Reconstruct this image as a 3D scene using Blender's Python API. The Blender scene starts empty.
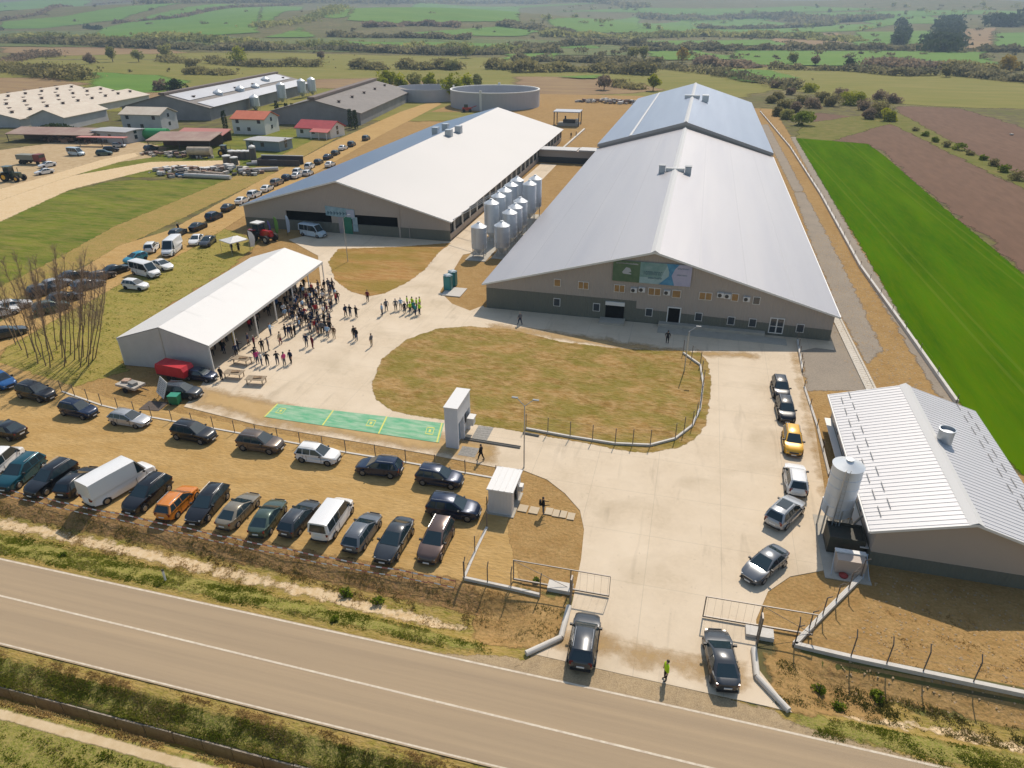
import bpy, bmesh, math, random
import numpy as np
from mathutils import Vector, Matrix
R = math.radians
rnd = random.Random(7)
nrs = np.random.RandomState(11)
# ---------------------------------------------------------------- camera, sky, sun, exposure
FPX, CH, PITCH, YAW = 690.0, 37.0, R(28.2016), R(14.3982)
sc = bpy.context.scene
col = sc.collection
cd = bpy.data.cameras.new('Camera')
cd.sensor_width = 36.0
cd.lens = FPX * 36.0 / 1024.0
cd.clip_start = 0.5
cd.clip_end = 30000
cam = bpy.data.objects.new('Camera', cd)
col.objects.link(cam)
cam.location = (0, 0, CH)
cam.rotation_euler = (math.pi / 2 - PITCH, 0, YAW)
sc.camera = cam
SUN_EL = R(49)
SUN_AZ = R(6)            # from +Y towards +X
w = bpy.data.worlds.new("World")
sc.world = w
w.use_nodes = True
wn = w.node_tree
bg = wn.nodes['Background']
sky = wn.nodes.new('ShaderNodeTexSky')
sky.sky_type = 'NISHITA'
sky.sun_disc = False
sky.sun_elevation = SUN_EL
sky.sun_rotation = SUN_AZ
sky.air_density = 1.3
sky.dust_density = 1.2
wn.links.new(sky.outputs[0], bg.inputs[0])
bg.inputs[1].default_value = 0.10
sl = bpy.data.lights.new('Sun', 'SUN')
sl.energy = 4.7
sl.angle = R(0.53)
sl.color = (1.0, 0.905, 0.78)
so = bpy.data.objects.new('Sun', sl)
col.objects.link(so)
sd_ = Vector((math.sin(SUN_AZ) * math.cos(SUN_EL), math.cos(SUN_AZ) * math.cos(SUN_EL), math.sin(SUN_EL)))
so.rotation_euler = sd_.to_track_quat('Z', 'Y').to_euler()
so.location = (0, 0, 120)
sc.view_settings.view_transform = 'Standard'
sc.view_settings.look = 'None'
sc.view_settings.gamma = 1
sc.view_settings.exposure = 0.18
sc.cycles.max_bounces = 6
sc.cycles.diffuse_bounces = 3
sc.cycles.transparent_max_bounces = 16
sc.cycles.volume_bounces = 0
HAZE = 1.9e-4

# ---------------------------------------------------------------- terrain height and pixel picking
cy_, sy_ = math.cos(YAW), math.sin(YAW)
cp_, sp_ = math.cos(PITCH), math.sin(PITCH)
def ss(x, a, b):
    t = np.clip((x - a) / (b - a), 0, 1)
    return t * t * (3 - 2 * t)
def hz(x, y):
    x = np.asarray(x, float); y = np.asarray(y, float)
    b = -x * sy_ + y * cy_
    a = x * cy_ + y * sy_
    t = np.clip((b - 700) / 4500, 0, 3)
    far = 190 * t ** 1.35 + np.clip(t * 5, 0, 1) * (13 * np.sin(a / 330 + b / 700 + .6) + 9 * np.sin(a / 190 - b / 420) + 7 * np.sin(b / 210 + a / 700))
    far = far * (b > 700)
    # ditch and bank between the road and the car park
    m = 1 - ss(x, -9.5, -6.5) * (1 - ss(x, 9.3, 12.5))
    d = -0.75 * ss(y, 29.9, 32.4) * (1 - ss(y, 33.9, 35.6)) * m
    # drain south of the road
    d = d - 0.45 * ss(-y, -22.2, -20.7) * (y > 19.5) - 1.45 * (y < 20.45) * (y > 19.85)
    d = np.where((y <= 19.85) & (y > 19.5), -1.9 + (19.85 - y) / 0.35 * 1.8, d)
    d = np.where(y <= 19.5, -0.1, d)
    d = d + np.where((y < 29.3) & (y > 22.6), -0.02, 0)
    return far + d
def ray(px, py):
    u = (px - 512) / FPX; v = (384 - py) / FPX
    a, b, c = u, cp_ + v * sp_, -sp_ + v * cp_
    return (a * cy_ - b * sy_, a * sy_ + b * cy_, c)
def G(px, py, z=0.0):
    """where the line of sight through a pixel meets the terrain (raised by z)"""
    r = ray(px, py)
    if r[2] < -0.03:
        t = (z - CH) / r[2]
        if r[1] * t < 650:
            return Vector((r[0] * t, r[1] * t, z))
    t = 100.0
    lo = t
    while t < 9000:
        h = float(hz(r[0] * t, r[1] * t)) + z
        if CH + r[2] * t < h:
            break
        lo = t
        t *= 1.01
    hi = t
    for _ in range(20):
        m = (lo + hi) / 2
        if CH + r[2] * m < float(hz(r[0] * m, r[1] * m)) + z: hi = m
        else: lo = m
    return Vector((r[0] * hi, r[1] * hi, CH + r[2] * hi))
def onY(px, py, Y):
    r = ray(px, py); t = Y / r[1]
    return Vector((r[0] * t, Y, CH + r[2] * t))

# ---------------------------------------------------------------- object helpers
def tag(o, label=None, cat=None, group=None, kind=None):
    if label: o['label'] = label
    if cat: o['category'] = cat
    if group: o['group'] = group
    if kind: o['kind'] = kind
    return o
def empty(name, loc=(0, 0, 0), rz=0, label=None, cat=None, group=None):
    o = bpy.data.objects.new(name, None)
    o.empty_display_size = 0.3
    col.objects.link(o)
    o.location = loc
    o.rotation_euler = (0, 0, rz)
    return tag(o, label, cat, group)
class MB:
    def __init__(s):
        s.v = []; s.f = []; s.m = []
    def face(s, pts, m=0):
        n = len(s.v); s.v += [tuple(p) for p in pts]; s.f.append(tuple(range(n, n + len(pts)))); s.m.append(m)
    def add(s, vs, fs, m=0):
        n = len(s.v); s.v += [tuple(p) for p in vs]
        for f in fs: s.f.append(tuple(i + n for i in f)); s.m.append(m)
    def box(s, c, d, rz=0, m=0, taper=1.0):
        x, y, z = d[0] / 2, d[1] / 2, d[2] / 2
        p = [(-x, -y, -z), (x, -y, -z), (x, y, -z), (-x, y, -z), (-x * taper, -y * taper, z), (x * taper, -y * taper, z), (x * taper, y * taper, z), (-x * taper, y * taper, z)]
        cr, sr = math.cos(rz), math.sin(rz)
        p = [(c[0] + a * cr - b * sr, c[1] + a * sr + b * cr, c[2] + e) for a, b, e in p]
        s.add(p, [(3, 2, 1, 0), (4, 5, 6, 7), (0, 1, 5, 4), (1, 2, 6, 5), (2, 3, 7, 6), (3, 0, 4, 7)], m)
        return s
    def b2(s, x0, x1, y0, y1, z0, z1, m=0):
        return s.box(((x0 + x1) / 2, (y0 + y1) / 2, (z0 + z1) / 2), (x1 - x0, y1 - y0, z1 - z0), 0, m)
    def tube(s, p0, p1, r0, r1=None, n=8, m=0, caps=True):
        r1 = r0 if r1 is None else r1
        p0 = Vector(p0); p1 = Vector(p1); d = (p1 - p0).normalized()
        a = d.orthogonal().normalized(); b = d.cross(a)
        vs = []
        for p, r in ((p0, r0), (p1, r1)):
            for i in range(n):
                t = 2 * math.pi * i / n
                vs.append(p + (a * math.cos(t) + b * math.sin(t)) * r)
        fs = [(i, (i + 1) % n, n + (i + 1) % n, n + i) for i in range(n)]
        if caps: fs += [tuple(range(n - 1, -1, -1)), tuple(range(n, 2 * n))]
        s.add(vs, fs, m); return s
    def lathe(s, prof, c=(0, 0, 0), n=16, m=0):
        vs = []; fs = []
        for r, z in prof:
            for i in range(n):
                t = 2 * math.pi * i / n
                vs.append((c[0] + r * math.cos(t), c[1] + r * math.sin(t), c[2] + z))
        for k in range(len(prof) - 1):
            for i in range(n):
                fs.append((k * n + i, k * n + (i + 1) % n, (k + 1) * n + (i + 1) % n, (k + 1) * n + i))
        s.add(vs, fs, m); return s
    def exY(s, poly, y0, y1, m=0):
        """extrude an (x,z) outline along y"""
        n = len(poly)
        vs = [(x, y0, z) for x, z in poly] + [(x, y1, z) for x, z in poly]
        fs = [tuple(range(n)), tuple(range(2 * n - 1, n - 1, -1))] + [(i, n + i, n + (i + 1) % n, (i + 1) % n) for i in range(n)]
        s.add(vs, fs, m); return s
    def exZ(s, poly, z0, z1, m=0):
        n = len(poly)
        vs = [(p[0], p[1], z0) for p in poly] + [(p[0], p[1], z1) for p in poly]
        fs = [tuple(range(n - 1, -1, -1)), tuple(range(n, 2 * n))] + [(i, (i + 1) % n, n + (i + 1) % n, n + i) for i in range(n)]
        s.add(vs, fs, m); return s
    def mesh(s, name, mats, smooth=False, ang=40):
        me = bpy.data.meshes.new(name)
        me.from_pydata(s.v, [], s.f)
        for k in (mats if isinstance(mats, (list, tuple)) else [mats]):
            me.materials.append(k)
        if len(me.materials) > 1: me.polygons.foreach_set('material_index', s.m)
        bm = bmesh.new(); bm.from_mesh(me)
        bmesh.ops.recalc_face_normals(bm, faces=bm.faces)
        bm.to_mesh(me); bm.free()
        if smooth:
            me.polygons.foreach_set('use_smooth', [True] * len(me.polygons))
            me.set_sharp_from_angle(angle=R(ang))
        me.update()
        return me
    def build(s, name, mats, parent=None, smooth=False, ang=40, loc=None, **kw):
        o = bpy.data.objects.new(name, s.mesh(name, mats, smooth, ang))
        col.objects.link(o)
        if parent is not None: o.parent = parent
        if loc is not None: o.location = loc
        return tag(o, **kw)
def copy_tree(o, parent=None):
    c = o.copy(); col.objects.link(c)
    if parent is not None: c.parent = parent
    for ch in list(KIDS.get(o.name, [])) or list(o.children):
        copy_tree(ch, c)
    return c
KIDS = {}

# ---------------------------------------------------------------- materials
MATS = {}
def lin(c):
    return tuple(((x / 12.92) if x <= 0.04045 else ((x + 0.055) / 1.055) ** 2.4) for x in c)
SAT = 1.0
def satn(c, k):
    g = .3 * c[0] + .59 * c[1] + .11 * c[2]
    return tuple(max(0.002, g + (v - g) * k) for v in c)
def mat(name, cols, rough=0.85, scales=(0.15, 1.2, 9.0), wts=None, metal=0.0, spec=0.5, bump=0.0, bscale=20.0, stretch=(1, 1, 1), coord='Object', detail=4.0, alpha_sd=None, coat=0.0, extra=None, contrast=(0.32, 0.68), trans=0.0):
    """cols: 1 to 4 base colours (linear) mixed by noises of growing fineness"""
    if name in MATS: return MATS[name]
    cols = [satn(c, SAT) for c in cols]
    m = bpy.data.materials.new(name); MATS[name] = m
    m.use_nodes = True
    nt = m.node_tree; N = nt.nodes; L = nt.links
    b = N['Principled BSDF']; out = N['Material Output']
    b.inputs['Roughness'].default_value = rough
    b.inputs['Metallic'].default_value = metal
    b.inputs['Specular IOR Level'].default_value = spec
    if coat: b.inputs['Coat Weight'].default_value = coat; b.inputs['Coat Roughness'].default_value = 0.05
    tc = N.new('ShaderNodeTexCoord')
    mp = N.new('ShaderNodeMapping'); mp.inputs['Scale'].default_value = stretch
    L.new(tc.outputs[coord], mp.inputs[0])
    cur = None
    if len(cols) == 1:
        b.inputs['Base Color'].default_value = (*cols[0], 1)
    else:
        for i, c in enumerate(cols[1:]):
            nz = N.new('ShaderNodeTexNoise'); nz.inputs['Scale'].default_value = scales[i]; nz.inputs['Detail'].default_value = detail
            nz.inputs['Roughness'].default_value = 0.62
            L.new(mp.outputs[0], nz.inputs['Vector'])
            mr = N.new('ShaderNodeMapRange'); mr.inputs[1].default_value = contrast[0]; mr.inputs[2].default_value = contrast[1]
            mr.inputs[4].default_value = (wts[i] if wts else 1.0)
            L.new(nz.outputs[0], mr.inputs[0])
            mx = N.new('ShaderNodeMix'); mx.data_type = 'RGBA'
            L.new(mr.outputs[0], mx.inputs[0])
            if cur is None: mx.inputs[6].default_value = (*cols[0], 1)
            else: L.new(cur, mx.inputs[6])
            mx.inputs[7].default_value = (*c, 1)
            cur = mx.outputs[2]
        L.new(cur, b.inputs['Base Color'])
    m['_c'] = 1
    if extra: cur = extra(nt, cur, mp, b)
    if bump:
        nz = N.new('ShaderNodeTexNoise'); nz.inputs['Scale'].default_value = bscale; nz.inputs['Detail'].default_value = 5
        L.new(mp.outputs[0], nz.inputs['Vector'])
        bp = N.new('ShaderNodeBump'); bp.inputs['Strength'].default_value = 1.0; bp.inputs['Distance'].default_value = bump
        L.new(nz.outputs[0], bp.inputs['Height']); L.new(bp.outputs[0], b.inputs['Normal'])
    sh = b.outputs[0]
    if trans:
        tr = N.new('ShaderNodeBsdfTranslucent')
        if cur is not None: L.new(cur, tr.inputs[0])
        else: tr.inputs[0].default_value = (*cols[0], 1)
        mx = N.new('ShaderNodeMixShader'); mx.inputs[0].default_value = trans
        L.new(sh, mx.inputs[1]); L.new(tr.outputs[0], mx.inputs[2]); sh = mx.outputs[0]; L.new(sh, out.inputs[0])
    if alpha_sd:
        amp, sc_, soft = alpha_sd
        at = N.new('ShaderNodeAttribute'); at.attribute_name = 'sd'
        nz = N.new('ShaderNodeTexNoise'); nz.inputs['Scale'].default_value = sc_; nz.inputs['Detail'].default_value = 5; nz.inputs['Roughness'].default_value = 0.65
        L.new(tc.outputs['Object'], nz.inputs['Vector'])
        ma = N.new('ShaderNodeMath'); ma.operation = 'MULTIPLY_ADD'; ma.inputs[1].default_value = amp * 4; ma.inputs[2].default_value = -amp * 2
        L.new(nz.outputs[0], ma.inputs[0])
        ad = N.new('ShaderNodeMath'); ad.operation = 'ADD'; L.new(at.outputs['Fac'], ad.inputs[0]); L.new(ma.outputs[0], ad.inputs[1])
        mr = N.new('ShaderNodeMapRange'); mr.inputs[1].default_value = 0; mr.inputs[2].default_value = soft
        L.new(ad.outputs[0], mr.inputs[0])
        tr = N.new('ShaderNodeBsdfTransparent'); mx = N.new('ShaderNodeMixShader')
        L.new(mr.outputs[0], mx.inputs[0]); L.new(tr.outputs[0], mx.inputs[1]); L.new(sh, mx.inputs[2]); L.new(mx.outputs[0], out.inputs[0])
    return m
def slabs(sx, sy, wd=0.02, dark=(0.22, 0.19, 0.15)):
    """expansion joints of a poured concrete yard"""
    def f(nt, cur, mp, b):
        N = nt.nodes; L = nt.links
        sx_ = N.new('ShaderNodeSeparateXYZ'); L.new(mp.outputs[0], sx_.inputs[0])
        res = None
        for ax, s in ((0, sx), (1, sy)):
            md = N.new('ShaderNodeMath'); md.operation = 'PINGPONG'; md.inputs[1].default_value = s / 2
            L.new(sx_.outputs[ax], md.inputs[0])
            lt = N.new('ShaderNodeMath'); lt.operation = 'LESS_THAN'; lt.inputs[1].default_value = wd
            L.new(md.outputs[0], lt.inputs[0])
            if res is None: res = lt.outputs[0]
            else:
                mxm = N.new('ShaderNodeMath'); mxm.operation = 'MAXIMUM'; L.new(res, mxm.inputs[0]); L.new(lt.outputs[0], mxm.inputs[1]); res = mxm.outputs[0]
        sc2 = N.new('ShaderNodeMath'); sc2.operation = 'MULTIPLY'; sc2.inputs[1].default_value = 0.28; L.new(res, sc2.inputs[0])
        mx = N.new('ShaderNodeMix'); mx.data_type = 'RGBA'
        L.new(sc2.outputs[0], mx.inputs[0]); L.new(cur, mx.inputs[6]); mx.inputs[7].default_value = (*dark, 1)
        L.new(mx.outputs[2], b.inputs['Base Color'])
        return mx.outputs[2]
    return f
def yard_marks(nt, cur, mp, b):
    """joints, damp stains and long curved scuffs on the poured concrete"""
    N = nt.nodes; L = nt.links
    cur = slabs(5.0, 5.0, .022)(nt, cur, mp, b)
    tc = N.new('ShaderNodeTexCoord')
    for sc_, st, lo, hi, k, dk in ((.13, (1, 1, 1), .56, .70, .38, (.36, .28, .18)), (.9, (1, .12, 1), .60, .72, .30, (.30, .24, .17)), (.55, (.16, 1, 1), .60, .74, .25, (.70, .60, .46)), (3.5, (1, 1, 1), .66, .74, .35, (.25, .20, .14))):
        m2 = N.new('ShaderNodeMapping'); m2.inputs['Scale'].default_value = st; m2.inputs['Rotation'].default_value = (0, 0, sc_); L.new(tc.outputs['Object'], m2.inputs[0])
        nz = N.new('ShaderNodeTexNoise'); nz.inputs['Scale'].default_value = sc_; nz.inputs['Detail'].default_value = 6; nz.inputs['Distortion'].default_value = .8
        L.new(m2.outputs[0], nz.inputs['Vector'])
        mr = N.new('ShaderNodeMapRange'); mr.inputs[1].default_value = lo; mr.inputs[2].default_value = hi; mr.inputs[4].default_value = k; L.new(nz.outputs[0], mr.inputs[0])
        mx = N.new('ShaderNodeMix'); mx.data_type = 'RGBA'; L.new(mr.outputs[0], mx.inputs[0]); L.new(cur, mx.inputs[6]); mx.inputs[7].default_value = (*dk, 1); cur = mx.outputs[2]
    L.new(cur, b.inputs['Base Color']); return cur
def ribs(axis, period, depth, base='SIN'):
    """fine profiled-sheet relief"""
    def f(nt, cur, mp, b):
        N = nt.nodes; L = nt.links
        wv = N.new('ShaderNodeTexWave'); wv.wave_type = 'BANDS'; wv.bands_direction = axis
        wv.inputs['Scale'].default_value = 2 * math.pi / period / 20.0 * 1.0
        L.new(mp.outputs[0], wv.inputs['Vector'])
        bp = N.new('ShaderNodeBump'); bp.inputs['Distance'].default_value = depth; bp.inputs['Strength'].default_value = 1
        L.new(wv.outputs[0], bp.inputs['Height']); L.new(bp.outputs[0], b.inputs['Normal'])
        return cur
    return f

# ---------------------------------------------------------------- ground patches with ragged edges
def poly_sd(P, X, Y):
    P = np.asarray(P, float); n = len(P)
    d2 = np.full(X.shape, 1e18); ins = np.zeros(X.shape, bool)
    for i in range(n):
        ax, ay = P[i]; bx, by = P[(i + 1) % n]
        ex, ey = bx - ax, by - ay
        wx, wy = X - ax, Y - ay
        t = np.clip((wx * ex + wy * ey) / (ex * ex + ey * ey + 1e-12), 0, 1)
        d2 = np.minimum(d2, (wx - ex * t) ** 2 + (wy - ey * t) ** 2)
        c = ((ay <= Y) & (by > Y)) | ((by <= Y) & (ay > Y))
        xi = ax + (Y - ay) / (by - ay + (1e-12 if by == ay else 0)) * ex
        ins ^= c & (X < xi)
    d = np.sqrt(d2)
    return np.where(ins, d, -d)
def W(pts):
    """pixel outline on the ground -> world outline"""
    return [tuple(G(*p)[:2]) for p in pts]
def patch(name, poly, m, z, cell, margin=None, kind='structure', **kw):
    P = np.asarray(poly, float)
    margin = cell * 1.5 if margin is None else margin
    x0, y0 = P.min(0) - margin - cell; x1, y1 = P.max(0) + margin + cell
    nx = int((x1 - x0) / cell) + 2; ny = int((y1 - y0) / cell) + 2
    xs = x0 + np.arange(nx) * cell; ys = y0 + np.arange(ny) * cell
    X, Y = np.meshgrid(xs, ys)
    S = poly_sd(P, X, Y)
    Z = hz(X, Y) + z
    keep = (S > -margin)
    q = keep[:-1, :-1] & keep[1:, :-1] & keep[:-1, 1:] & keep[1:, 1:]
    idx = np.arange(nx * ny).reshape(ny, nx)
    j, i = np.nonzero(q)
    F = np.stack([idx[j, i], idx[j, i + 1], idx[j + 1, i + 1], idx[j + 1, i]], 1)
    used = np.unique(F); remap = -np.ones(nx * ny, int); remap[used] = np.arange(len(used))
    F = remap[F]
    V = np.stack([X.ravel(), Y.ravel(), Z.ravel()], 1)[used]
    return npmesh(name, V, F, m, sd=S.ravel()[used], kind=kind, **kw)
def npmesh(name, V, F, m, sd=None, parent=None, vcol=None, **kw):
    me = bpy.data.meshes.new(name)
    n = F.shape[1]
    me.vertices.add(len(V)); me.vertices.foreach_set('co', V.astype(np.float32).ravel())
    me.loops.add(F.size); me.loops.foreach_set('vertex_index', F.astype(np.int32).ravel())
    me.polygons.add(len(F)); me.polygons.foreach_set('loop_start', (np.arange(len(F)) * n).astype(np.int32))
    me.polygons.foreach_set('loop_total', np.full(len(F), n, np.int32))
    if sd is not None:
        a = me.attributes.new('sd', 'FLOAT', 'POINT'); a.data.foreach_set('value', sd.astype(np.float32))
    if vcol is not None:
        a = me.attributes.new('tone', 'FLOAT', 'POINT'); a.data.foreach_set('value', vcol.astype(np.float32))
    me.materials.append(m)
    me.update(calc_edges=True); me.validate()
    o = bpy.data.objects.new(name, me); col.objects.link(o)
    if parent is not None: o.parent = parent
    return tag(o, **kw)
def stroke(pts, wid, z, m, name, cell=0.6, closed=False, **kw):
    """ribbon along a world polyline, draped on the terrain"""
    P = [Vector((p[0], p[1])) for p in pts]
    Q = []
    for i in range(len(P) - 1):
        k = max(1, int((P[i + 1] - P[i]).length / cell))
        for j in range(k): Q.append(P[i].lerp(P[i + 1], j / k))
    Q.append(P[-1])
    V = []; Fs = []
    for i, q in enumerate(Q):
        t = (Q[min(i + 1, len(Q) - 1)] - Q[max(i - 1, 0)]).normalized(); nn = Vector((-t.y, t.x))
        for s in (-.5, .5):
            p = q + nn * wid * s
            V.append((p.x, p.y, float(hz(p.x, p.y)) + z))
        if i: Fs.append((2 * i - 2, 2 * i - 1, 2 * i + 1, 2 * i))
    return npmesh(name, np.array(V), np.array(Fs), m, kind='structure', **kw)

# ---------------------------------------------------------------- leaves and grass (many small faces)
def leaf_mat(name, c0, c1, c2=None, trans=0.25):
    if name in MATS: return MATS[name]
    m = bpy.data.materials.new(name); MATS[name] = m; m.use_nodes = True
    nt = m.node_tree; N = nt.nodes; L = nt.links; b = N['Principled BSDF']
    c0 = satn(c0, 1.2); c1 = satn(c1, 1.2)
    b.inputs['Roughness'].default_value = 0.8; b.inputs['Specular IOR Level'].default_value = 0.15
    at = N.new('ShaderNodeAttribute'); at.attribute_name = 'tone'
    cr = N.new('ShaderNodeValToRGB'); cr.color_ramp.elements[0].color = (*c0, 1); cr.color_ramp.elements[1].color = (*c1, 1)
    if c2: e = cr.color_ramp.elements.new(0.85); e.color = (*c1, 1); cr.color_ramp.elements[2].color = (*c2, 1)
    L.new(at.outputs['Fac'], cr.inputs[0]); L.new(cr.outputs[0], b.inputs['Base Color'])
    tr = N.new('ShaderNodeBsdfTranslucent'); L.new(cr.outputs[0], tr.inputs[0])
    mx = N.new('ShaderNodeMixShader'); mx.inputs[0].default_value = trans
    L.new(b.outputs[0], mx.inputs[1]); L.new(tr.outputs[0], mx.inputs[2]); L.new(mx.outputs[0], N['Material Output'].inputs[0])
    return m
def leaves(C, size, tone=None, up=0.3, rs=nrs):
    """one small triangle per centre"""
    n = len(C)
    d1 = rs.normal(size=(n, 3)); d1 /= np.linalg.norm(d1, axis=1)[:, None]
    d2 = rs.normal(size=(n, 3)); d2 -= (d1 * d2).sum(1)[:, None] * d1; d2 /= np.linalg.norm(d2, axis=1)[:, None]
    s = (size * rs.uniform(.6, 1.4, n))[:, None] if np.isscalar(size) else (size * rs.uniform(.6, 1.4, n))[:, None]
    V = np.stack([C + d1 * s, C - d1 * s * .6 + d2 * s * .8, C - d1 * s * .6 - d2 * s * .8], 1).reshape(-1, 3)
    F = np.arange(3 * n).reshape(n, 3)
    t = np.repeat(rs.uniform(0, 1, n) if tone is None else tone, 3)
    return V, F, t
def clump(cx, cy, cz, rx, ry, rz_, n, k=7, rs=nrs):
    """leaf centres in an uneven crown made of k sub-clumps"""
    cc = rs.normal(size=(k, 3)); cc /= np.linalg.norm(cc, axis=1)[:, None]; cc *= rs.uniform(.25, .75, k)[:, None]
    rr = rs.uniform(.28, .5, k); tn = rs.uniform(.1, .9, k)
    w_ = rs.randint(0, k, n)
    d = rs.normal(size=(n, 3)); d /= np.linalg.norm(d, axis=1)[:, None]; d *= rs.uniform(.45, 1.05, n)[:, None] ** .5
    p = cc[w_] + d * rr[w_][:, None]
    tone = np.clip(tn[w_] + rs.uniform(-.25, .25, n), 0, 1)
    return np.stack([cx + p[:, 0] * rx, cy + p[:, 1] * ry, cz + p[:, 2] * rz_], 1), tone
# ================================================================ THE SETTING
SAT = 1.2
m_ground = mat('ground_scrub', [(.17, .15, .065), (.22, .18, .09), (.12, .125, .04), (.10, .085, .05)], 0.95, (.006, .03, .25), spec=.1, contrast=(.38, .62))
def far_ground():
    xs = np.concatenate([-np.geomspace(125, 9000, 55)[::-1], np.arange(-120, 70, 1.0), np.geomspace(71, 7000, 45)])
    ys = np.concatenate([[-400, -150, -60, -20, 0, 10, 14, 17, 18.5], np.arange(19.0, 37.0, .15), np.arange(37.2, 60, 1.2), np.geomspace(62, 640, 60), np.geomspace(655, 9500, 130)])
    X, Y = np.meshgrid(xs, ys); Z = hz(X, Y)
    Z = np.where(Y < 19, -0.1, Z)
    nx, ny = len(xs), len(ys)
    idx = np.arange(nx * ny).reshape(ny, nx)
    F = np.stack([idx[:-1, :-1], idx[:-1, 1:], idx[1:, 1:], idx[1:, :-1]], -1).reshape(-1, 4)
    o = npmesh('ground', np.stack([X.ravel(), Y.ravel(), Z.ravel()], 1), F, m_ground, kind='structure')
    o.data.polygons.foreach_set('use_smooth', [True] * len(F))
far_ground()

# colours of the near ground
def tram(nt, cur, mp, b):
    """tractor tramlines through the wheat, every twelve metres"""
    N = nt.nodes; L = nt.links
    tc = N.new('ShaderNodeTexCoord'); sp_n = N.new('ShaderNodeSeparateXYZ'); L.new(tc.outputs['Object'], sp_n.inputs[0])
    cx = N.new('ShaderNodeMath'); cx.operation = 'MULTIPLY_ADD'; cx.inputs[1].default_value = .035; L.new(sp_n.outputs[1], cx.inputs[0]); L.new(sp_n.outputs[0], cx.inputs[2])
    md = N.new('ShaderNodeMath'); md.operation = 'PINGPONG'; md.inputs[1].default_value = 7.0; L.new(cx.outputs[0], md.inputs[0])
    a1 = N.new('ShaderNodeMath'); a1.operation = 'SUBTRACT'; a1.inputs[1].default_value = .95; L.new(md.outputs[0], a1.inputs[0])
    a2 = N.new('ShaderNodeMath'); a2.operation = 'ABSOLUTE'; L.new(a1.outputs[0], a2.inputs[0])
    lt = N.new('ShaderNodeMath'); lt.operation = 'LESS_THAN'; lt.inputs[1].default_value = .22; L.new(a2.outputs[0], lt.inputs[0])
    f = N.new('ShaderNodeMath'); f.operation = 'MULTIPLY'; f.inputs[1].default_value = .16; L.new(lt.outputs[0], f.inputs[0])
    mx = N.new('ShaderNodeMix'); mx.data_type = 'RGBA'; L.new(f.outputs[0], mx.inputs[0]); L.new(cur, mx.inputs[6]); mx.inputs[7].default_value = (.20, .22, .04, 1)
    L.new(mx.outputs[2], b.inputs['Base Color'])
    return mx.outputs[2]
DIRT = [(0.367, 0.230, 0.112), (0.266, 0.159, 0.077), (0.438, 0.296, 0.159), (0.204, 0.149, 0.067)]
def pm(name, cols, sc_=(.12, .8, 5), alpha=(.7, .9, .15), wts=None, **k):
    return mat(name, cols, .95, sc_, wts, spec=.1, alpha_sd=alpha, **k)
m_dirt = pm('dirt', DIRT, (.10, .7, 4.5), (.6, .6, .3), wts=(.9, .8, .7), bump=.12, bscale=3.0)
m_dirt2 = pm('dirt_lot', [(0.448, 0.298, 0.141), (0.355, 0.225, 0.100), (0.523, 0.370, 0.198), (0.314, 0.219, 0.109)], (.12, .6, 3), (.3, .8, .2), wts=(.9, .8, .7), stretch=(.5, 1.3, 1), bump=.07, bscale=4.0)
m_drygrass = pm('dry_grass', [(0.255, 0.178, 0.064), (0.340, 0.230, 0.102), (0.145, 0.153, 0.034), (0.374, 0.272, 0.136)], (.09, .5, 3.5), (.5, .7, .25), wts=(1, .9, .8), stretch=(.7, 1.6, 1), bump=.12, bscale=4)
m_lawn = pm('dry_lawn', [(0.234, 0.198, 0.050), (0.306, 0.243, 0.090), (0.126, 0.153, 0.027), (0.360, 0.279, 0.135)], (.13, .6, 4), (.9, .35, .4), wts=(1, .9, .8), stretch=(.6, 1.3, 1), bump=.1, bscale=4)
m_green = pm('green_grass', [(.10, .155, .022), (.20, .20, .05), (.045, .085, .010), (.27, .21, .09)], (.025, .12, .5), (2.2, .12, .8), wts=(1, 1, .6), stretch=(.45, 1.6, 1), bump=.15, bscale=2)
m_verge = pm('verge_grass', [(0.151, 0.171, 0.036), (0.252, 0.222, 0.081), (0.101, 0.131, 0.026), (0.333, 0.262, 0.131)], (.3, 1.1, 7), (.45, .9, .3), wts=(1, .9, .8), bump=.1, bscale=6)
m_crop = mat('young_wheat', [(.052, .128, .001), (.098, .16, .002), (.033, .085, .001), (.11, .145, .008)], .95, (.02, .1, .8), (.9, .9, .5), spec=.0, alpha_sd=(.4, .5, .3), stretch=(2.2, .25, 1), extra=tram)
m_plow = pm('ploughed_soil', [(.155, .098, .070), (.19, .122, .088), (.12, .078, .056)], (.02, .25), (2.5, .08, 1), wts=(.8, .8), stretch=(2.5, .5, 1))
m_strip = pm('strip_grass', [(.16, .15, .05), (.21, .17, .075), (.10, .115, .03)], (.05, .3), (1.5, .15, .8), wts=(1, .9), bump=.2, bscale=1.5)
m_pale = pm('pale_dry_mud', [(.56, .43, .28), (.48, .34, .19), (.62, .50, .35)], (.5, 3), (.5, 1.1, .3))
m_gravel = mat('grey_gravel', [(.27, .23, .185), (.19, .165, .14), (.36, .31, .25)], .95, (.25, 6), (.9, .8), spec=.1, alpha_sd=(.5, .6, .3), bump=.03, bscale=25)
m_shoulder = mat('shoulder_gravel', [(.36, .27, .17), (.20, .15, .10), (.47, .37, .25)], .95, (1.2, 14), (.9, .9), spec=.1, alpha_sd=(.22, 1.2, .15), bump=.04, bscale=22)
m_farolive = pm('far_olive', [(.20, .18, .062), (.24, .205, .085), (.15, .155, .045)], (.008, .06), (6, .03, 4), wts=(1, .8), stretch=(.5, 1.5, 1))
m_fargreen = pm('far_green', [(.115, .20, .05), (.16, .23, .065), (.09, .155, .04)], (.006, .05), (9, .02, 5), wts=(1, .7), stretch=(.4, 1.6, 1))
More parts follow.
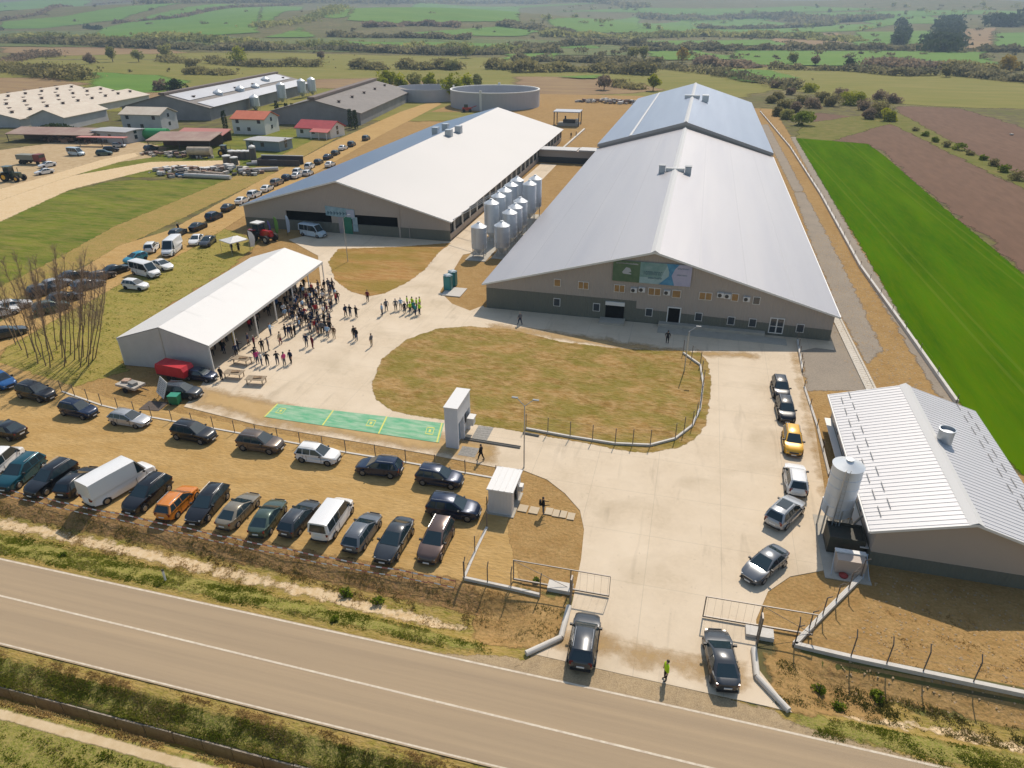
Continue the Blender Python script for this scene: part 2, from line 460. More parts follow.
m_farbrown = pm('far_brown', [(.24, .165, .10), (.19, .125, .085), (.29, .21, .12)], (.01, .08), (8, .02, 5), stretch=(.4, 1.6, 1))
m_farscrub = pm('far_scrub', [(.145, .16, .065), (.19, .17, .09), (.085, .115, .04)], (.01, .035), (14, .015, 7), wts=(1, 1))

# --- far fields, hills
def far(pts, m, cell, z=.35, name='field'):
    return patch(name, W(pts), m, z, cell)
far([(-60, 108), (-60, 62), (0, 60), (120, 52), (300, 53), (520, 58), (560, 70), (640, 66), (770, 66), (860, 66), (1024, 80), (1100, 84), (1100, 112), (1024, 110), (900, 105), (780, 90), (700, 108), (600, 125), (300, 120), (100, 112)], m_farolive, 5, .02, 'meadow')
far([(-30, 78), (50, 77), (92, 84), (40, 95), (-30, 104)], m_farbrown, 4, .05)
far([(92, 72), (165, 75), (190, 82), (170, 92), (110, 96), (88, 90)], m_fargreen, 5, .04)
far([(0, 101), (60, 92), (170, 92), (190, 96), (60, 110), (0, 118)], m_farbrown, 3, .06, 'bare_earth')
far([(0, 47), (140, 47), (200, 53), (60, 57), (0, 55)], m_farbrown, 6, .09)
far([(512, 76), (590, 77), (680, 90), (640, 94), (560, 96), (520, 92)], m_farbrown, 4, .06, 'bare_earth')
far([(310, 79), (380, 78), (480, 85), (380, 92), (300, 88)], m_farbrown, 4, .06, 'bare_earth')
for q in ([(-40, 0), (92, 1), (-40, 22)], [(100, 29), (215, 4), (262, 6), (258, 33), (180, 38), (86, 38)], [(262, 6), (305, 7), (268, 26), (258, 27)],
          [(345, 21), (372, 7), (520, 8), (520, 22), (400, 24)], [(415, 33), (520, 25), (548, 30), (520, 37), (420, 36)], [(262, 38), (302, 27), (320, 38)],
          [(0, 22), (60, 17), (115, 8), (190, 3), (120, 20), (40, 29), (0, 29)], [(545, 20), (640, 14), (640, 30), (560, 34)]):
    far(q, m_fargreen, 14, .8)
for q in ([(300, 16), (345, 9), (420, 2), (620, 3), (520, 8), (372, 7), (345, 20)], [(545, 12), (640, 8), (800, 6), (900, 9), (760, 12), (640, 13)], [(560, 24), (680, 21), (760, 20), (900, 24), (860, 31), (700, 33), (560, 33)], [(770, 12), (900, 11), (1040, 12), (1040, 15), (900, 17)], [(330, 42), (460, 43), (600, 46), (600, 49), (330, 47)]):
    far(q, m_fargreen, 20, .7)
for q in ([(735, 51), (985, 52), (1000, 68), (760, 66), (730, 60)], [(640, 52), (700, 51), (742, 60), (660, 61)], [(505, 51), (560, 53), (560, 60), (505, 60)], [(560, 78), (600, 76), (600, 80)],
          [(700, 69), (768, 71), (800, 78), (790, 86), (740, 82)], [(640, 41), (768, 40), (800, 46), (660, 46)], [(690, 22), (755, 22), (735, 30), (690, 30)],
          [(856, 32), (898, 32), (890, 47), (852, 47)], [(908, 31), (934, 31), (927, 48), (904, 48)], [(995, 33), (1030, 33), (1040, 48), (992, 47)], [(640, 12), (760, 12), (800, 18), (660, 20)], [(850, 18), (930, 16), (960, 24), (880, 25)]):
    far(q, m_fargreen, 9, .75)
far([(948, 30), (996, 28), (992, 49), (948, 49)], m_farbrown, 9, .8)
far([(770, 36), (840, 33), (850, 46), (770, 47)], m_farbrown, 9, .7)
far([(-60, 29), (90, 30), (250, 39), (520, 39), (620, 44), (630, 56), (300, 52), (0, 47), (-60, 49)], m_farscrub, 9, .5, 'scrubland')
# --- ploughed land and the wheat field
WH = W([(795, 138), (833, 141), (868, 144), (885, 156), (960, 221), (1040, 287), (1200, 420), (1260, 560), (1024, 478), (990, 446), (952, 395), (905, 326), (862, 250)])
patch('ploughed_field', W([(812, 112), (890, 121), (1024, 188), (1120, 240), (1300, 420), (1040, 286), (960, 221), (885, 156), (868, 144), (833, 141), (815, 130)]), m_plow, .012, 2.0)
patch('ploughed_field', W([(894, 106), (960, 108), (1040, 132), (1200, 175), (1200, 250), (1024, 180), (960, 148), (902, 122)]), m_plow, .012, 3.0)
patch('wheat_field', WH, m_crop, .05, 1.2)
for k_, (a_, b_) in enumerate(((1.5, .0), )):
    pass
patch('grass_strip', W([(800, 124), (895, 110), (1024, 180), (1100, 225), (1100, 238), (1024, 190), (890, 124), (830, 142), (795, 138)]), m_strip, .018, 1.5)
# --- bare building ground round the halls
patch('dirt_yard', [(31, 62), (31, 345), (-45, 350), (-120, 360), (-112, 230), (-98, 150), (-95, 112), (-96, 85), (-84, 62), (-66, 36.6), (-7, 36.3), (8.6, 36.3), (8.6, 33.5), (60, 33.0), (60, 56), (31, 62)], m_dirt, .014, .9)
patch('gravel_strip', W([(793, 192), (805, 192), (851, 280), (884, 352), (866, 366), (838, 312), (813, 250)]) + [], m_gravel, .03, .7)
patch('gravel_strip', W([(760, 125), (768, 124), (805, 192), (793, 192)]), m_gravel, .03, 1.2)
patch('grey_rubble', W([(797, 340), (838, 322), (872, 392), (806, 392)]), m_gravel, .026, .6)
patch('weedy_strip', W([(790, 137), (796, 137), (862, 250), (952, 395), (1000, 455), (985, 455), (938, 398), (850, 252)]), m_gravel, .045, .6)
patch('dirt_yard', W([(430, 112), (470, 98), (540, 94), (640, 96), (700, 100), (640, 130), (600, 150), (560, 150), (500, 112)]), m_dirt, .075, 1.5)
patch('dirt_track', [(-55, 210), (-40, 215), (-28, 330), (-45, 330)], m_gravel, .03, 2)
# --- left meadow, tracks
patch('green_meadow', W([(-120, 300), (-120, 215), (0, 207), (110, 181), (240, 178), (252, 180), (120, 238), (62, 268), (-20, 312), (-80, 330)]), m_green, .03, 1.5)
patch('green_meadow', W([(60, 172), (170, 140), (290, 128), (345, 132), (262, 178), (220, 176), (110, 178)]), m_green, .034, 1.5)
patch('grass_lot', W([(2, 345), (60, 312), (120, 270), (215, 225), (262, 240), (232, 268), (124, 335), (128, 372), (60, 392), (0, 366)]), m_lawn, .028, .7)
patch('pale_track', W([(-60, 222), (60, 178), (150, 162), (240, 160), (240, 166), (150, 170), (70, 190), (-60, 250)]), m_pale, .04, 1.2)
patch('pale_track', W([(-60, 205), (40, 178), (100, 160), (135, 152), (140, 156), (60, 180), (-60, 222)]), m_pale, .044, 1.2)
patch('farm_yard', W([(-60, 160), (0, 150), (60, 142), (120, 138), (170, 148), (150, 158), (80, 168), (20, 190), (-60, 205)]), pm('yard_dust', [(.40, .30, .19), (.33, .24, .14), (.47, .37, .25)], (.08, .6), (1.2, .3, .6)), .036, 1.5)
patch('dirt_track', W([(-60, 372), (0, 322), (60, 282), (118, 246), (170, 230), (250, 186), (330, 143), (400, 112), (436, 100), (442, 104), (380, 136), (300, 182), (262, 205), (200, 245), (120, 285), (60, 318), (0, 352), (-60, 400)]), m_dirt2, .046, 1.0)
patch('bare_strip', W([(-20, 296), (50, 262), (115, 226), (245, 172), (330, 132), (345, 134), (255, 184), (125, 246), (64, 276), (-20, 318)]), m_drygrass, .038, 1.2)
# --- verges, banks
m_road = mat('asphalt_road', [(.335, .262, .185), (.43, .33, .225), (.275, .215, .155), (.355, .28, .195)], .9, (.16, .5, 14), (1, .8, .5), spec=.2, stretch=(.05, 3.0, 1), bump=.01, bscale=30)
m_line = mat('white_line', [(.66, .59, .48), (.46, .38, .30)], .8, (3,), (.9,), spec=.2)
m_banksoil = pm('bank_soil', [(0.324, 0.198, 0.108), (0.234, 0.135, 0.072), (0.396, 0.261, 0.153), (0.162, 0.117, 0.045)], (.5, 1.5, 3), (.35, 1.0, .3), wts=(.9, .8, .8), bump=.15, bscale=4)
YF = lambda x: 29.35 - .0035 * (x + 10) - .00035 * np.maximum(0, x + 5) ** 2
YN = lambda x: 22.72
patch('verge', [(-110, 29.0), (40, 28.0), (45, 33.6), (10.5, 33.2), (9.2, 30.6), (-6.6, 31.2), (-9.6, 34), (-9.6, 36.0), (-110, 36.6)], m_drygrass, .02, .3)
patch('green_verge', [(-110, 29.7), (-60, 29.9), (-30, 29.9), (-14, 30.0), (-9.0, 30.0), (-10, 31.0), (-14, 31.4), (-30, 32.0), (-60, 32.6), (-110, 32.8)], m_verge, .028, .3)
patch('green_verge', [(9.5, 29.6), (14, 29.3), (40, 28.5), (40, 31.2), (22, 31.3), (13, 31.0), (9.8, 31.0)], m_verge, .028, .3)
patch('bank_soil', [(-110, 34.3), (-48, 34.2), (-30, 34.1), (-10, 33.6), (-9, 36.4), (-30, 36.5), (-56, 36.9), (-110, 37)], m_banksoil, .033, .3)
patch('pale_bank', [(-80, 32.8), (-48, 32.9), (-30, 32.5), (-12, 31.8), (-11, 32.6), (-20, 33.2), (-30, 33.6), (-48, 34.0), (-80, 34.0)], m_pale, .036, .3)
patch('pale_bank', [(12, 31.2), (20, 31.6), (36, 31.2), (36, 31.9), (20, 32.4), (12, 31.9)], m_pale, .036, .3)
patch('car_park', [(-110, 36.2), (-58, 36.3), (-8.3, 35.9), (-10.6, 41), (-13.0, 49.0), (-30, 50.2), (-44, 51.6), (-58, 52.6), (-84, 58), (-120, 66)], m_dirt2, .050, .6)
patch('gravel_shoulder', [(-13, 29.3), (-8.2, 30.35), (0, 30.0), (8.7, 29.9), (12, 29.6), (20, 29.0), (40, 27.2), (40, 26), (0, 28.7), (-14, 29.1)], m_shoulder, .034, .25)
patch('gravel_shoulder', [(-7.6, 29.2), (-6.4, 31.2), (0, 31), (8.5, 30.4), (9.6, 29.8), (9, 28.6)], m_shoulder, .04, .25)
patch('ditch_soil', [(-11, 31.2), (-7, 30.9), (-5.2, 31.5), (-5.0, 36.4), (-12, 36.4)], m_dirt, .045, .25)
patch('ditch_soil', [(8.2, 30.7), (11, 30.6), (15, 32), (15, 34.6), (8.2, 34.8)], m_dirt, .045, .25)
patch('verge', [(-110, 18.0), (60, 18.0), (60, 22.9), (-110, 22.9)], m_drygrass, .02, .25)
patch('green_verge', [(-110, 20.6), (60, 20.6), (60, 22.0), (-110, 22.0)], m_verge, .03, .25)
patch('meadow', [(-110, 5), (60, 5), (60, 19.2), (-110, 19.2)], m_verge, .03, .5)
XR = np.arange(-170, 95, 1.5)
def ribbon(name, f0, f1, z, m, n=1):
    V = []; F = []
    for i, x in enumerate(XR):
        V.append((x, f0(x), z)); V.append((x, f1(x), z))
        if i: F.append((2 * i - 2, 2 * i, 2 * i + 1, 2 * i - 1))
    return npmesh(name, np.array(V, float), np.array(F), m, kind='structure')
ribbon('road', YN, YF, .055, m_road)
ribbon('road_marking', lambda x: YF(x) - .20, lambda x: YF(x) - .06, .061, m_line)
ribbon('road_marking', lambda x: YN(x) + .08, lambda x: YN(x) + .19, .061, m_line)
ribbon('road_marking', lambda x: 26.17 - .0115 * (x + 34) - .07, lambda x: 26.17 - .0115 * (x + 34) + .07, .061, m_line)
patch('footpath', [(-120, 18.95), (-33, 19.0), (-18, 19.05), (60, 18.9), (60, 18.35), (-120, 18.35)], pm('path_concrete', [(.56, .45, .31), (.46, .35, .22)], (1.2,), (.06, 2, .1)), .05, .12, margin=.2)
# concrete face of the drain: separate panels of one lining
dm = MB()
x = -100.0
m_old = mat('old_concrete', [(.33, .28, .23), (.20, .17, .135), (.40, .35, .29)], .95, (.8, 5), (.9, .8), spec=.1)
while x < 50:
    dm.b2(x, x + 1.94, 20.38 + rnd.uniform(-.02, .02), 20.46, -2.0, -.50 + rnd.uniform(-.03, .03)); x += 2.0
dm.build('drain_wall', m_old, label='weathered concrete panel lining of the roadside drain below the grassy verge', cat='drain wall')

# --- concrete yard and its dirt islands
m_conc = mat('yard_concrete', [(.61, .515, .40), (.65, .555, .44), (.51, .42, .315), (.63, .53, .405)], .9, (.05, .22, 3.0), (.9, .9, .5), spec=.25, stretch=(.9, .9, 1), extra=yard_marks)
CONC = W([(535, 655), (650, 681), (768, 707), (792, 713), (757, 668), (756, 620), (768, 592), (790, 577), (833, 569), (836, 540), (826, 500), (815, 430), (797, 352)]) + \
    [(17.4, 85.6), (19.6, 85.4), (19.8, 88.2), (-26.7, 88.2)] + W([(483, 306), (470, 311), (452, 304), (440, 292), (463, 255)]) + [(-36.2, 112), (-37.2, 195), (-41.8, 196), (-41.9, 117.7), (-68, 117.7)] + \
    W([(289, 240), (318, 256), (321, 286)]) + [(-52.0, 60.3)] + W([(196, 394), (184, 407), (256, 425), (350, 441), (430, 455), (497, 468), (503, 470), (524, 471), (547, 480), (565, 494), (580, 511), (584, 530), (581, 560), (573, 600), (563, 640)])
cm = MB(); cm.exZ(CONC, -.25, .062)
cm.build('concrete_yard', m_conc, kind='structure')
# paved strip under the marquee's open side
tm = MB(); tm.exZ([(-62.9, 60.4), (-52.0, 60.3), (-54.1, 91.3), (-64.8, 91.4)], -.2, .058); tm.build('marquee_floor', m_conc, kind='structure')
ISL = W([(371, 385), (381, 360), (406, 340), (436, 329), (470, 326.5), (512, 330), (562, 342), (612, 348), (660, 351), (682, 351), (700, 353), (708, 362), (712, 384), (707, 424), (698, 437), (684, 447), (652, 454), (625, 452), (580, 443), (539, 436), (500, 429), (446, 421), (416, 417), (391, 411), (376, 400)])
def island(name, P, m, z=.075, soft=.6):
    mb = MB(); mb.exZ(P, .0, z); mb.build(name, mat('kerb_soil', [(.36, .24, .12), (.28, .18, .09)], .95, (1,), spec=.1), kind='structure')
    return patch(name, P, m, z + .005, .5, margin=-.02)
def island(name, P, m, z=.068):
    return patch(name, P, m, z, .4, margin=.5)
m_isl = mat('island_soil', [(0.302, 0.194, 0.086), (0.216, 0.138, 0.056), (0.397, 0.276, 0.147), (0.156, 0.151, 0.039)], .95, (.22, 1.1, .3), (.9, .8, .62), spec=.1, stretch=(.8, 1.3, 1), alpha_sd=(.22, 1.1, .12), bump=.18, bscale=2.6, contrast=(.40, .60))
m_isl2 = mat('island_soil_bare', [(0.343, 0.199, 0.091), (0.258, 0.148, 0.062), (0.409, 0.267, 0.133), (0.199, 0.162, 0.048)], .95, (.2, .8, .12), (.9, .8, .7), spec=.1, stretch=(.5, 1.6, 1), alpha_sd=(.22, 1.1, .12), bump=.18, bscale=2.6, contrast=(.40, .60))
island('dirt_island', ISL, m_isl)
island('dirt_island', W([(328, 262), (338, 249), (400, 247), (452, 243), (440, 252), (425, 270), (409, 282), (385, 294), (368, 297), (350, 292), (335, 281)]), m_isl2)
m_film = mat('tracked_soil', [(.46, .33, .19), (.40, .28, .15)], .95, (.8,), (.8,), spec=.1, alpha_sd=(.75, .55, 1.6))
patch('tracked_soil', W([(540, 648), (600, 662), (700, 684), (752, 694), (752, 660), (700, 655), (600, 632), (566, 630)]), m_film, .066, .4)
patch('tracked_soil', W([(200, 384), (300, 405), (440, 430), (500, 445), (500, 468), (430, 456), (256, 425), (188, 405)]), m_film, .066, .4)
patch('tracked_soil', W([(800, 352), (818, 430), (832, 500), (820, 500), (804, 430), (788, 352)]), m_film, .066, .4)
patch('tracked_soil', W([(486, 322), (600, 337), (690, 350), (760, 352), (760, 360), (700, 358), (600, 348), (486, 330)]), m_film, .066, .4)
# green weighbridge deck
WBQ = [G(264, 417.5), G(439, 443.5), G(444, 424), G(277, 404.5)]
m_wb = mat('green_deck_paint', [(.13, .36, .21), (.09, .28, .15), (.36, .47, .34)], .75, (.22, 1.2), (.8, .9), spec=.3, stretch=(.5, 2, 1))
m_yel = mat('yellow_paint', [(.62, .60, .16), (.5, .5, .25)], .7, (3,), (.6,))
e0 = (WBQ[1] - WBQ[0]); f0 = (WBQ[3] - WBQ[0])
wb = empty('vehicle_weighbridge', WBQ[0] * 1.0, 0, 'long green painted weighbridge deck set flush in the concrete yard', 'weighbridge')
def wbp(u, v, z=.10): 
    p = WBQ[0].lerp(WBQ[1], u).lerp(WBQ[3].lerp(WBQ[2], u), v) - WBQ[0]; return (p.x, p.y, z)
MB().exZ([wbp(0, 0)[:2], wbp(1, 0)[:2], wbp(1, 1)[:2], wbp(0, 1)[:2]], .05, .10).build('deck', m_wb, wb)
for u0, u1 in ((.0, .008), (.345, .353), (.665, .673), (.985, .993)):
    MB().exZ([wbp(u0, 0)[:2], wbp(u1, 0)[:2], wbp(u1, 1)[:2], wbp(u0, 1)[:2]], .101, .108).build('joint_stripe', m_yel, wb)
for uc, vc in ((.06, .55), (.60, .52), (.935, .52)):
    q = MB()
    for du, dv, su, sv in ((-.02, 0, .003, .36), (.02, 0, .003, .36), (0, -.17, .04, .04), (0, .17, .04, .04), (0, 0, .012, .14)):
        a = [wbp(uc + du + i * su / 2, vc + dv + j * sv / 2)[:2] for i, j in ((-1, -1), (1, -1), (1, 1), (-1, 1))]
        q.exZ(a, .101, .107)
    q.build('square_marking', m_yel, wb)
# concrete drainage channel at the hall corner
m_chan = mat('channel_concrete', [(.55, .50, .43), (.40, .36, .30), (.66, .61, .53)], .9, (1, 6), (.8, .8), spec=.2)
pa, pb = G(836, 318), G(872, 392)
ch = MB()
d = (pb - pa).normalized(); nn = Vector((d.y, -d.x, 0))
k = int((pb - pa).length / .6)
for i in range(k):
    a = pa + d * .6 * i; b = a + d * .54
    for s0, s1, z0, z1 in ((-.6, -.35, .0, .16), (-.35, .35, .0, .07), (.35, .6, .0, .16)):
        q = [a + nn * s0, a + nn * s1, b + nn * s1, b + nn * s0]
        ch.exZ([(t.x, t.y) for t in q], .02, z1)
ch.build('drainage_channel', m_chan, label='pale concrete drainage channel beside the front corner of the main hall', cat='drainage channel')
SAT = 1.0
# worn line at the hall front where the paving ends
for nm, pts in (('kerb_line', [(197, 394), (256, 425.5), (350, 441.5), (430, 455.5), (497, 468)]),):
    pass
# ================================================================ BUILDINGS
def ribroof(mb, x0, z0, x1, z1, ya, yb, th=.12, period=1.0, rh=.06, rw=.14):
    """a sloping roof sheet with raised seams running down the slope"""
    L_ = math.hypot(x1 - x0, z1 - z0); nx, nz = -(z1 - z0) / L_, (x1 - x0) / L_
    if nz < 0: nx, nz = -nx, -nz
    mb.exY([(x0, z0), (x1, z1), (x1 + nx * th, z1 + nz * th), (x0 + nx * th, z0 + nz * th)], ya, yb)
    if period:
        y = ya + period / 2
        while y < yb:
            h0 = th; h1 = th + rh
            mb.exY([(x0 + nx * h0, z0 + nz * h0), (x1 + nx * h0, z1 + nz * h0), (x1 + nx * h1, z1 + nz * h1), (x0 + nx * h1, z0 + nz * h1)], y - rw / 2, y + rw / 2)
            y += period
m_wall = mat('taupe_cladding', [(.40, .34, .29), (.365, .31, .265)], .6, (.3,), (.5,), spec=.3, extra=ribs('X', .33, .02))
m_band = mat('dark_band_cladding', [(.15, .15, .12), (.13, .13, .105)], .6, (.3,), (.5,), spec=.3, extra=ribs('X', .33, .02))
m_roofH = mat('galvanised_roof', [(.40, .385, .395), (.355, .34, .355), (.43, .41, .41)], .42, (.06, .35), (.9, .8), metal=.5, spec=.5, stretch=(1, .05, 1))
m_roofW = mat('white_roof', [(.40, .385, .375), (.375, .365, .355)], .55, (.05,), (.7,), metal=.15, spec=.5)
m_roofS = mat('small_hall_roof', [(.54, .53, .53), (.515, .505, .51)], .55, (.3,), (.6,), metal=.12, spec=.35)
m_ridge = mat('ridge_cap', [(.62, .60, .57)], .5, spec=.4)
m_trim = mat('white_trim', [(.72, .70, .66)], .5)
m_glass = mat('dark_window', [(.03, .04, .05)], .12, spec=.8)
m_amber = mat('amber_pane', [(.42, .24, .075), (.25, .13, .05)], .6, (2.5,), (.8,))  # amber colour of most upper window panes
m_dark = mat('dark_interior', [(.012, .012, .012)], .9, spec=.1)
m_conc2 = mat('plain_concrete', [(.44, .40, .33), (.36, .32, .26)], .9, (1.2,), (.8,))
m_steel = mat('galvanised_steel', [(.42, .45, .48), (.50, .53, .55)], .38, (1.5,), (.7,), metal=.7)
m_dsteel = mat('dark_steel', [(.06, .055, .05)], .6, metal=.3)
m_white = mat('white_paint', [(.66, .64, .61)], .5)
m_pvc = mat('white_pvc', [(.66, .635, .60), (.62, .60, .57)], .5, (.4,), (.5,))

def gable_wall(x0, x1, ze0, ze1, xp, zp, y0, y1, zb, z0=-.1):
    """front wall outline split at the band: returns upper polygon"""
    return [(x0, zb), (x1, zb), (x1, ze1), (xp, zp), (x0, ze0)]
# ---------- main hall
HX0, HX1, HP, HY0, HY1 = -26.4, 19.4, -3.6, 88.3, 201.5
hall = empty('livestock_hall', (HP, HY0, 0), 0, 'huge gabled hall nearest the yard, pale grey metal roof and banner on its taupe front', 'hall')
def rel(o): return o
def HB(mb, name, m, parent=hall, **k):
    o = mb.build(name, m, **k); o.parent = parent; o.matrix_parent_inverse = Matrix.Translation(-Vector(parent.location)) if parent.rotation_euler.z == 0 else parent.matrix_basis.inverted()
    return o
mb = MB(); mb.exY([(HX0, 3.05), (-5.4, 3.05), (-5.4, 2.0), (19.4, 1.5), (HX1, 3.5), (HP, 9.9), (HX0, 3.7)], HY0, HY0 + .25)
mb.exY([(HX0, 3.0), (HX1, 3.0), (HX1, 3.5), (HP, 9.9), (HX0, 3.7)], HY1 - .2, HY1)
mb.b2(HX0, HX0 + .2, HY0 + .25, HY1 - .2, 1.5, 3.68); mb.b2(HX1 - .2, HX1, HY0 + .25, HY1 - .2, 1.5, 3.48)
HB(mb, 'wall', m_wall)
mb = MB(); mb.exY([(HX0, -.1), (HX1, -.1), (19.4, 1.497), (-5.403, 1.997), (-5.403, 3.047), (HX0, 3.047)], HY0 - .03, HY0 + .22)
mb.b2(HX0 - .02, HX0 + .2, HY0 + .25, HY1 - .2, -.1, 1.497); mb.b2(HX1 - .2, HX1 + .02, HY0 + .25, HY1 - .2, -.1, 1.497)
HB(mb, 'plinth_band', m_band)
mb = MB(); sl_ = (9.95 - 3.55) / 23.0
ribroof(mb, HX0 - .5, 3.62, HP, 9.98, HY0 - .45, HY1, .1, 0); ribroof(mb, HP, 9.98, HX1 + .5, 3.42, HY0 - .45, HY1, .1, 0)
HB(mb, 'roof', m_roofH)
for fr in (.24, .5, .76):
    for xe, ze in ((HX0 - .5, 3.62), (HX1 + .5, 3.42)):
        xa_, za_ = HP + (xe - HP) * fr, 9.98 + (ze - 9.98) * fr + .11; xb_, zb_ = HP + (xe - HP) * (fr + .006), 9.98 + (ze - 9.98) * (fr + .006) + .11
        mb = MB(); mb.exY([(xa_, za_), (xb_, zb_), (xb_, zb_ - .05), (xa_, za_ - .05)], HY0 - .44, HY1 - .02); HB(mb, 'sheet_lap', mat('lap_shade', [(.36, .35, .36)], .5, metal=.4))
mb = MB(); mb.exY([(HP - .55, 9.98), (HP, 10.16), (HP + .55, 9.98), (HP, 10.32)], HY0 - .5, HY1); HB(mb, 'ridge_cap', m_ridge)
mb = MB(); mb.exY([(HX0 - .52, 3.5), (HP, 9.86), (HX1 + .52, 3.3), (HX1 + .52, 3.54), (HP, 10.14), (HX0 - .52, 3.74)], HY0 - .52, HY0 - .46)
HB(mb, 'verge_trim', m_trim)
mb = MB(); mb.b2(HX1 + .5, HX1 + .66, HY0 - .4, HY1, 3.3, 3.5); HB(mb, 'gutter', m_trim)
def winH(parent, x0, x1, z0, z1, Y, pane_mat, n=1, name='window'):
    f = MB(); f.b2(x0 - .08, x1 + .08, Y - .09, Y - .04, z0 - .08, z1 + .08)
    fo = HB(f, name, m_trim, parent)
    g = MB(); wd = (x1 - x0 - .1 * (n - 1)) / n
    for i in range(n):
        a = x0 + i * (wd + .1); g.b2(a, a + wd, Y - .13, Y - .092, z0, z1)
    go = g.build('pane', pane_mat); go.parent = fo
    return fo
def pz(px, py, Y=HY0):
    q = onY(px, py, Y); return q.x, q.z
# upper row: (px centre, py centre, width m, panes, amber)
for px, py, wd, n, lt in ((557.5, 282.5, .8, 1, 1), (583.5, 285.2, 1.3, 2, 1), (619.5, 288.3, 1.3, 2, 1), (654.5, 291.5, 1.5, 2, 1), (676.5, 293.8, 1.0, 1, 1), (705.5, 296, 1.5, 2, 1), (735, 297.2, .75, 1, 1), (756.5, 300.5, .75, 1, 0)):
    x, z = pz(px, py); winH(hall, x - wd / 2, x + wd / 2, z - .45, z + .45, HY0, m_amber if lt else m_glass, n)
for px, py in ((557, 302), (596.5, 307), (649, 312), (698.5, 316.5), (731, 320.5), (752.5, 322.5), (800, 328)):
    x, z = pz(px, py); winH(hall, x - .4, x + .4, z - .5, z + .5, HY0 - .03, m_glass, 1)
for px, py in ((634, 289.5), (642, 289), (667, 292), (720.5, 294.5), (727.5, 295.5), (746.5, 298.5)):
    x, z = pz(px, py); a = MB(); a.b2(x - .42, x + .42, HY0 - .42, HY0 - .02, z - .32, z + .32); ac = HB(a, 'outdoor_unit', m_white)
    f = MB(); f.tube((x - .1, HY0 - .45, z), (x - .1, HY0 - .425, z), .25, n=12); fo = f.build('fan_grille', m_dsteel); fo.parent = ac
# gate, door, glazed double door, steps, loading platform
x, z = pz(614.5, 313.5)
mb = MB(); mb.b2(x - 1.25, x + 1.25, HY0 - .10, HY0 - .035, .35, 2.2); HB(mb, 'roller_door', m_dark)
mb = MB(); mb.b2(x - 1.3, x + 1.3, HY0 - .3, HY0 - .035, 2.21, 2.7); HB(mb, 'door_canopy', m_trim)
mb = MB(); mb.exY([(x - 1.9, 0), (x + 1.5, 0), (x + 1.5, .4), (x - 1.9, .3)], HY0 - 2.0, HY0 - .04); HB(mb, 'ramp', m_conc2)
x, z = pz(673.5, 317)
mb = MB(); mb.b2(x - .75, x + .75, HY0 - .09, HY0 - .035, .4, 2.55); HB(mb, 'door', m_dark)
mb = MB(); mb.b2(x - .9, x - .76, HY0 - .12, HY0 - .035, .4, 2.7); mb.b2(x + .76, x + .9, HY0 - .12, HY0 - .035, .4, 2.7); mb.b2(x - .76, x + .76, HY0 - .12, HY0 - .035, 2.56, 2.7); HB(mb, 'door_frame', m_trim)
mb = MB()
for i in range(3): mb.b2(x - 1.3, x + 1.3, HY0 - .8 - .35 * (2 - i), HY0 - .045, .062, .2 + .14 * i) if i == 0 else mb.b2(x - 1.3 + .003 * i, x + 1.3 - .003 * i, HY0 - 1.5 + .35 * i, HY0 - .046, .2 + .14 * (i - 1), .2 + .14 * i)
HB(mb, 'steps', m_conc2)
x0, _ = pz(769, 325); x1, _ = pz(783.5, 327)
mb = MB(); mb.b2(x0, x1, HY0 - .12, HY0 - .035, .35, 2.5); f_ = HB(mb, 'double_door', m_trim)
g = MB(); xm = (x0 + x1) / 2
for a, b in ((x0 + .12, xm - .08), (xm + .08, x1 - .12)):
    g.b2(a, b, HY0 - .15, HY0 - .125, .5, 1.3); g.b2(a, b, HY0 - .15, HY0 - .125, 1.4, 2.38)
go = g.build('pane', m_glass); go.parent = f_
mb = MB(); mb.b2(x0 - 14, x0 - .4, HY0 - 1.0, HY0 - .05, 0, .55); mb.b2(x0 - 14, x1 + .4, HY0 - 3.0, HY0 - 1.003, 0, .12); HB(mb, 'front_platform', m_conc2)
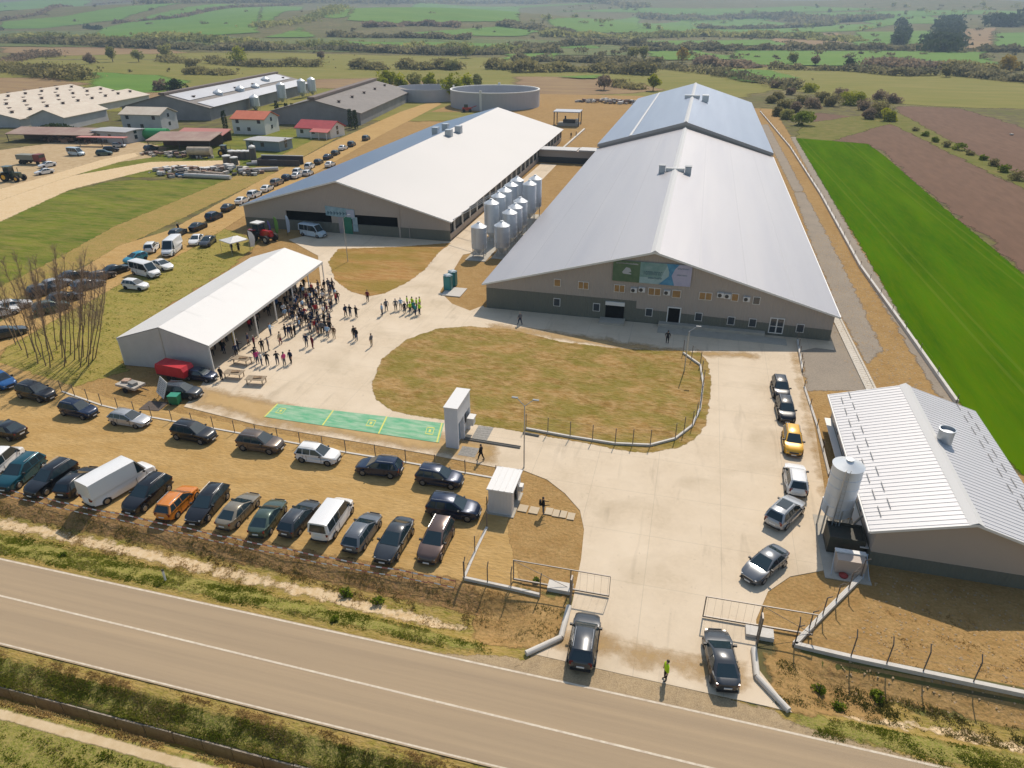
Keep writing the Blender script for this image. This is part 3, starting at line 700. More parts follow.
# banner
bq = [onY(612.5, 281, HY0 - .2), onY(690.5, 286.5, HY0 - .2), onY(692.5, 264.5, HY0 - .2), onY(613.5, 256.5, HY0 - .2)]
bx0, bx1 = (bq[0].x + bq[3].x) / 2, (bq[1].x + bq[2].x) / 2; bz0, bz1 = (bq[0].z + bq[1].z) / 2, (bq[2].z + bq[3].z) / 2
def banner(parent, bx0, bx1, bz0, bz1, Y):
    W_, H_ = bx1 - bx0, bz1 - bz0
    P = lambda u, v: (bx0 + u * W_, bz0 + v * H_)
    c = lambda n, k: mat('banner_' + n, k, .5, (1.2, 4), (.9, .5))
    mb = MB(); mb.exY([P(0, 0), P(1, 0), P(1, 1), P(0, 1)], Y, Y + .05); bn = HB(mb, 'banner', c('pale', [(.25, .38, .38), (.38, .50, .52)]), parent)
    def ad(polys, m, dy):
        q = MB()
        for p in polys: q.exY([P(*t) for t in p], Y - dy - .006, Y - dy)
        o = q.build('banner_print', m); o.parent = bn
    ad([[(0, 0), (.35, 0), (.35, 1), (0, 1)]], c('green', [(.055, .12, .06), (.11, .17, .09)]), .003)
    ad([[(.35, .3), (.62, .3), (.7, 1), (.35, 1)]], c('teal', [(.13, .26, .24), (.25, .36, .36)]), .005)
    ad([[(.60, 0), (.80, 0), (.755, .45), (.79, .78), (.84, 1), (.68, 1), (.72, .62), (.72, .42)]], c('blue', [(.03, .17, .33), (.09, .30, .46)]), .012)
    ad([[(.80, 0), (1, 0), (1, 1), (.84, 1), (.79, .78), (.755, .45)]], c('lilac', [(.38, .37, .50), (.45, .43, .54)]), .014)
    ad([[(.14, .38), (.24, .36), (.24, .42), (.2, .46), (.24, .5), (.22, .66), (.17, .7), (.15, .6), (.12, .45)]], c('emblem', [(.40, .42, .44)]), .016)
    w1 = [[(.04, .86), (.32, .84), (.32, .88), (.04, .9)]]
    g_ = random.Random(3)
    for i in range(16):
        a = .045 + i * .0172; w1.append([(a, .855), (a + .011, .854), (a + .011, .89 + g_.uniform(0, .03)), (a, .895)])
    for r0, n, hh in ((.43, 12, .11), ):
        pass
    ad(w1, c('whiteprint', [(.55, .56, .55)]), .02)
    dk = []
    def word(u0, u1, v0, h, n):
        s = (u1 - u0) / n
        for i in range(n):
            a = u0 + i * s; k = g_.randint(0, 3)
            dk.append([(a, v0), (a + s * .22, v0), (a + s * .22, v0 + h), (a, v0 + h)])
            if k != 1: dk.append([(a + s * .22, v0 + h * .8), (a + s * .75, v0 + h * .8), (a + s * .75, v0 + h), (a + s * .22, v0 + h)])
            if k != 2: dk.append([(a + s * .55, v0), (a + s * .75, v0), (a + s * .75, v0 + h * .78), (a + s * .55, v0 + h * .78)])
            if k == 3: dk.append([(a + s * .22, v0), (a + s * .55, v0), (a + s * .55, v0 + h * .18), (a + s * .22, v0 + h * .18)])
    word(.40, .64, .42, .17, 9); word(.46, .64, .24, .07, 15); word(.82, .97, .78, .06, 14); word(.82, .95, .48, .06, 12)
    k4 = max(1, len(dk) // 4)
    ad(dk, c('print', [(.04, .12, .16)]), .022)
banner(hall, bx0, bx1, bz0, bz1 - .3, HY0 - .2)
# ridge vents
def ridge_vents(parent, x, y, zt):
    for s in (-1, 1):
        mb = MB(); mb.b2(x + s * 2.5 - .6, x + s * 2.5 + .6, y - .8, y + .8, zt - 1.9, zt + .7); HB(mb, 'roof_ventilator', m_steel, parent)
        mb = MB(); mb.b2(x + s * 2.5 - .68, x + s * 2.5 + .68, y - .88, y + .88, zt + .7, zt + .82); HB(mb, 'ventilator_cap', mat('grey_cap', [(.28, .29, .30)], .5), parent)
    mb = MB(); mb.b2(x - 1.8, x + 1.8, y - .25, y + .0, zt - .35, zt + .25); mb.b2(x - 1.8, x + 1.8, y + .35, y + .6, zt - .35, zt + .25); HB(mb, 'duct', m_trim, parent)
v = G(673, 170, 10.0); ridge_vents(hall, HP, v.y, 10.1)
# ---------- rear hall, one storey step higher
RH1 = 323.5
rear = empty('livestock_hall', (HP, HY1, 0), 0, 'rear hall with bluish grey metal roof stepped up behind the nearest hall', 'hall')
mb = MB(); mb.exY([(HX0 - .2, .1), (HX1, .1), (HX1, 4.5), (HP, 11.4), (HX0 - .2, 4.9)], HY1 + .02, HY1 + .3)
mb.b2(HX0 - .2, HX0, HY1 + .3, RH1, 0, 4.85); mb.b2(HX1 - .2, HX1, HY1 + .3, RH1, 0, 4.45)
mb.exY([(HX0 - .2, .1), (HX1, .1), (HX1, 4.5), (HP, 11.4), (HX0 - .2, 4.9)], RH1, RH1 + .2)
HB(mb, 'wall', m_wall, rear)
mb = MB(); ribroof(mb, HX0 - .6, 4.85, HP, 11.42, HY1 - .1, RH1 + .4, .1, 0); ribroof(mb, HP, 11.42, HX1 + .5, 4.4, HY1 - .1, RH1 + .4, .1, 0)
HB(mb, 'roof', mat('rear_roof_sky_tint', [(.27, .31, .38), (.32, .35, .42), (.24, .27, .34)], .36, (.06, .35), (.8, .7), metal=.5, stretch=(1, .06, 1)), rear)  # darker and bluer than the front roof: sky reflection put into the colour
mb = MB(); mb.exY([(HP - .55, 11.42), (HP, 11.6), (HP + .55, 11.42), (HP, 11.78)], HY1 - .15, RH1 + .5); HB(mb, 'ridge_cap', m_ridge, rear)
mb = MB(); mb.exY([(HX0 - .62, 4.15), (HP, 10.75), (HX1 + .52, 3.72), (HX1 + .52, 4.5), (HP, 11.56), (HX0 - .62, 4.95)], HY1 - .2, HY1 - .11); HB(mb, 'verge_trim', mat('taupe_trim', [(.42, .37, .33)], .6), rear)
mb = MB(); zz = 4.85 + (11.42 - 4.85) * .38; xx = HX0 - .6 + (HP - HX0 + .6) * .38
mb.exY([(xx - .35, zz + .02), (xx + .35, zz + .22), (xx + .35, zz + .33), (xx - .35, zz + .13)], HY1, RH1); HB(mb, 'roof_light', m_ridge, rear)
v = G(697, 97, 11.5)
mb = MB(); mb.b2(HP - 2.6, HP + 2.6, v.y - .6, v.y + .6, 11.0, 12.1); HB(mb, 'duct', m_trim, rear)
mb = MB(); mb.b2(HP + 3.4, HP + 5.6, v.y - 3, v.y - .8, 10.2, 12.4); HB(mb, 'roof_ventilator', m_trim, rear)
# ---------- connector between the halls
con = empty('link_building', (-34, 197.8, 0), 0, 'low flat roofed link with dark lower wall between the two big halls', 'building')
mb = MB(); mb.b2(-43, -26.3, 197.8, 202, 1.6, 3.3); HB(mb, 'wall', m_wall, con)
mb = MB(); mb.b2(-43, -26.3, 197.75, 202.05, -.1, 1.6); HB(mb, 'plinth_band', mat('black_band', [(.03, .033, .035)], .6), con)
mb = MB(); mb.b2(-43, -32.2, 197.3, 202.6, 3.3, 3.6); mb.b2(-31.6, -26.5, 197.4, 202.6, 3.3, 3.75); HB(mb, 'roof', m_roofW, con)
con2 = empty('link_building', (-34, 209, 0), 0, 'narrow white roofed passage behind the low link between the halls', 'building')
mb = MB(); mb.b2(-38, -26.7, 208.5, 209.5, 0, 2.2); HB(mb, 'wall', m_wall, con2)
mb = MB(); mb.b2(-38.2, -26.7, 208.2, 209.9, 2.2, 2.4); HB(mb, 'roof', m_roofW, con2)
# ---------- left hall
LX0, LX1, LP, LY0, LY1 = -84.2, -42.1, -63.7, 117.8, 234.5
lh = empty('livestock_hall', (LP, LY0, 0), R(.7), 'wide hall with dazzling white roof and long dark openings facing the marquee', 'hall')
def LB(mb, name, m, parent=None, **k):
    """parts of the turned hall are modelled in its own axes"""
    mb.v = [(a - LP, b - LY0, c) for a, b, c in mb.v]
    return mb.build(name, m, parent or lh, **k)
def pl(px, py): 
    q = onY(px, py, LY0); return q.x, q.z
o1x0, o1z1 = pl(286, 211.5); o1x1, _ = pl(332, 222); o2x0, o2z1 = pl(348, 217); o2x1, _ = pl(398, 230)
zt, zb = 3.75, 1.95
mb = MB()
mb.exY([(LX0, zt), (LX1, zt), (LX1, 3.76), (LP, 9.75), (LX0, 4.2)], LY0, LY0 + .25)
for a, b in ((LX0, o1x0), (o1x1, o2x0), (o2x1, LX1)): mb.b2(a, b, LY0 + .003, LY0 + .25, zb, zt)
mb.b2(LX0, LX0 + .2, LY0 + .25, LY1, 1.6, 4.1); mb.exY([(LX0, 0), (LX1, 0), (LX1, 3.76), (LP, 9.75), (LX0, 4.2)], LY1, LY1 + .2)
LB(mb, 'wall', m_wall)
mb = MB(); mb.b2(LX0 - .02, o1x1, LY0 - .03, LY0 + .25, -.1, zb - .003); mb.b2(o1x1, o2x0, LY0 - .03, LY0 + .25, -.1, zb - .003); mb.b2(o2x0, LX1 + .02, LY0 - .03, LY0 + .25, -.1, zb - .003)
mb.b2(LX0 - .02, LX0 + .2, LY0 + .25, LY1, -.1, 1.597); LB(mb, 'plinth_band', m_band)
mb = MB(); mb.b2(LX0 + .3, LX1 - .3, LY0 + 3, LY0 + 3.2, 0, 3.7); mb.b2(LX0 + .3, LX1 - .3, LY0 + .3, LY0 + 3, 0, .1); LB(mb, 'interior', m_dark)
# open long side: posts with curtain panels
mb = MB(); mb.b2(LX1 - .2, LX1, LY0 + .25, LY1, -.1, 1.2); mb.b2(LX1 - .2, LX1, LY0 + .25, LY1, 3.2, 3.72); LB(mb, 'side_wall', m_wall)
y = LY0 + 3
while y < LY1:
    mb = MB(); mb.b2(LX1 - .18, LX1 + .06, y - .18, y + .18, 1.2, 3.2); y += 5.0; LB(mb, 'side_post', m_trim)
mb = MB(); mb.b2(LX1 - .5, LX1 - .4, LY0 + .5, LY1, 1.2, 3.2); LB(mb, 'curtain', mat('grey_curtain', [(.12, .12, .11), (.05, .05, .05)], .8, (.4,), stretch=(1, 1, .1)))
mb = MB(); ribroof(mb, LX0 - .5, 4.15, LP, 9.82, LY0 - .5, LY1 + .4, .1, 0); LB(mb, 'roof', mat('left_slope_sky_tint', [(.13, .19, .29), (.16, .22, .32)], .35, (.1,), (.7,), metal=.3, stretch=(1, .1, 1)))  # this slope is coloured dark blue to carry its grazing sky reflection
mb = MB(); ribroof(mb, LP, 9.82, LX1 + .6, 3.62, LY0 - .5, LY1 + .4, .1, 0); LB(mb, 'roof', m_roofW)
mb = MB(); mb.exY([(LX0 - .52, 4.0), (LP, 9.68), (LX1 + .62, 3.5), (LX1 + .62, 3.76), (LP, 9.98), (LX0 - .52, 4.3)], LY0 - .58, LY0 - .51); LB(mb, 'verge_trim', m_trim)
px_, _ = pl(399.5, 228)
mb = MB(); mb.b2(px_ - .15, px_ + .15, LY0 - .1, LY0 - .005, 0, 6.1); mb.tube((px_ + 2.0, LY0 - .3, 0), (px_ + 2.0, LY0 - .3, 2.4), .06); LB(mb, 'downpipe', m_wall)
bx0, bzt = pl(325, 205); bx1, bzb = pl(355, 217.5)
hh_ = lh.copy()
for px, py, zt_ in ((421, 134, 0), (431, 131, 0), (438, 137.5, 0), (448.5, 132.5, 0)):
    q = G(px, py, 9.6)
    sx = min(max(q.x, LP - 3), LP + 6); k_ = 0.5
    x = LP + {421: -2.4, 431: -2.0, 438: 2.2, 448.5: 2.6}[px]; y = {421: 180, 431: 187, 438: 177, 448.5: 184}[px]
    mb = MB(); mb.b2(x - .8, x + .8, y - .9, y + .9, 8.6, 10.9); o = LB(mb, 'roof_ventilator', m_steel)
# banner on the left hall
mb = MB(); mb.exY([(bx0, bzb + .1), (bx1, bzb - .35), (bx1, bzt - .5), (bx0, bzt - .1)], LY0 - .1, LY0 - .04); bn = LB(mb, 'banner', mat('banner2', [(.16, .30, .36), (.33, .45, .5)], .5, (.9, 3)))
mb = MB()
for i in range(7):
    a = bx0 + .4 + i * (bx1 - bx0) / 9.5; mb.b2(a, a + .18, LY0 - .13, LY0 - .105, bzb + .3, bzb + .9); mb.b2(a, a + .45, LY0 - .135, LY0 - .131, bzb + .55, bzb + .7)
ox = LB(mb, 'banner_print', mat('banner_print_dark', [(.03, .10, .14)], .5)); ox.parent = bn
mb = MB(); mb.b2(bx1 - 1.6, bx1 - .05, LY0 - .15, LY0 - .14, bzb + .0, bzt - .6); ox = LB(mb, 'banner_print', mat('banner_print_lilac', [(.40, .42, .52)], .5)); ox.parent = bn
# doorway items: green door, poster boards
xg0, _ = pl(346, 237); xg1, _ = pl(353, 237)
mb = MB(); mb.b2(xg0 - 1.1, xg0 - .1, LY0 - .12, LY0 - .035, 0, 3.2); LB(mb, 'door', mat('poster_grey', [(.25, .27, .28), (.4, .3, .3)], .6, (2,)))
mb = MB(); mb.b2(xg0, xg1 + .1, LY0 - .14, LY0 - .035, 0, 3.3); LB(mb, 'door', mat('green_door', [(.02, .20, .12), (.01, .14, .08)], .5, (1,)))
mb = MB(); mb.b2(xg1 + .3, xg1 + 1.3, LY0 - .12, LY0 - .035, .6, 3.3); LB(mb, 'poster', mat('poster_pale', [(.35, .45, .48), (.2, .3, .35)], .5, (2,)))
bpy.data.objects.remove(hh_)

# ---------- small hall on the right
SX0, SX1, SP, SY0, SY1 = 16.3, 28.3, 22.2, 45.4, 66.0
sh = empty('farm_building', (SP, SY0, 0), 0, 'small ribbed white roofed building with steel silo beside it', 'building')
def SB(mb, name, m, **k): return HB(mb, name, m, sh, **k)
mb = MB(); mb.exY([(SX0, 1.25), (SX1, 1.25), (SX1, 3.5), (SP, 5.3), (SX0, 3.5)], SY0, SY0 + .2); mb.exY([(SX0, 0), (SX1, 0), (SX1, 3.5), (SP, 5.3), (SX0, 3.5)], SY1 - .2, SY1)
mb.b2(SX0, SX0 + .2, SY0 + .2, SY1 - .2, 1.25, 3.45); mb.b2(SX1 - .2, SX1, SY0 + .2, SY1 - .2, 1.25, 3.45); SB(mb, 'wall', mat('warm_cladding', [(.44, .36, .295), (.41, .335, .275)], .6, (.3,), (.5,)))
mb = MB(); mb.b2(SX0 - .02, SX1 + .02, SY0 - .02, SY0 + .2, -.1, 1.247); mb.b2(SX0 - .02, SX0 + .2, SY0 + .2, SY1, -.1, 1.247); mb.b2(SX1 - .2, SX1 + .02, SY0 + .2, SY1, -.1, 1.247); SB(mb, 'plinth_band', m_band)
mb = MB(); ribroof(mb, SX0 - .6, 3.42, SP, 5.38, SY0 - .5, SY1 + .3, .08, .5, .03, .08); SB(mb, 'roof', m_roofS)
mb = MB(); ribroof(mb, SP, 5.38, SX1 + .5, 3.4, SY0 - .5, SY1 + .3, .08, .5, .03, .08); SB(mb, 'roof', m_roofS)
mb = MB(); mb.exY([(SP - .5, 5.34), (SP, 5.56), (SP + .5, 5.34), (SP, 5.62)], SY0 - .55, SY1 + .35); SB(mb, 'ridge_cap', m_ridge)
mb = MB(); mb.exY([(SX0 - .62, 3.3), (SP, 5.28), (SX1 + .52, 3.28), (SX1 + .52, 3.5), (SP, 5.5), (SX0 - .62, 3.52)], SY0 - .57, SY0 - .51); SB(mb, 'verge_trim', m_trim)
mb = MB(); mb.b2(SX0 - .74, SX0 - .6, SY0 - .5, SY1 + .3, 3.3, 3.46); SB(mb, 'gutter', m_trim)
for sgn in (-1, 1):
    mb = MB()
    for r_, off in ((.86, 0), (.74, .9)):
        y = SY0 + 1.0 + off
        while y < SY1 - 1:
            xx = SP + sgn * (SP - SX0 + .6) * r_; zz = 5.38 - 1.96 * r_ + .22
            mb.b2(xx - .025, xx + .025, y, y + 1.3, zz - .07, zz - .025); y += 2.2
    SB(mb, 'snow_guards', mat('guard_grey', [(.25, .24, .23)], .6))
for yy in (50.5, 54.5, 58.5, 62.5):
    mb = MB(); mb.b2(SX0 - .06, SX0 - .025, yy - .6, yy + .6, 1.5, 2.6); SB(mb, 'window', m_glass)
mb = MB(); mb.b2(SX0 - .62, SX0 - .02, SY0 + .5, SY1 - .3, 1.05, 1.12); SB(mb, 'side_rail', m_trim)
q = G(946, 444, 5.0)
mb = MB(); mb.lathe([(.55, -.9), (.55, .05), (.62, .1), (.60, 1.5), (.66, 1.55), (.66, 1.65), (.58, 1.66), (.56, 1.4), (0, 1.38)], (q.x - .2, q.y + .1, 4.75), 20); SB(mb, 'roof_ventilator', m_steel, smooth=True)
# ================================================================ VEHICLES
m_tyre = mat('tyre_rubber', [(.018, .018, .018)], .8, spec=.3)
m_rim = mat('alloy_rim', [(.24, .24, .25)], .35, metal=.7)
m_cglass = mat('car_glass', [(.016, .032, .04)], .06, spec=.7)
m_head = mat('headlight_lens', [(.30, .32, .34)], .15, spec=.8)
m_tail = mat('tail_lens', [(.16, .008, .008)], .2, spec=.7)
m_plate = mat('number_plate', [(.7, .7, .68)], .5)
m_black = mat('black_plastic', [(.02, .02, .021)], .55)
m_rail = mat('roof_rail_silver', [(.5, .5, .5)], .35, metal=.6)
def paint(name, c, metal=.25, rough=.28):
    return mat('paint_' + name, [c], rough, metal=metal * .6, spec=.4, coat=.55)
PAINT = {n: paint(n, c, mt) for n, c, mt in (
    ('black', (.012, .013, .016), .2), ('dark_grey', (.045, .05, .057), .4), ('grey', (.13, .14, .155), .5), ('silver', (.40, .41, .42), .5), ('white', (.74, .73, .71), .0),
    ('navy', (.010, .022, .055), .4), ('blue', (.02, .11, .30), .3), ('teal', (.008, .075, .10), .4), ('bright_teal', (.02, .24, .34), .2), ('orange', (.62, .20, .02), .2), ('yellow', (.80, .42, .03), .1),
    ('beige', (.22, .19, .14), .5), ('green', (.055, .085, .065), .5), ('brown', (.115, .075, .062), .5), ('champagne', (.30, .24, .19), .4), ('bronze', (.12, .09, .07), .5), ('red', (.40, .015, .02), .1), ('ice', (.46, .56, .62), .0))}
KIND = {
 # L, W, H, belt z, top-profile rear->front (lower body), greenhouse stations (rear base, rear top, front top, front base), wheel r, axles, flags
 'suv': dict(L=4.6, W=1.88, H=1.68, belt=1.02, top=[(-2.28, .5), (-2.26, .9), (-2.12, 1.04), (.95, 1.06), (1.3, 1.03), (1.95, .92), (2.2, .78), (2.3, .5)], gh=(-2.2, -1.74, .10, 1.12), r=.36, ax=(-1.38, 1.42), rails=1),
 'hatch': dict(L=4.2, W=1.78, H=1.48, belt=.93, top=[(-2.08, .5), (-2.05, .92), (-1.8, .95), (.85, .94), (1.1, .92), (1.8, .78), (2.06, .60), (2.1, .4)], gh=(-2.02, -1.5, -.05, 1.0), r=.32, ax=(-1.27, 1.28), rails=0),
 'sedan': dict(L=4.75, W=1.84, H=1.46, belt=.94, top=[(-2.35, .5), (-2.33, .93), (-2.2, 1.0), (-1.55, 1.0), (.95, .95), (1.25, .93), (2.1, .76), (2.34, .60), (2.37, .4)], gh=(-1.95, -.95, .0, 1.12), r=.33, ax=(-1.42, 1.42), rails=0),
 'estate': dict(L=4.75, W=1.84, H=1.50, belt=.95, top=[(-2.35, .5), (-2.33, .95), (-2.1, 1.0), (.95, .96), (1.25, .93), (2.1, .76), (2.34, .60), (2.37, .4)], gh=(-2.28, -1.72, .0, 1.12), r=.33, ax=(-1.42, 1.42), rails=1),
 'van': dict(L=6.1, W=2.05, H=2.55, belt=1.15, top=[(-3.0, .5), (-3.0, 1.1), (-2.9, 1.2), (1.6, 1.2), (2.0, 1.18), (2.75, 1.0), (2.98, .75), (3.03, .45)], gh=(-2.98, -2.95, 1.2, 2.1), r=.36, ax=(-1.9, 2.0), rails=0, panel=1),
 'minivan': dict(L=4.95, W=1.92, H=1.95, belt=1.08, top=[(-2.45, .5), (-2.45, 1.05), (-2.35, 1.1), (1.3, 1.1), (1.6, 1.08), (2.25, .92), (2.43, .7), (2.47, .45)], gh=(-2.43, -2.32, .85, 1.7), r=.34, ax=(-1.5, 1.55), rails=0),
 'minibus': dict(L=5.6, W=2.0, H=2.3, belt=1.1, top=[(-2.78, .5), (-2.78, 1.05), (-2.7, 1.15), (1.5, 1.15), (1.8, 1.12), (2.5, .98), (2.75, .72), (2.8, .45)], gh=(-2.76, -2.7, 1.0, 1.9), r=.35, ax=(-1.75, 1.75), rails=0),
}
def shrink(q, mu0, mu1, mv0, mv1):
    a, b, c, d = [Vector(t) for t in q]   # a-b bottom, d-c top
    def P(u, v): return a.lerp(b, u).lerp(d.lerp(c, u), v)
    return [P(mu0, mv0), P(1 - mu1, mv0), P(1 - mu1, 1 - mv1), P(mu0, 1 - mv1)]
def panel(mb, q, off, ctr, th=.012, m=0):
    n = (q[1] - q[0]).cross(q[3] - q[0]).normalized()
    if n.dot(sum(q, Vector()) / 4 - ctr) < 0: n = -n
    a = [p + n * off for p in q]; b = [p + n * (off - th) for p in q]
    mb.add(a + b, [(0, 1, 2, 3), (7, 6, 5, 4), (0, 4, 5, 1), (1, 5, 6, 2), (2, 6, 7, 3), (3, 7, 4, 0)], m)
CARS = {}
def car_parts(kind):
    if kind in CARS: return CARS[kind]
    K = KIND[kind]; L_, W_, H_, bt = K['L'], K['W'], K['H'], K['belt']; r = K['r']; parts = []
    hw = W_ / 2
    # lower body
    top = K['top']; sill = .24
    prof = []
    xr, xf = top[0][0], top[-1][0]
    prof.append((xr + .06, .32))
    for ax in K['ax']:
        ra = r + .055
        for k in range(9):
            t = math.pi - math.pi * k / 8
            prof.append((ax + ra * math.cos(t), max(sill, r + ra * math.sin(t)) if 0 < k < 8 else sill))
    prof.append((xf - .06, .28))
    prof += list(reversed(top))
    n = len(prof)
    cx = (xr + xf) / 2
    rings = [(-1, .055, .0), (-.975, .018, .02), (-.86, 0, .0), (-.5, 0, 0), (.5, 0, 0), (.86, 0, 0), (.975, .018, .02), (1, .055, 0)]
    vs = []
    for yf, dz, _ in rings:
        for (x, z) in prof:
            zz = z - dz * (1 if z > .6 else 0) * (1.6 if abs(yf) == 1 else 1)
            xx = cx + (x - cx) * (1 - dz * .6)
            e = abs(x - cx) / (xf - cx)
            pull = {.5: .0, .86: .075, .975: .15, 1: .22}[abs(yf)] * max(0, (e - .72) / .28) ** 1.5
            xx -= math.copysign(pull, x - cx)
            wy = hw * yf * (1 - .24 * (max(0, e - .55) / .45) ** 2.2) * (1 - .05 * max(0, (.55 - z)) / .3) * (1 - .06 * max(0, z - .75) / .4)
            vs.append((xx, wy, zz))
    fs = []
    for k in range(len(rings) - 1):
        for i in range(n):
            fs.append((k * n + i, k * n + (i + 1) % n, (k + 1) * n + (i + 1) % n, (k + 1) * n + i))
    fs.append(tuple(range(n - 1, -1, -1))); fs.append(tuple(range(7 * n, 8 * n)))
    b = MB(); b.add(vs, fs)
    # greenhouse (roof and pillars)
    rb, rt, ft, fb = K['gh']; wb = hw * .93; wr = hw * (.70 if H_ < 1.8 else .80 if H_ < 2.1 else .86)
    zb = bt - .02
    def st(x, zr, w_):
        return [(x, -wb * (1 if w_ else .97), zb), (x, -w_, zr - .07), (x, -w_ * .86, zr - .012), (x, 0, zr), (x, w_ * .86, zr - .012), (x, w_, zr - .07), (x, wb, zb)]
    S = [st(rt, H_ - .035, wr), st((rt * .6 + ft * .4), H_, wr), st(ft, H_ - .03, wr)]
    xs0 = [(rb, -wb, zb), (rb, wb, zb)]; xs1 = [(fb, -wb, zb), (fb, wb, zb)]
    def base(x, w_, s): return [(x, -w_, zb), (x, -w_ * .98, zb + .001), (x, -w_ * .5, zb + .002), (x, 0, zb + .002), (x, w_ * .5, zb + .002), (x, w_ * .98, zb + .001), (x, w_, zb)]
    A = [base(rb, wb * .93, 1)] + S + [base(fb, wb * .9, 1)]
    # bulge the screens outwards a little
    vs = [p for s_ in A for p in s_]; fs = []
    for k in range(4):
        for i in range(6): fs.append((k * 7 + i, k * 7 + i + 1, (k + 1) * 7 + i + 1, (k + 1) * 7 + i))
    b.add(vs, fs)
    parts.append(('body', b.mesh('body', [PAINT['black']], True, 44), 'paint', -1))
    ctr = Vector((0, 0, bt))
    V3 = Vector
    # screens
    g = MB(); q = [V3((fb, -wb * .9, zb)), V3((fb, wb * .9, zb)), V3((ft, wr * .86, H_ - .042)), V3((ft, -wr * .86, H_ - .042))]
    panel(g, shrink(q, .03, .03, .06, .07), .022, ctr); parts.append(('windscreen', g.mesh('windscreen', [m_cglass]), None, -1))
    g = MB(); q = [V3((rb, -wb * .93, zb)), V3((rb, wb * .93, zb)), V3((rt, wr * .86, H_ - .047)), V3((rt, -wr * .86, H_ - .047))]
    if K.get('panel'):
        pass
    else:
        panel(g, shrink(q, .07, .07, .10, .13), .022, ctr); parts.append(('rear_window', g.mesh('rear_window', [m_cglass]), None, -1))
    # side windows follow the lean of the side
    def sideq(x0, x1, y):
        return [V3((x0, y * wb, zb)), V3((x1, y * wb, zb)), V3((x1, y * wr, H_ - .075)), V3((x0, y * wr, H_ - .075))]
    for y in (-1, 1):
        def sq(u0, u1, f0=0., f1=0.):
            # u in body coordinates along the belt; top ends clipped to the roof
            lo, hi = .10, .93
            def at(x, v, ):
                return V3((x, y * (wb + (wr - wb) * v), zb + (H_ - .075 - zb) * v))
            t0 = max(u0, rt + .06) if f0 else u0; t1 = min(u1, ft + .02) if f1 else u1
            return [at(u0, lo), at(u1, lo), at(t1, hi), at(t0, hi)]
        xm = (rt + ft) / 2 + .1
        if K.get('panel'):
            segs = [(1.15, fb - .22, 0, 1)]
        else:
            x0 = rb + .28 + (.25 if kind == 'sedan' else 0); x1 = fb - .18
            segs = [(x0, xm - .55 if kind in ('suv', 'estate', 'minivan', 'minibus') else xm - .05, 1, 0)]
            if kind in ('suv', 'estate', 'minivan', 'minibus'): segs.append((xm - .48, xm + .28, 0, 0)); segs.append((xm + .35, x1, 0, 1))
            else: segs.append((xm + .02, x1, 0, 1))
        for u0, u1, f0, f1 in segs:
            g = MB(); panel(g, sq(u0, u1, f0, f1), .014, ctr); parts.append(('side_window', g.mesh('side_window', [m_cglass]), None, -1))
    # shut lines, door handles
    for y in (-1, 1):
        for xs_ in ([rb + 1.0, (rt + ft) / 2 + .02, fb - .35] if not K.get('panel') else [.9, 1.9]):
            g = MB(); g.box((xs_, y * hw * .992, .66), (.018, .03, .62)); parts.append(('door_seam', g.mesh('door_seam', [m_black]), None, -1))
    # wheels
    for ax in K['ax']:
        for y in (-1, 1):
            g = MB(); yo = y * (hw - .12)
            g.tube((ax, yo - .11, r), (ax, yo + .11, r), r, n=16)
            parts.append(('wheel', g.mesh('wheel', [m_tyre], True, 50), None, -1)); wi = len(parts) - 1
            g = MB(); g.tube((ax, yo + y * .10, r), (ax, yo + y * .125, r), r * .64, r * .58, n=12)
            parts.append(('rim', g.mesh('rim', [m_rim]), None, wi))
    # lights, plates, mirrors, grille
    zf = [z for x, z in top if x > xf - .4][0] if 0 else .66
    for y in (-1, 1):
        g = MB(); g.box((xf - .23, y * hw * .58, .62 + (bt - .95) * .4), (.2, .28, .09), -y * .5); parts.append(('headlight', g.mesh('headlight', [m_head]), None, -1))
        g = MB(); g.box((xr + (.15 if H_ < 2 else .06), y * hw * .64, .84 + (H_ - 1.5) * .18), (.13, .24, .17 if H_ < 1.6 else .34)); parts.append(('tail_light', g.mesh('tail_light', [m_tail]), None, -1))
        g = MB(); g.box((fb - .42, y * (hw * .93 + .11), bt + .06), (.13, .2, .14)); parts.append(('wing_mirror', g.mesh('wing_mirror', [m_black]), None, -1))
        if K['rails']:
            g = MB(); g.tube((rt + .1, y * wr * .88, H_ + .045), (ft - .15, y * wr * .88, H_ + .05), .022, n=6); parts.append(('roof_rail', g.mesh('roof_rail', [m_rail]), None, -1))
    g = MB(); g.box((xf - .012, 0, .58), (.06, hw * .95, .17)); parts.append(('grille', g.mesh('grille', [m_black]), None, -1))
    g = MB(); g.box((xf - .005, 0, .36), (.07, .48, .1)); parts.append(('number_plate', g.mesh('number_plate', [m_plate]), None, -1))
    g = MB(); g.box((xr + .0, 0, .66), (.05, .5, .11)); parts.append(('number_plate', g.mesh('number_plate', [m_plate]), None, -1))
    for bx_, bz_ in ((xf - .14, .33), (xr + .15, .36)):
        g = MB(); g.box((bx_, 0, bz_), (.30, hw * 1.42, .12)); parts.append(('bumper_trim', g.mesh('bumper_trim', [m_black]), None, -1))
    CARS[kind] = parts
    return parts
def place(parts, root, pm, skip=()):
    os_ = []
    for nm, me, key, par in parts:
        if nm in skip: os_.append(None); continue
        o = bpy.data.objects.new(nm, me); col.objects.link(o)
        o.parent = root if par < 0 else os_[par]
        if par >= 0 and os_[par] is None: o.parent = root
        if key == 'paint':
            o.material_slots[0].link = 'OBJECT'; o.material_slots[0].material = pm
        os_.append(o)
    return os_
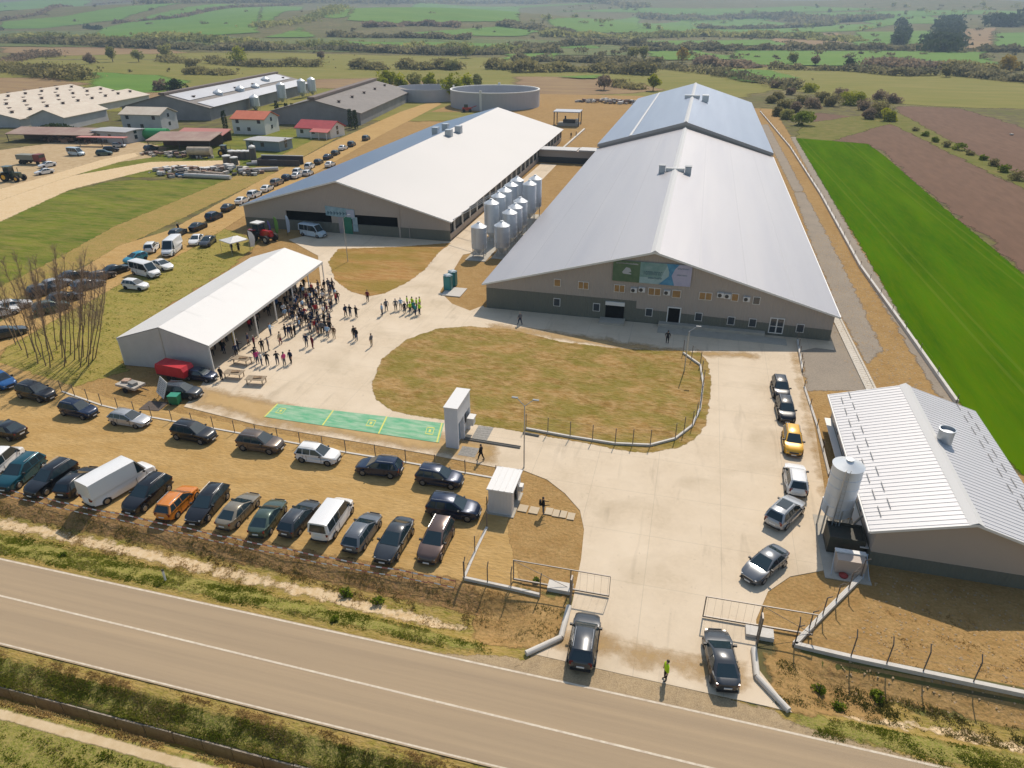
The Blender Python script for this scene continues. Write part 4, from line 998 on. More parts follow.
def vehicle(kind, pcol, front, rear, label, cat='car', group=None, name=None, zc=.7, scale=1.0, far_=False, z0=.062, head=None):
    """front / rear: pixels of the middle of the nose and tail at bonnet height"""
    A = G(*front, zc); B = G(*rear, zc)
    c = (A + B) / 2; d = A - B
    rz = math.atan2(d.y, d.x) if head is None else R(head)
    if group == GP and c.y < 42 and c.x < -12: c.y -= .38; scale *= 1.03
    nm = name or {'van': 'delivery_van', 'minivan': 'passenger_van', 'minibus': 'minibus'}.get(kind, 'parked_car')
    root = empty(nm, (c.x, c.y, z0), rz, label, cat, group)
    if scale != 1: root.scale = (scale,) * 3
    skip = ('door_seam', 'rim', 'number_plate', 'grille', 'bumper_trim', 'roof_rail') if far_ else ()
    place(car_parts(kind), root, PAINT[pcol], skip)
    return root
GP = 'cars in the gravel car park by the road'
def box_at(px, py): return G(px, py)
# --- car park, row along the tape
v_ = vehicle
v_('minivan', 'white', (20, 447), (-14, 476), 'white van partly out of view, leftmost in the row by the tape', 'van', GP)
v_('suv', 'teal', (9, 482), (40, 458), 'dark teal estate car with silver roof rail between a white van and a black one', group=GP)
v_('suv', 'black', (35, 489), (74, 463), 'black people carrier with nose to the tape, beside the dark teal car', group=GP)
v_('hatch', 'black', (95, 466), (66, 491), 'short black hatchback tucked beside the long white van', group=GP)
v_('van', 'white', (152, 461), (90, 496), 'long white panel van with red tail lights in the row by the tape', 'van', GP, zc=1.0)
v_('suv', 'black', (131, 507), (169, 476), 'black off roader between the long white van and the orange car', group=GP)
v_('suv', 'orange', (193, 486), (167, 512), 'orange crossover parked among black cars by the tape', group=GP, scale=.92)
v_('estate', 'black', (195, 518), (225, 484), 'black estate car directly beside the orange crossover, nose to the tape', group=GP)
v_('sedan', 'beige', (255, 492), (226, 522), 'grey beige saloon with its tail to the tape', group=GP, scale=.95)
v_('sedan', 'green', (281, 498), (259, 530), 'dull green saloon beside the grey beige one', group=GP, scale=.95)
v_('estate', 'dark_grey', (313, 501), (290, 527), 'dark estate car with bright roof rails beside the dull green saloon', group=GP, scale=.93)
v_('minivan', 'white', (347, 496), (321, 532), 'white passenger van with dark side windows, tail to the tape', 'van', GP, zc=.9)
v_('estate', 'grey', (376, 511), (352, 545), 'dark grey estate car just right of the white passenger van', group=GP, scale=.95)
v_('sedan', 'dark_grey', (385, 554), (407, 519), 'charcoal saloon with nose to the tape, next to the brown car', group=GP)
v_('suv', 'brown', (428, 556), (447, 519), 'brown off roader at the end of the row by the tape', group=GP)
# --- car park, far row
v_('hatch', 'blue', (13, 386), (-10, 374), 'bright blue hatchback cut by the picture edge', group=GP)
v_('suv', 'black', (54, 396), (18, 388), 'black boxy car first after the bright blue hatchback', group=GP)
v_('suv', 'navy', (97, 413), (60, 405), 'very dark blue car between the black boxy car and the silver one', group=GP, scale=.93)
v_('estate', 'silver', (149, 421), (110, 415), 'silver estate car with pale bonnet in the upper row', group=GP, scale=.93)
v_('suv', 'black', (217, 437), (171, 428), 'black crossover with blue tinted windscreen in the upper row', group=GP)
v_('suv', 'bronze', (285, 446), (236, 439), 'bronze brown off roader with pale bonnet in the upper row', group=GP)
v_('suv', 'white', (340, 457), (296, 451), 'white compact off roader in the upper row', group=GP, scale=.93)
v_('suv', 'navy', (357, 464), (402, 469), 'dark blue off roader facing the opposite way to its row', group=GP, scale=.94)
v_('suv', 'navy', (463, 480), (416, 473), 'dark blue car with silver roof bars nearest the white shed', group=GP, scale=.94)
v_('suv', 'navy', (481, 511), (426, 504), 'deep blue large car parked crosswise above the brown off roader', group=GP)
v_('sedan', 'black', (-14, 424), (25, 434), 'black saloon showing red tail light at the picture edge', group=GP)
# --- yard, right hand line
GY = 'cars along the edge of the concrete yard'
v_('suv', 'black', (783, 393), (779, 378), 'black car farthest up the line on the concrete yard', group=GY, scale=.93, zc=1.0)
v_('suv', 'black', (788, 415), (784, 399), 'black car with bluish roof just in front of the yellow car', group=GY, scale=.93, zc=1.0)
v_('suv', 'yellow', (795, 452), (791, 426), 'yellow orange car in the line beside the small hall', group=GY, zc=.9, scale=.95)
v_('suv', 'white', (794, 465), (798, 491), 'white off roader with its tail towards the road', group=GY, zc=.8)
y1 = v_('suv', 'silver', (796, 501), (774, 522), 'silver crossover with large glass sunroof', group=GY)
mb = MB(); mb.b2(-1.1, .1, -.45, .45, 1.683, 1.70); mb.build('sunroof', m_cglass, y1)
v_('sedan', 'grey', (752, 574), (778, 553), 'grey saloon angled across the yard above the gate', group=GY, scale=.97)
v_('suv', 'dark_grey', (588, 615), (581, 661), 'dark grey off roader entering beside the open gate', group='cars driving in through the gate', zc=.9)
v_('sedan', 'dark_grey', (716, 633), (727, 684), 'long dark grey saloon at the entrance behind the steward', group='cars driving in through the gate')
# --- cars on the grass behind the marquee
GG = 'cars on the grass beside the marquee'
v_('suv', 'white', (150, 286), (121, 283), 'small white hatchback nearest the marquee on the grass', group=GG, z0=.05, scale=.9, far_=True)
v_('minibus', 'white', (165, 274), (126, 265), 'white minibus with dark side windows on the grass', 'minibus', GG, z0=.05, zc=1.0)
v_('sedan', 'white', (174, 268), (150, 261), 'white saloon squeezed behind the white minibus', group=GG, z0=.05, far_=True)
v_('hatch', 'bright_teal', (124, 261), (146, 254), 'bright turquoise car beside the white minibus', group=GG, z0=.05, far_=True)
v_('suv', 'white', (156, 242), (147, 252), 'white boxy car with dark rear window next to the long white van on the grass', group=GG, z0=.05, far_=True)
v_('van', 'white', (160, 256), (182, 238), 'tall long white van parked on the grass', 'van', GG, z0=.05, zc=1.1)
v_('sedan', 'white', (190, 245), (202, 234), 'white saloon between the tall white van and a dark saloon', group=GG, z0=.05, far_=True)
v_('sedan', 'dark_grey', (201, 246), (214, 236), 'dark saloon at the end of the group on the grass', group=GG, z0=.05, far_=True)
# --- the long line on the dirt track
GT = 'cars lined along the dirt track behind the marquee'
ORD = ['first', 'second', 'third', 'fourth', 'fifth', 'sixth', 'seventh', 'eighth', 'ninth', 'tenth', 'eleventh', 'twelfth', 'thirteenth', 'fourteenth', 'fifteenth', 'sixteenth', 'seventeenth', 'eighteenth', 'nineteenth', 'twentieth']
CN = {'dark_grey': 'dark grey', 'black': 'black', 'white': 'white', 'navy': 'dark blue', 'silver': 'silver', 'grey': 'grey', 'champagne': 'sand coloured', 'blue': 'blue', 'green': 'green', 'bronze': 'brown', 'ice': 'pale blue'}
KN = {'sedan': 'saloon', 'suv': 'boxy car', 'hatch': 'hatchback', 'estate': 'estate car'}
line = [(178, 232, 'dark_grey', 'estate'), (198, 226, 'black', 'sedan'), (214, 216, 'navy', 'suv'), (228, 207, 'black', 'sedan'), (242, 200, 'white', 'sedan'), (254.5, 194, 'white', 'suv'), (267, 188, 'white', 'sedan'), (277, 182, 'champagne', 'suv'), (287, 177, 'navy', 'hatch'), (298, 171.5, 'white', 'suv'), (309.5, 166, 'white', 'suv'), (318.5, 161.5, 'black', 'hatch'), (328, 156.5, 'navy', 'sedan'), (335.5, 152.5, 'dark_grey', 'hatch'), (343, 147.5, 'white', 'sedan'), (351.5, 144, 'dark_grey', 'suv'), (366, 138, 'bronze', 'suv')]
for i, (px, py, c, k) in enumerate(line):
    q = G(px, py, .7); d = 4.6
    r_ = vehicle(k, c, (px, py), (px, py + .01), '%s %s, %s in the line along the dirt track counting from the marquee' % (CN[c], KN[k], ORD[i]), group=GT, z0=.06, far_=True, head=rnd.uniform(93, 101))
for i, (px, py, c, k) in enumerate([(297, 175, 'white', 'sedan'), (308, 172.5, 'white', 'hatch'), (330, 164, 'white', 'sedan')]):
    vehicle(k, c, (px, py), (px, py + .01), ['white saloon standing out from the track line beside the metal roof', 'white hatchback standing out from the track line', 'white saloon parked alone against the roof edge, below the black hatchback'][i], group=GT, z0=.06, far_=True, head=96)
GL = 'cars on the track behind the bare saplings'
for px, py, c, k, h, lb in ((13, 305, 'white', 'estate', 60, 'white estate car on the track left of the bare saplings'), (2, 311, 'white', 'hatch', 58, 'white hatchback half behind the white estate car'), (44, 290, 'dark_grey', 'suv', 66, 'dark car seen through the bare saplings on the outer side of the track'), (57, 283, 'silver', 'hatch', 66, 'silver fronted car behind the dark one seen through the saplings'), (73, 275, 'dark_grey', 'sedan', 70, 'dark saloon farthest up the outer side of the track behind saplings'),
                        (51, 307, 'green', 'suv', 62, 'dark green boxy car seen through the middle of the saplings'), (65, 297, 'black', 'estate', 66, 'black estate car right behind the dark green boxy one'), (88, 284, 'grey', 'estate', 68, 'blue grey estate car on the inner side of the track'), (102, 275, 'bronze', 'hatch', 72, 'brown hatchback between the blue grey estate and a black car'), (116, 269, 'black', 'sedan', 75, 'black saloon just behind the bright turquoise car'), (6, 332, 'dark_grey', 'sedan', 60, 'dark saloon at the picture edge below the white estate car')):
    vehicle(k, c, (px, py), (px, py + .01), lb, group=GL, z0=.06, far_=False, head=h)
# --- by the marquee gable
v_('suv', 'dark_grey', (197, 392), (168, 390), 'dark grey car beside the red covered trailer', scale=.92, z0=.06)
v_('hatch', 'navy', (206, 374), (196, 374), 'dark blue car nose peeping out behind the red trailer', scale=.9, z0=.06, head=0)
# van in front of the left hall
v_('minibus', 'ice', (325, 233), (301, 229), 'pale blue white van standing in the shade of the left hall', 'van', zc=1.0, z0=.06)
# --- farm yard far left
GF = 'vehicles in the farm yard'
v_('sedan', 'white', (34, 173), (54, 170), 'white car nearest the green tractor in the farm yard', group=GF, far_=True, z0=.05)
v_('sedan', 'white', (38, 166), (56, 163), 'white car parked behind another white car near the lorry', group=GF, far_=True, z0=.05)
v_('minibus', 'ice', (88, 153), (64, 151), 'white minibus with dark windows in the farm yard', 'minibus', GF, z0=.05, zc=1.0)
v_('suv', 'black', (118, 149), (104, 150), 'black car before the farm building with the pink awning', group=GF, far_=True, z0=.05)
v_('hatch', 'silver', (124, 145), (114, 145), 'silver car beside the black car at the pink awning', group=GF, far_=True, z0=.05)
v_('suv', 'dark_grey', (157, 147), (145, 149), 'dark car beside the farm shelter with brown roof', group=GF, far_=True, z0=.05)
v_('suv', 'green', (104, 153), (104.2, 153), 'green van behind the pale minibus', group=GF, far_=True, z0=.05, head=30)
# ---------- tractors
def tractor(px, py, head, pc, label, s=1.0):
    q = G(px, py)
    t = empty('tractor', (q.x, q.y, .06), R(head), label, 'tractor'); t.scale = (s,) * 3
    mb = MB(); mb.box((1.15, 0, 1.25), (1.9, .75, .7)); mb.box((2.05, 0, 1.15), (.2, .68, .55)); mb.box((1.15, 0, 1.63), (1.7, .6, .1)); mb.build('bonnet', PAINT[pc], t)
    mb = MB(); mb.box((.6, 0, .85), (3.0, .5, .45)); mb.build('chassis', m_dsteel, t)
    mb = MB()
    for x, y in ((-.9, .6), (-.9, -.6), (.35, .6), (.35, -.6)): mb.tube((x, y, 1.3), (x * .9, y * .95, 2.6), .05, n=6)
    cb = mb.build('cab', m_dsteel, t)
    MB().box((-.28, 0, 1.95), (1.15, 1.15, 1.1)).build('cab_glass', m_cglass, cb)
    MB().box((-.3, 0, 2.68), (1.6, 1.4, .16)).build('cab_roof', m_white if pc == 'red' else PAINT[pc], t)
    for x, r_, w_ in ((-.75, .85, .5), (1.75, .58, .38)):
        for y in (-1, 1):
            g = MB(); g.tube((x, y * .9 - w_ / 2, r_), (x, y * .9 + w_ / 2, r_), r_, n=20); wo = g.build('wheel', m_tyre, t)
            g = MB(); g.tube((x, y * (.9 + w_ / 2), r_), (x, y * (.92 + w_ / 2), r_), r_ * .5, n=12); g.build('rim', PAINT['yellow'] if pc == 'green' else PAINT['silver'], wo)
    for y in (-1, 1): MB().box((-.75, y * .85, 1.75), (1.2, .45, .07)).build('mudguard', PAINT[pc], t)
    MB().tube((1.5, .25, 1.6), (1.5, .25, 2.5), .05).build('exhaust', m_dsteel, t)
    return t
tractor(262, 241, -12, 'red', 'red tractor with white cab roof beside the small white canopy', 1.25)
tractor(13, 181, 5, 'green', 'dark green tractor at the edge of the farm yard', 1.3)
tractor(226, 156, 10, 'green', 'green tractor between farm sheds near the tanker', 1.1)
# ---------- tipper lorry, trailer
q = G(33, 164)
t = empty('tipper_lorry', (q.x, q.y, .05), R(4), 'lorry with dark red cab and grey tipping body in the farm yard', 'lorry')
MB().box((-1.2, 0, 1.9), (5.2, 2.4, 1.3)).build('tipping_body', mat('tipper_grey', [(.22, .22, .18)], .7), t)
MB().box((2.6, 0, 1.7), (1.9, 2.3, 2.0)).build('cab', mat('lorry_red', [(.17, .03, .03)], .5), t)
MB().box((3.3, 0, 2.2), (.55, 2.1, .8)).build('windscreen', m_cglass, t)
MB().box((0, 0, .85), (7.2, 1.0, .4)).build('chassis', m_dsteel, t)
for x in (-2.8, -1.6, 2.7):
    for y in (-1, 1): MB().tube((x, y * 1.1 - .15, .5), (x, y * 1.1 + .15, .5), .5, n=14).build('wheel', m_tyre, t)
q = G(177, 378)
t = empty('covered_trailer', (q.x, q.y, .06), R(-4), 'bright red covered trailer parked against the marquee gable', 'trailer'); t.scale = (.80, .85, .85)
mb = MB(); mb.exY([(-2.4, .7), (2.4, .7), (2.5, 1.6), (2.2, 2.15), (-2.3, 2.2), (-2.5, 1.6)], -1.0, 1.0); mb.build('cover', mat('red_tarpaulin', [(.55, .025, .035), (.45, .015, .025)], .5, (.8,)), t)
MB().box((0, 0, .62), (4.8, 1.9, .2)).build('chassis', m_dsteel, t)
for x in (-.4, .5):
    for y in (-1, 1): MB().tube((x, y * .95 - .1, .33), (x, y * .95 + .1, .33), .33, n=14).build('wheel', m_tyre, t)
q = G(132, 390)
t = empty('flat_trailer', (q.x, q.y, .06), R(-8), 'small white flat trailer loaded with odds and ends near the notice board', 'trailer'); t.scale = (.9, .9, .9)
MB().box((0, 0, .72), (3.2, 1.7, .3)).build('bed', mat('dirty_white', [(.5, .46, .40), (.35, .3, .25)], .7, (2,)), t)
mb = MB(); mb.box((-.8, .2, 1.0), (.9, .8, .3), .3); mb.build('load', mat('load_brown', [(.35, .16, .10), (.5, .4, .3)], .8, (3,)), t)
mb = MB(); mb.box((.6, -.1, 1.05), (1.1, .7, .35), -.2); mb.build('load', mat('load_grey', [(.25, .24, .22)], .8), t)
mb = MB(); mb.tube((1.6, 0, .6), (2.9, 0, .5), .06); mb.build('tow_bar', m_dsteel, t)
for y in (-1, 1): MB().tube((0, y * .9 - .1, .32), (0, y * .9 + .1, .32), .32, n=14).build('wheel', m_tyre, t)
q = G(201, 158)
t = empty('tanker_trailer', (q.x, q.y, .05), R(12), 'cream topped tanker trailer on grass between sheds', 'trailer')
mb = MB(); mb.tube((-3.4, 0, 1.9), (3.4, 0, 1.9), 1.2, n=16); mb.build('tank', mat('cream_tank', [(.5, .42, .30), (.32, .25, .18)], .6, (.6,)), t, smooth=True)
MB().box((0, 0, .7), (6.4, 1.2, .4)).build('chassis', m_dsteel, t)
for x in (-1.6, -.4): 
    for y in (-1, 1): MB().tube((x, y * 1.0 - .15, .5), (x, y * 1.0 + .15, .5), .5, n=14).build('wheel', m_tyre, t)
# ================================================================ PEOPLE
def person_mesh(arm=(.25, .25), fore=(.1, .1), step=.0, w=1.0, bag=False):
    """a standing figure grown from a joint skeleton; +x is where it faces"""
    V = []; E = []; Rr = []
    def v(p, r, par=None):
        V.append(p); Rr.append(r)
        if par is not None: E.append((par, len(V) - 1))
        return len(V) - 1
    pel = v((0, 0, .95), .145 * w); bel = v((.01, 0, 1.10), .135 * w, pel); che = v((.015, 0, 1.30), .155 * w, bel); neck0 = v((0, 0, 1.46), .075, che)
    neck = v((.005, 0, 1.52), .052, neck0); hd = v((.02, 0, 1.60), .082, neck); hd2 = v((.02, 0, 1.68), .085, hd); v((.012, 0, 1.745), .055, hd2)
    for s, a, f, st in ((1, arm[0], fore[0], step), (-1, arm[1], fore[1], -step)):
        sh = v((0, s * .19 * w, 1.41), .062, che)
        el = v((math.sin(a) * .12, s * (.24 + .05 * math.cos(a)) * w, 1.41 - .29 * math.cos(a * .7)), .046, sh)
        ex, ey, ez = V[el]
        wr = v((ex + .25 * math.sin(f), ey - s * .03 - s * .06 * math.sin(f), ez - .25 * math.cos(f)), .030, el)
        wx, wy, wz = V[wr]
        dx, dz = math.sin(f), -math.cos(f)
        pm_ = v((wx + dx * .07, wy, wz + dz * .07), .030, wr)
        px, py, pz_ = V[pm_]
        for k, (off, ln) in enumerate(((-.022, .065), (-.008, .075), (.007, .07), (.021, .055))):
            k1 = v((px + dx * ln * .5 + .004, py + off, pz_ + dz * ln * .5), .0095, pm_)
            v((px + dx * ln + .02, py + off, pz_ + dz * ln * .9), .0085, k1)
        v((wx + dx * .05 + .035, wy - s * .02, wz + dz * .05), .011, wr)
        hp = v((0, s * .09 * w, .90), .105 * w, pel)
        kn = v((st * .22 + .02, s * .105 * w, .50), .066, hp)
        an = v((st * .40 - (.04 if st < 0 else 0), s * .11 * w, .09), .043, kn)
        v((st * .40 + .15, s * .125 * w, .045), .040, an)
    me = bpy.data.meshes.new('person'); me.from_pydata(V, E, []); me.update()
    o = bpy.data.objects.new('tmp', me); col.objects.link(o)
    sk = o.modifiers.new('s', 'SKIN'); sk.use_smooth_shade = True
    for i, r in enumerate(Rr): me.skin_vertices[0].data[i].radius = (r, r)
    me.skin_vertices[0].data[0].use_root = True
    sb = o.modifiers.new('u', 'SUBSURF'); sb.levels = 1; sb.render_levels = 1
    dg = bpy.context.evaluated_depsgraph_get()
    ev = o.evaluated_get(dg)
    m2 = bpy.data.meshes.new_from_object(ev)
    bpy.data.objects.remove(o)
    m2.name = 'person'
    for k in range(4): m2.materials.append(None)
    idx = []
    for p in m2.polygons:
        c = p.center
        z = c.z; ay = abs(c.y)
        if z > 1.475 or (c.x ** 2 > -1 and ay > .155 * w and z < 1.03 and ay > .17) : k = 3
        elif z < .10: k = 2
        elif z < .96 and ay < .24 * w: k = 1
        else: k = 0
        idx.append(k)
    m2.polygons.foreach_set('material_index', idx)
    m2.polygons.foreach_set('use_smooth', [True] * len(idx))
    # small nose
    m2.update()
    return m2
def hair_mesh(long_=False):
    mb = MB(); prof = [(0, .10), (.045, .093), (.078, .065), (.094, .02), (.094, -.02), (.085, -.055 if not long_ else -.12), (.06, -.06 if not long_ else -.15)]
    n = 12; vs = []
    for r, z in prof:
        for i in range(n):
            t = 2 * math.pi * i / n
            x = r * math.cos(t) * 1.02; y = r * math.sin(t) * .95
            zz = z
            if x > .035 and z < .03: x = .035; zz = max(z, .02)
            vs.append((x - .004, y, zz + 1.675))
    fs = []
    for k in range(len(prof) - 1):
        for i in range(n): fs.append((k * n + i, k * n + (i + 1) % n, (k + 1) * n + (i + 1) % n, (k + 1) * n + i))
    mb.add(vs, fs); return mb.mesh('hair', [m_black], True, 80)
PM = [person_mesh((.1, .15), (.25, .2)), person_mesh((.5, .4), (1.5, 1.4)), person_mesh((.3, -.3), (.5, .1), .55), person_mesh((.2, .2), (.4, .5), .12, 1.12), person_mesh((.1, .1), (.2, .2), .05, .9)]
HM = [hair_mesh(), hair_mesh(True)]
CL = {n: mat('cloth_' + n, [c], .85, spec=.15) for n, c in (('black', (.014, .014, .017)), ('navy', (.015, .025, .06)), ('dark', (.035, .033, .033)), ('grey', (.13, .13, .14)), ('white', (.60, .60, .60)), ('pale_blue', (.28, .42, .58)), ('blue', (.04, .12, .30)), ('jeans', (.05, .075, .13)),
     ('red', (.35, .02, .03)), ('pink', (.55, .06, .20)), ('beige', (.42, .34, .24)), ('hivis', (.50, .72, .02)), ('brown', (.12, .07, .04)), ('teal', (.03, .22, .22)), ('maroon', (.13, .015, .03)))}
m_skin = mat('skin', [(.50, .30, .21)], .6)
HC = [mat('hair_dark', [(.02, .014, .01)], .6), mat('hair_brown', [(.07, .04, .02)], .6), mat('hair_grey', [(.30, .29, .27)], .6), mat('hair_fair', [(.28, .18, .08)], .6)]
m_shoe = mat('shoe_leather', [(.015, .013, .012)], .5)
CW = {'pale_blue': 'pale blue', 'hivis': 'yellow reflective'}
def person(x, y, face, pose, top_, bot, label, hair=0, long_=0, group=None, s=1.0, z0=.062):
    o = bpy.data.objects.new('person', PM[pose]); col.objects.link(o)
    o.location = (x, y, z0); o.rotation_euler = (0, 0, face); o.scale = (s * 1.16, s * 1.16, s * 1.03)
    for i, m in enumerate((CL[top_], CL[bot], m_shoe, m_skin)):
        o.material_slots[i].link = 'OBJECT'; o.material_slots[i].material = m
    h = bpy.data.objects.new('hair', HM[long_]); col.objects.link(h); h.parent = o
    h.material_slots[0].link = 'OBJECT'; h.material_slots[0].material = HC[hair]
    return tag(o, label, 'person', group)
def pp(px, py, top_, bot, label, pose=None, face=None, **k):
    q = G(px, py)
    return person(q.x, q.y, rnd.uniform(0, 6.28) if face is None else R(face), rnd.choice([0, 1, 3, 4]) if pose is None else pose, top_, bot, label, hair=k.pop('hair', rnd.choice([0, 0, 1, 2])), **k)
# steward, walkers and stray people
pp(665, 681, 'hivis', 'black', 'steward in yellow reflective jacket standing at the yard entrance', 0, 200, hair=0)
pp(481, 461, 'black', 'black', 'person in black striding past the white portal', 2, 175)
pp(543, 515, 'black', 'grey', 'person in black jacket with rucksack on the stepping stones', 1, 20)
pp(667, 344, 'dark', 'black', 'person in dark clothes on the paving before the hall door', 0, 80)
pp(520, 325, 'grey', 'navy', 'person in grey top walking along the hall front', 2, 150)
pp(368, 302, 'maroon', 'black', 'person in maroon jacket alone at the tip of the dirt patch', 0)
pp(179, 232, 'black', 'black', 'person in black beside the cars on the dirt track', 0, z0=.05)
pp(571, 138, 'black', 'black', 'person in black standing behind the passage between the halls', 0)
pp(576, 137, 'navy', 'black', 'person in navy standing behind the passage between the halls', 0)
pp(372, 347, 'grey', 'beige', 'person with grey top and beige trousers standing alone on the open concrete', 0)
pp(357, 341, 'black', 'jeans', 'person in black with jeans in the pair on the open concrete', 0, group='pair on the open concrete')
pp(354.5, 339, 'dark', 'black', 'person in dark clothes in the pair on the open concrete', 0, group='pair on the open concrete')
for i, (px, py, a, b, lb) in enumerate(((346, 317, 'navy', 'black', 'person in navy, first of three standing near the dirt patch'), (350.5, 317, 'black', 'jeans', 'person in black and jeans, middle of three near the dirt patch'), (356.5, 318, 'black', 'black', 'person all in black, last of three near the dirt patch'),
        (382.5, 316, 'pale_blue', 'navy', 'person in pale blue shirt left of the yellow jacket group'), (386.5, 311.5, 'grey', 'black', 'person in grey behind the pale blue shirt'), (396, 311, 'grey', 'dark', 'person in grey at the edge of the yellow jacket group'), (401, 310, 'pale_blue', 'beige', 'person in pale blue and beige beside the yellow jackets'), (405, 314, 'black', 'black', 'person in black among the yellow jackets'))):
    pp(px, py, a, b, lb, group='small groups on the concrete')
for i, (px, py) in enumerate(((407.5, 308), (410.5, 314), (412.5, 309), (415.5, 316), (417, 310), (419.5, 315), (420, 309), (414, 313))):
    pp(px, py, 'hivis' if i not in (3, 7) else 'teal', 'navy', 'person in yellow reflective jacket, %s in the bright group on the yard' % ['first', 'second', 'third', '', 'fourth', 'fifth', 'last', ''][i] if i not in (3, 7) else ('person in teal jacket among the yellow jackets, nearer the camera' if i == 3 else 'person in teal jacket in the middle of the yellow jackets'), group='group in reflective jackets')
lst = [(271, 336, 'pale_blue', 'jeans', 'person in bright pale blue shirt alone by the marquee edge'), (281, 345, 'beige', 'maroon', 'person in beige top standing alone in front of the marquee'), (286, 337, 'black', 'navy', 'person in black, first of four standing in a knot'), (289.5, 338, 'navy', 'jeans', 'person in navy, second of four standing in a knot'), (292.5, 337.5, 'dark', 'dark', 'person in dark grey, third of four standing in a knot'), (295.5, 336.5, 'black', 'black', 'person in black, last of four standing in a knot'),
       (307, 347, 'navy', 'navy', 'person in navy beside the maroon coat'), (313, 349, 'maroon', 'maroon', 'person in maroon coat facing the navy one'), (319, 337, 'dark', 'navy', 'person in dark top at the fringe of the crowd'), (323, 334, 'grey', 'black', 'person in grey top at the fringe of the crowd'), (328, 338, 'pale_blue', 'grey', 'person in pale blue top at the fringe of the crowd'), (330.5, 333, 'black', 'black', 'person in black at the fringe of the crowd'), (334.5, 339, 'brown', 'beige', 'person in brown jacket farthest out from the crowd'),
       (278, 365, 'dark', 'navy', 'person in dark jacket, first of three beside the low tables'), (285, 366, 'pink', 'grey', 'person in bright pink top, middle of three beside the low tables'), (291.5, 364, 'navy', 'black', 'person in navy, last of three beside the low tables'), (263, 352, 'black', 'black', 'person in black before the marquee opening'), (269, 351, 'grey', 'grey', 'person in grey before the marquee opening'), (255, 349, 'maroon', 'black', 'person in maroon near the yellow flag'), (249, 346, 'navy', 'dark', 'person in navy near the yellow flag'),
       (237, 357, 'navy', 'black', 'person in navy at the corner of the marquee'), (239, 352, 'black', 'black', 'person in black at the corner of the marquee'), (222, 381, 'dark', 'black', 'person in dark clothes by the wooden pallet table'), (258, 364, 'pink', 'jeans', 'person in pink sitting group near the low tables'), (262, 366, 'white', 'jeans', 'person in white top near the low tables'), (268, 366, 'black', 'dark', 'person in black bending by the low tables'), (256, 361, 'dark', 'navy', 'person in dark top behind the pink one')]
for px, py, a, b, lb in lst:
    pp(px, py, a, b, lb, long_=1 if 'pink' in lb or 'maroon' in lb else 0, group='people standing in front of the marquee')
# the dense crowd
poly = [(304, 292), (333, 288), (339, 303), (334, 322), (327, 334), (315, 338), (300, 333), (286, 324), (282, 315), (296, 303)]
pts = []
tries = 0
PW = np.array(W(poly))
while len(pts) < 84 and tries < 6000:
    tries += 1
    x = rnd.uniform(PW[:, 0].min(), PW[:, 0].max()); y = rnd.uniform(PW[:, 1].min(), PW[:, 1].max())
    if poly_sd(PW, np.array([x]), np.array([y]))[0] < 0: continue
    if all((x - a) ** 2 + (y - b) ** 2 > .55 ** 2 for a, b in pts): pts.append((x, y))
tops = ['black'] * 9 + ['navy'] * 5 + ['dark'] * 6 + ['grey'] * 4 + ['white'] * 3 + ['pale_blue'] * 2 + ['red', 'maroon', 'beige', 'brown', 'blue', 'beige']
seen = set()
def uniq(lb, alts):
    for z in [''] + alts:
        if lb + z not in seen: seen.add(lb + z); return lb + z
    return lb
xs_ = sorted(p[0] for p in pts); ys_ = sorted(p[1] for p in pts); nP = len(pts)
for x, y in pts:
    fx = xs_.index(x) / nP; fy = ys_.index(y) / nP
    where = ('marquee side' if fx < .33 else 'yard side' if fx > .66 else 'middle') + (' near end' if fy < .25 else ' lower half' if fy < .5 else ' upper half' if fy < .75 else ' far end')
    a = rnd.choice(tops); b = rnd.choice(['black', 'navy', 'jeans', 'dark', 'jeans', 'beige'])
    person(x, y, rnd.uniform(0, 6.28), rnd.choice([0, 1, 3, 4]), a, b, uniq('person in %s top, %s trousers, crowd %s' % (CW.get(a, a).replace('dark', 'charcoal'), {'dark': 'charcoal', 'jeans': 'denim'}.get(b, b), where), [', another', ', behind others']), hair=rnd.choice([0, 1, 0, 2, 3]), long_=rnd.choice([0, 0, 1]), group='dense crowd outside the marquee', s=rnd.uniform(.93, 1.05))
for i in range(34):
    y = rnd.uniform(63, 89); x = -52.3 - (y - 60) * .066 - rnd.uniform(.3, 3.2)
    a = rnd.choice(tops); b = rnd.choice(['black', 'navy', 'dark'])
    person(x, y, rnd.uniform(0, 6.28), rnd.choice([0, 1, 3, 4]), a, b, uniq('person in %s top and %s trousers under marquee, %s bay from gable' % (CW.get(a, a).replace('dark', 'charcoal'), {'dark': 'charcoal'}.get(b, b), ['first', 'second', 'third', 'fourth', 'fifth', 'sixth'][min(5, int((y - 60.3) / 5.17))]), [', deeper inside', ', nearer the edge']), hair=rnd.choice([0, 1, 2]), group='people under the marquee roof', s=rnd.uniform(.93, 1.04))
# rucksack carried by the man on the stones is a thing of its own
q = G(543, 515)
rk = MB(); rk.box((0, 0, 0), (.2, .32, .45), 0, 0, .8)
o = rk.build('rucksack', CL['black'], loc=(q.x - .24 * math.cos(R(20)), q.y - .24 * math.sin(R(20)), .062 + 1.27)); o.rotation_euler.z = R(20); tag(o, 'black rucksack on the back of the person on the stepping stones', 'rucksack')
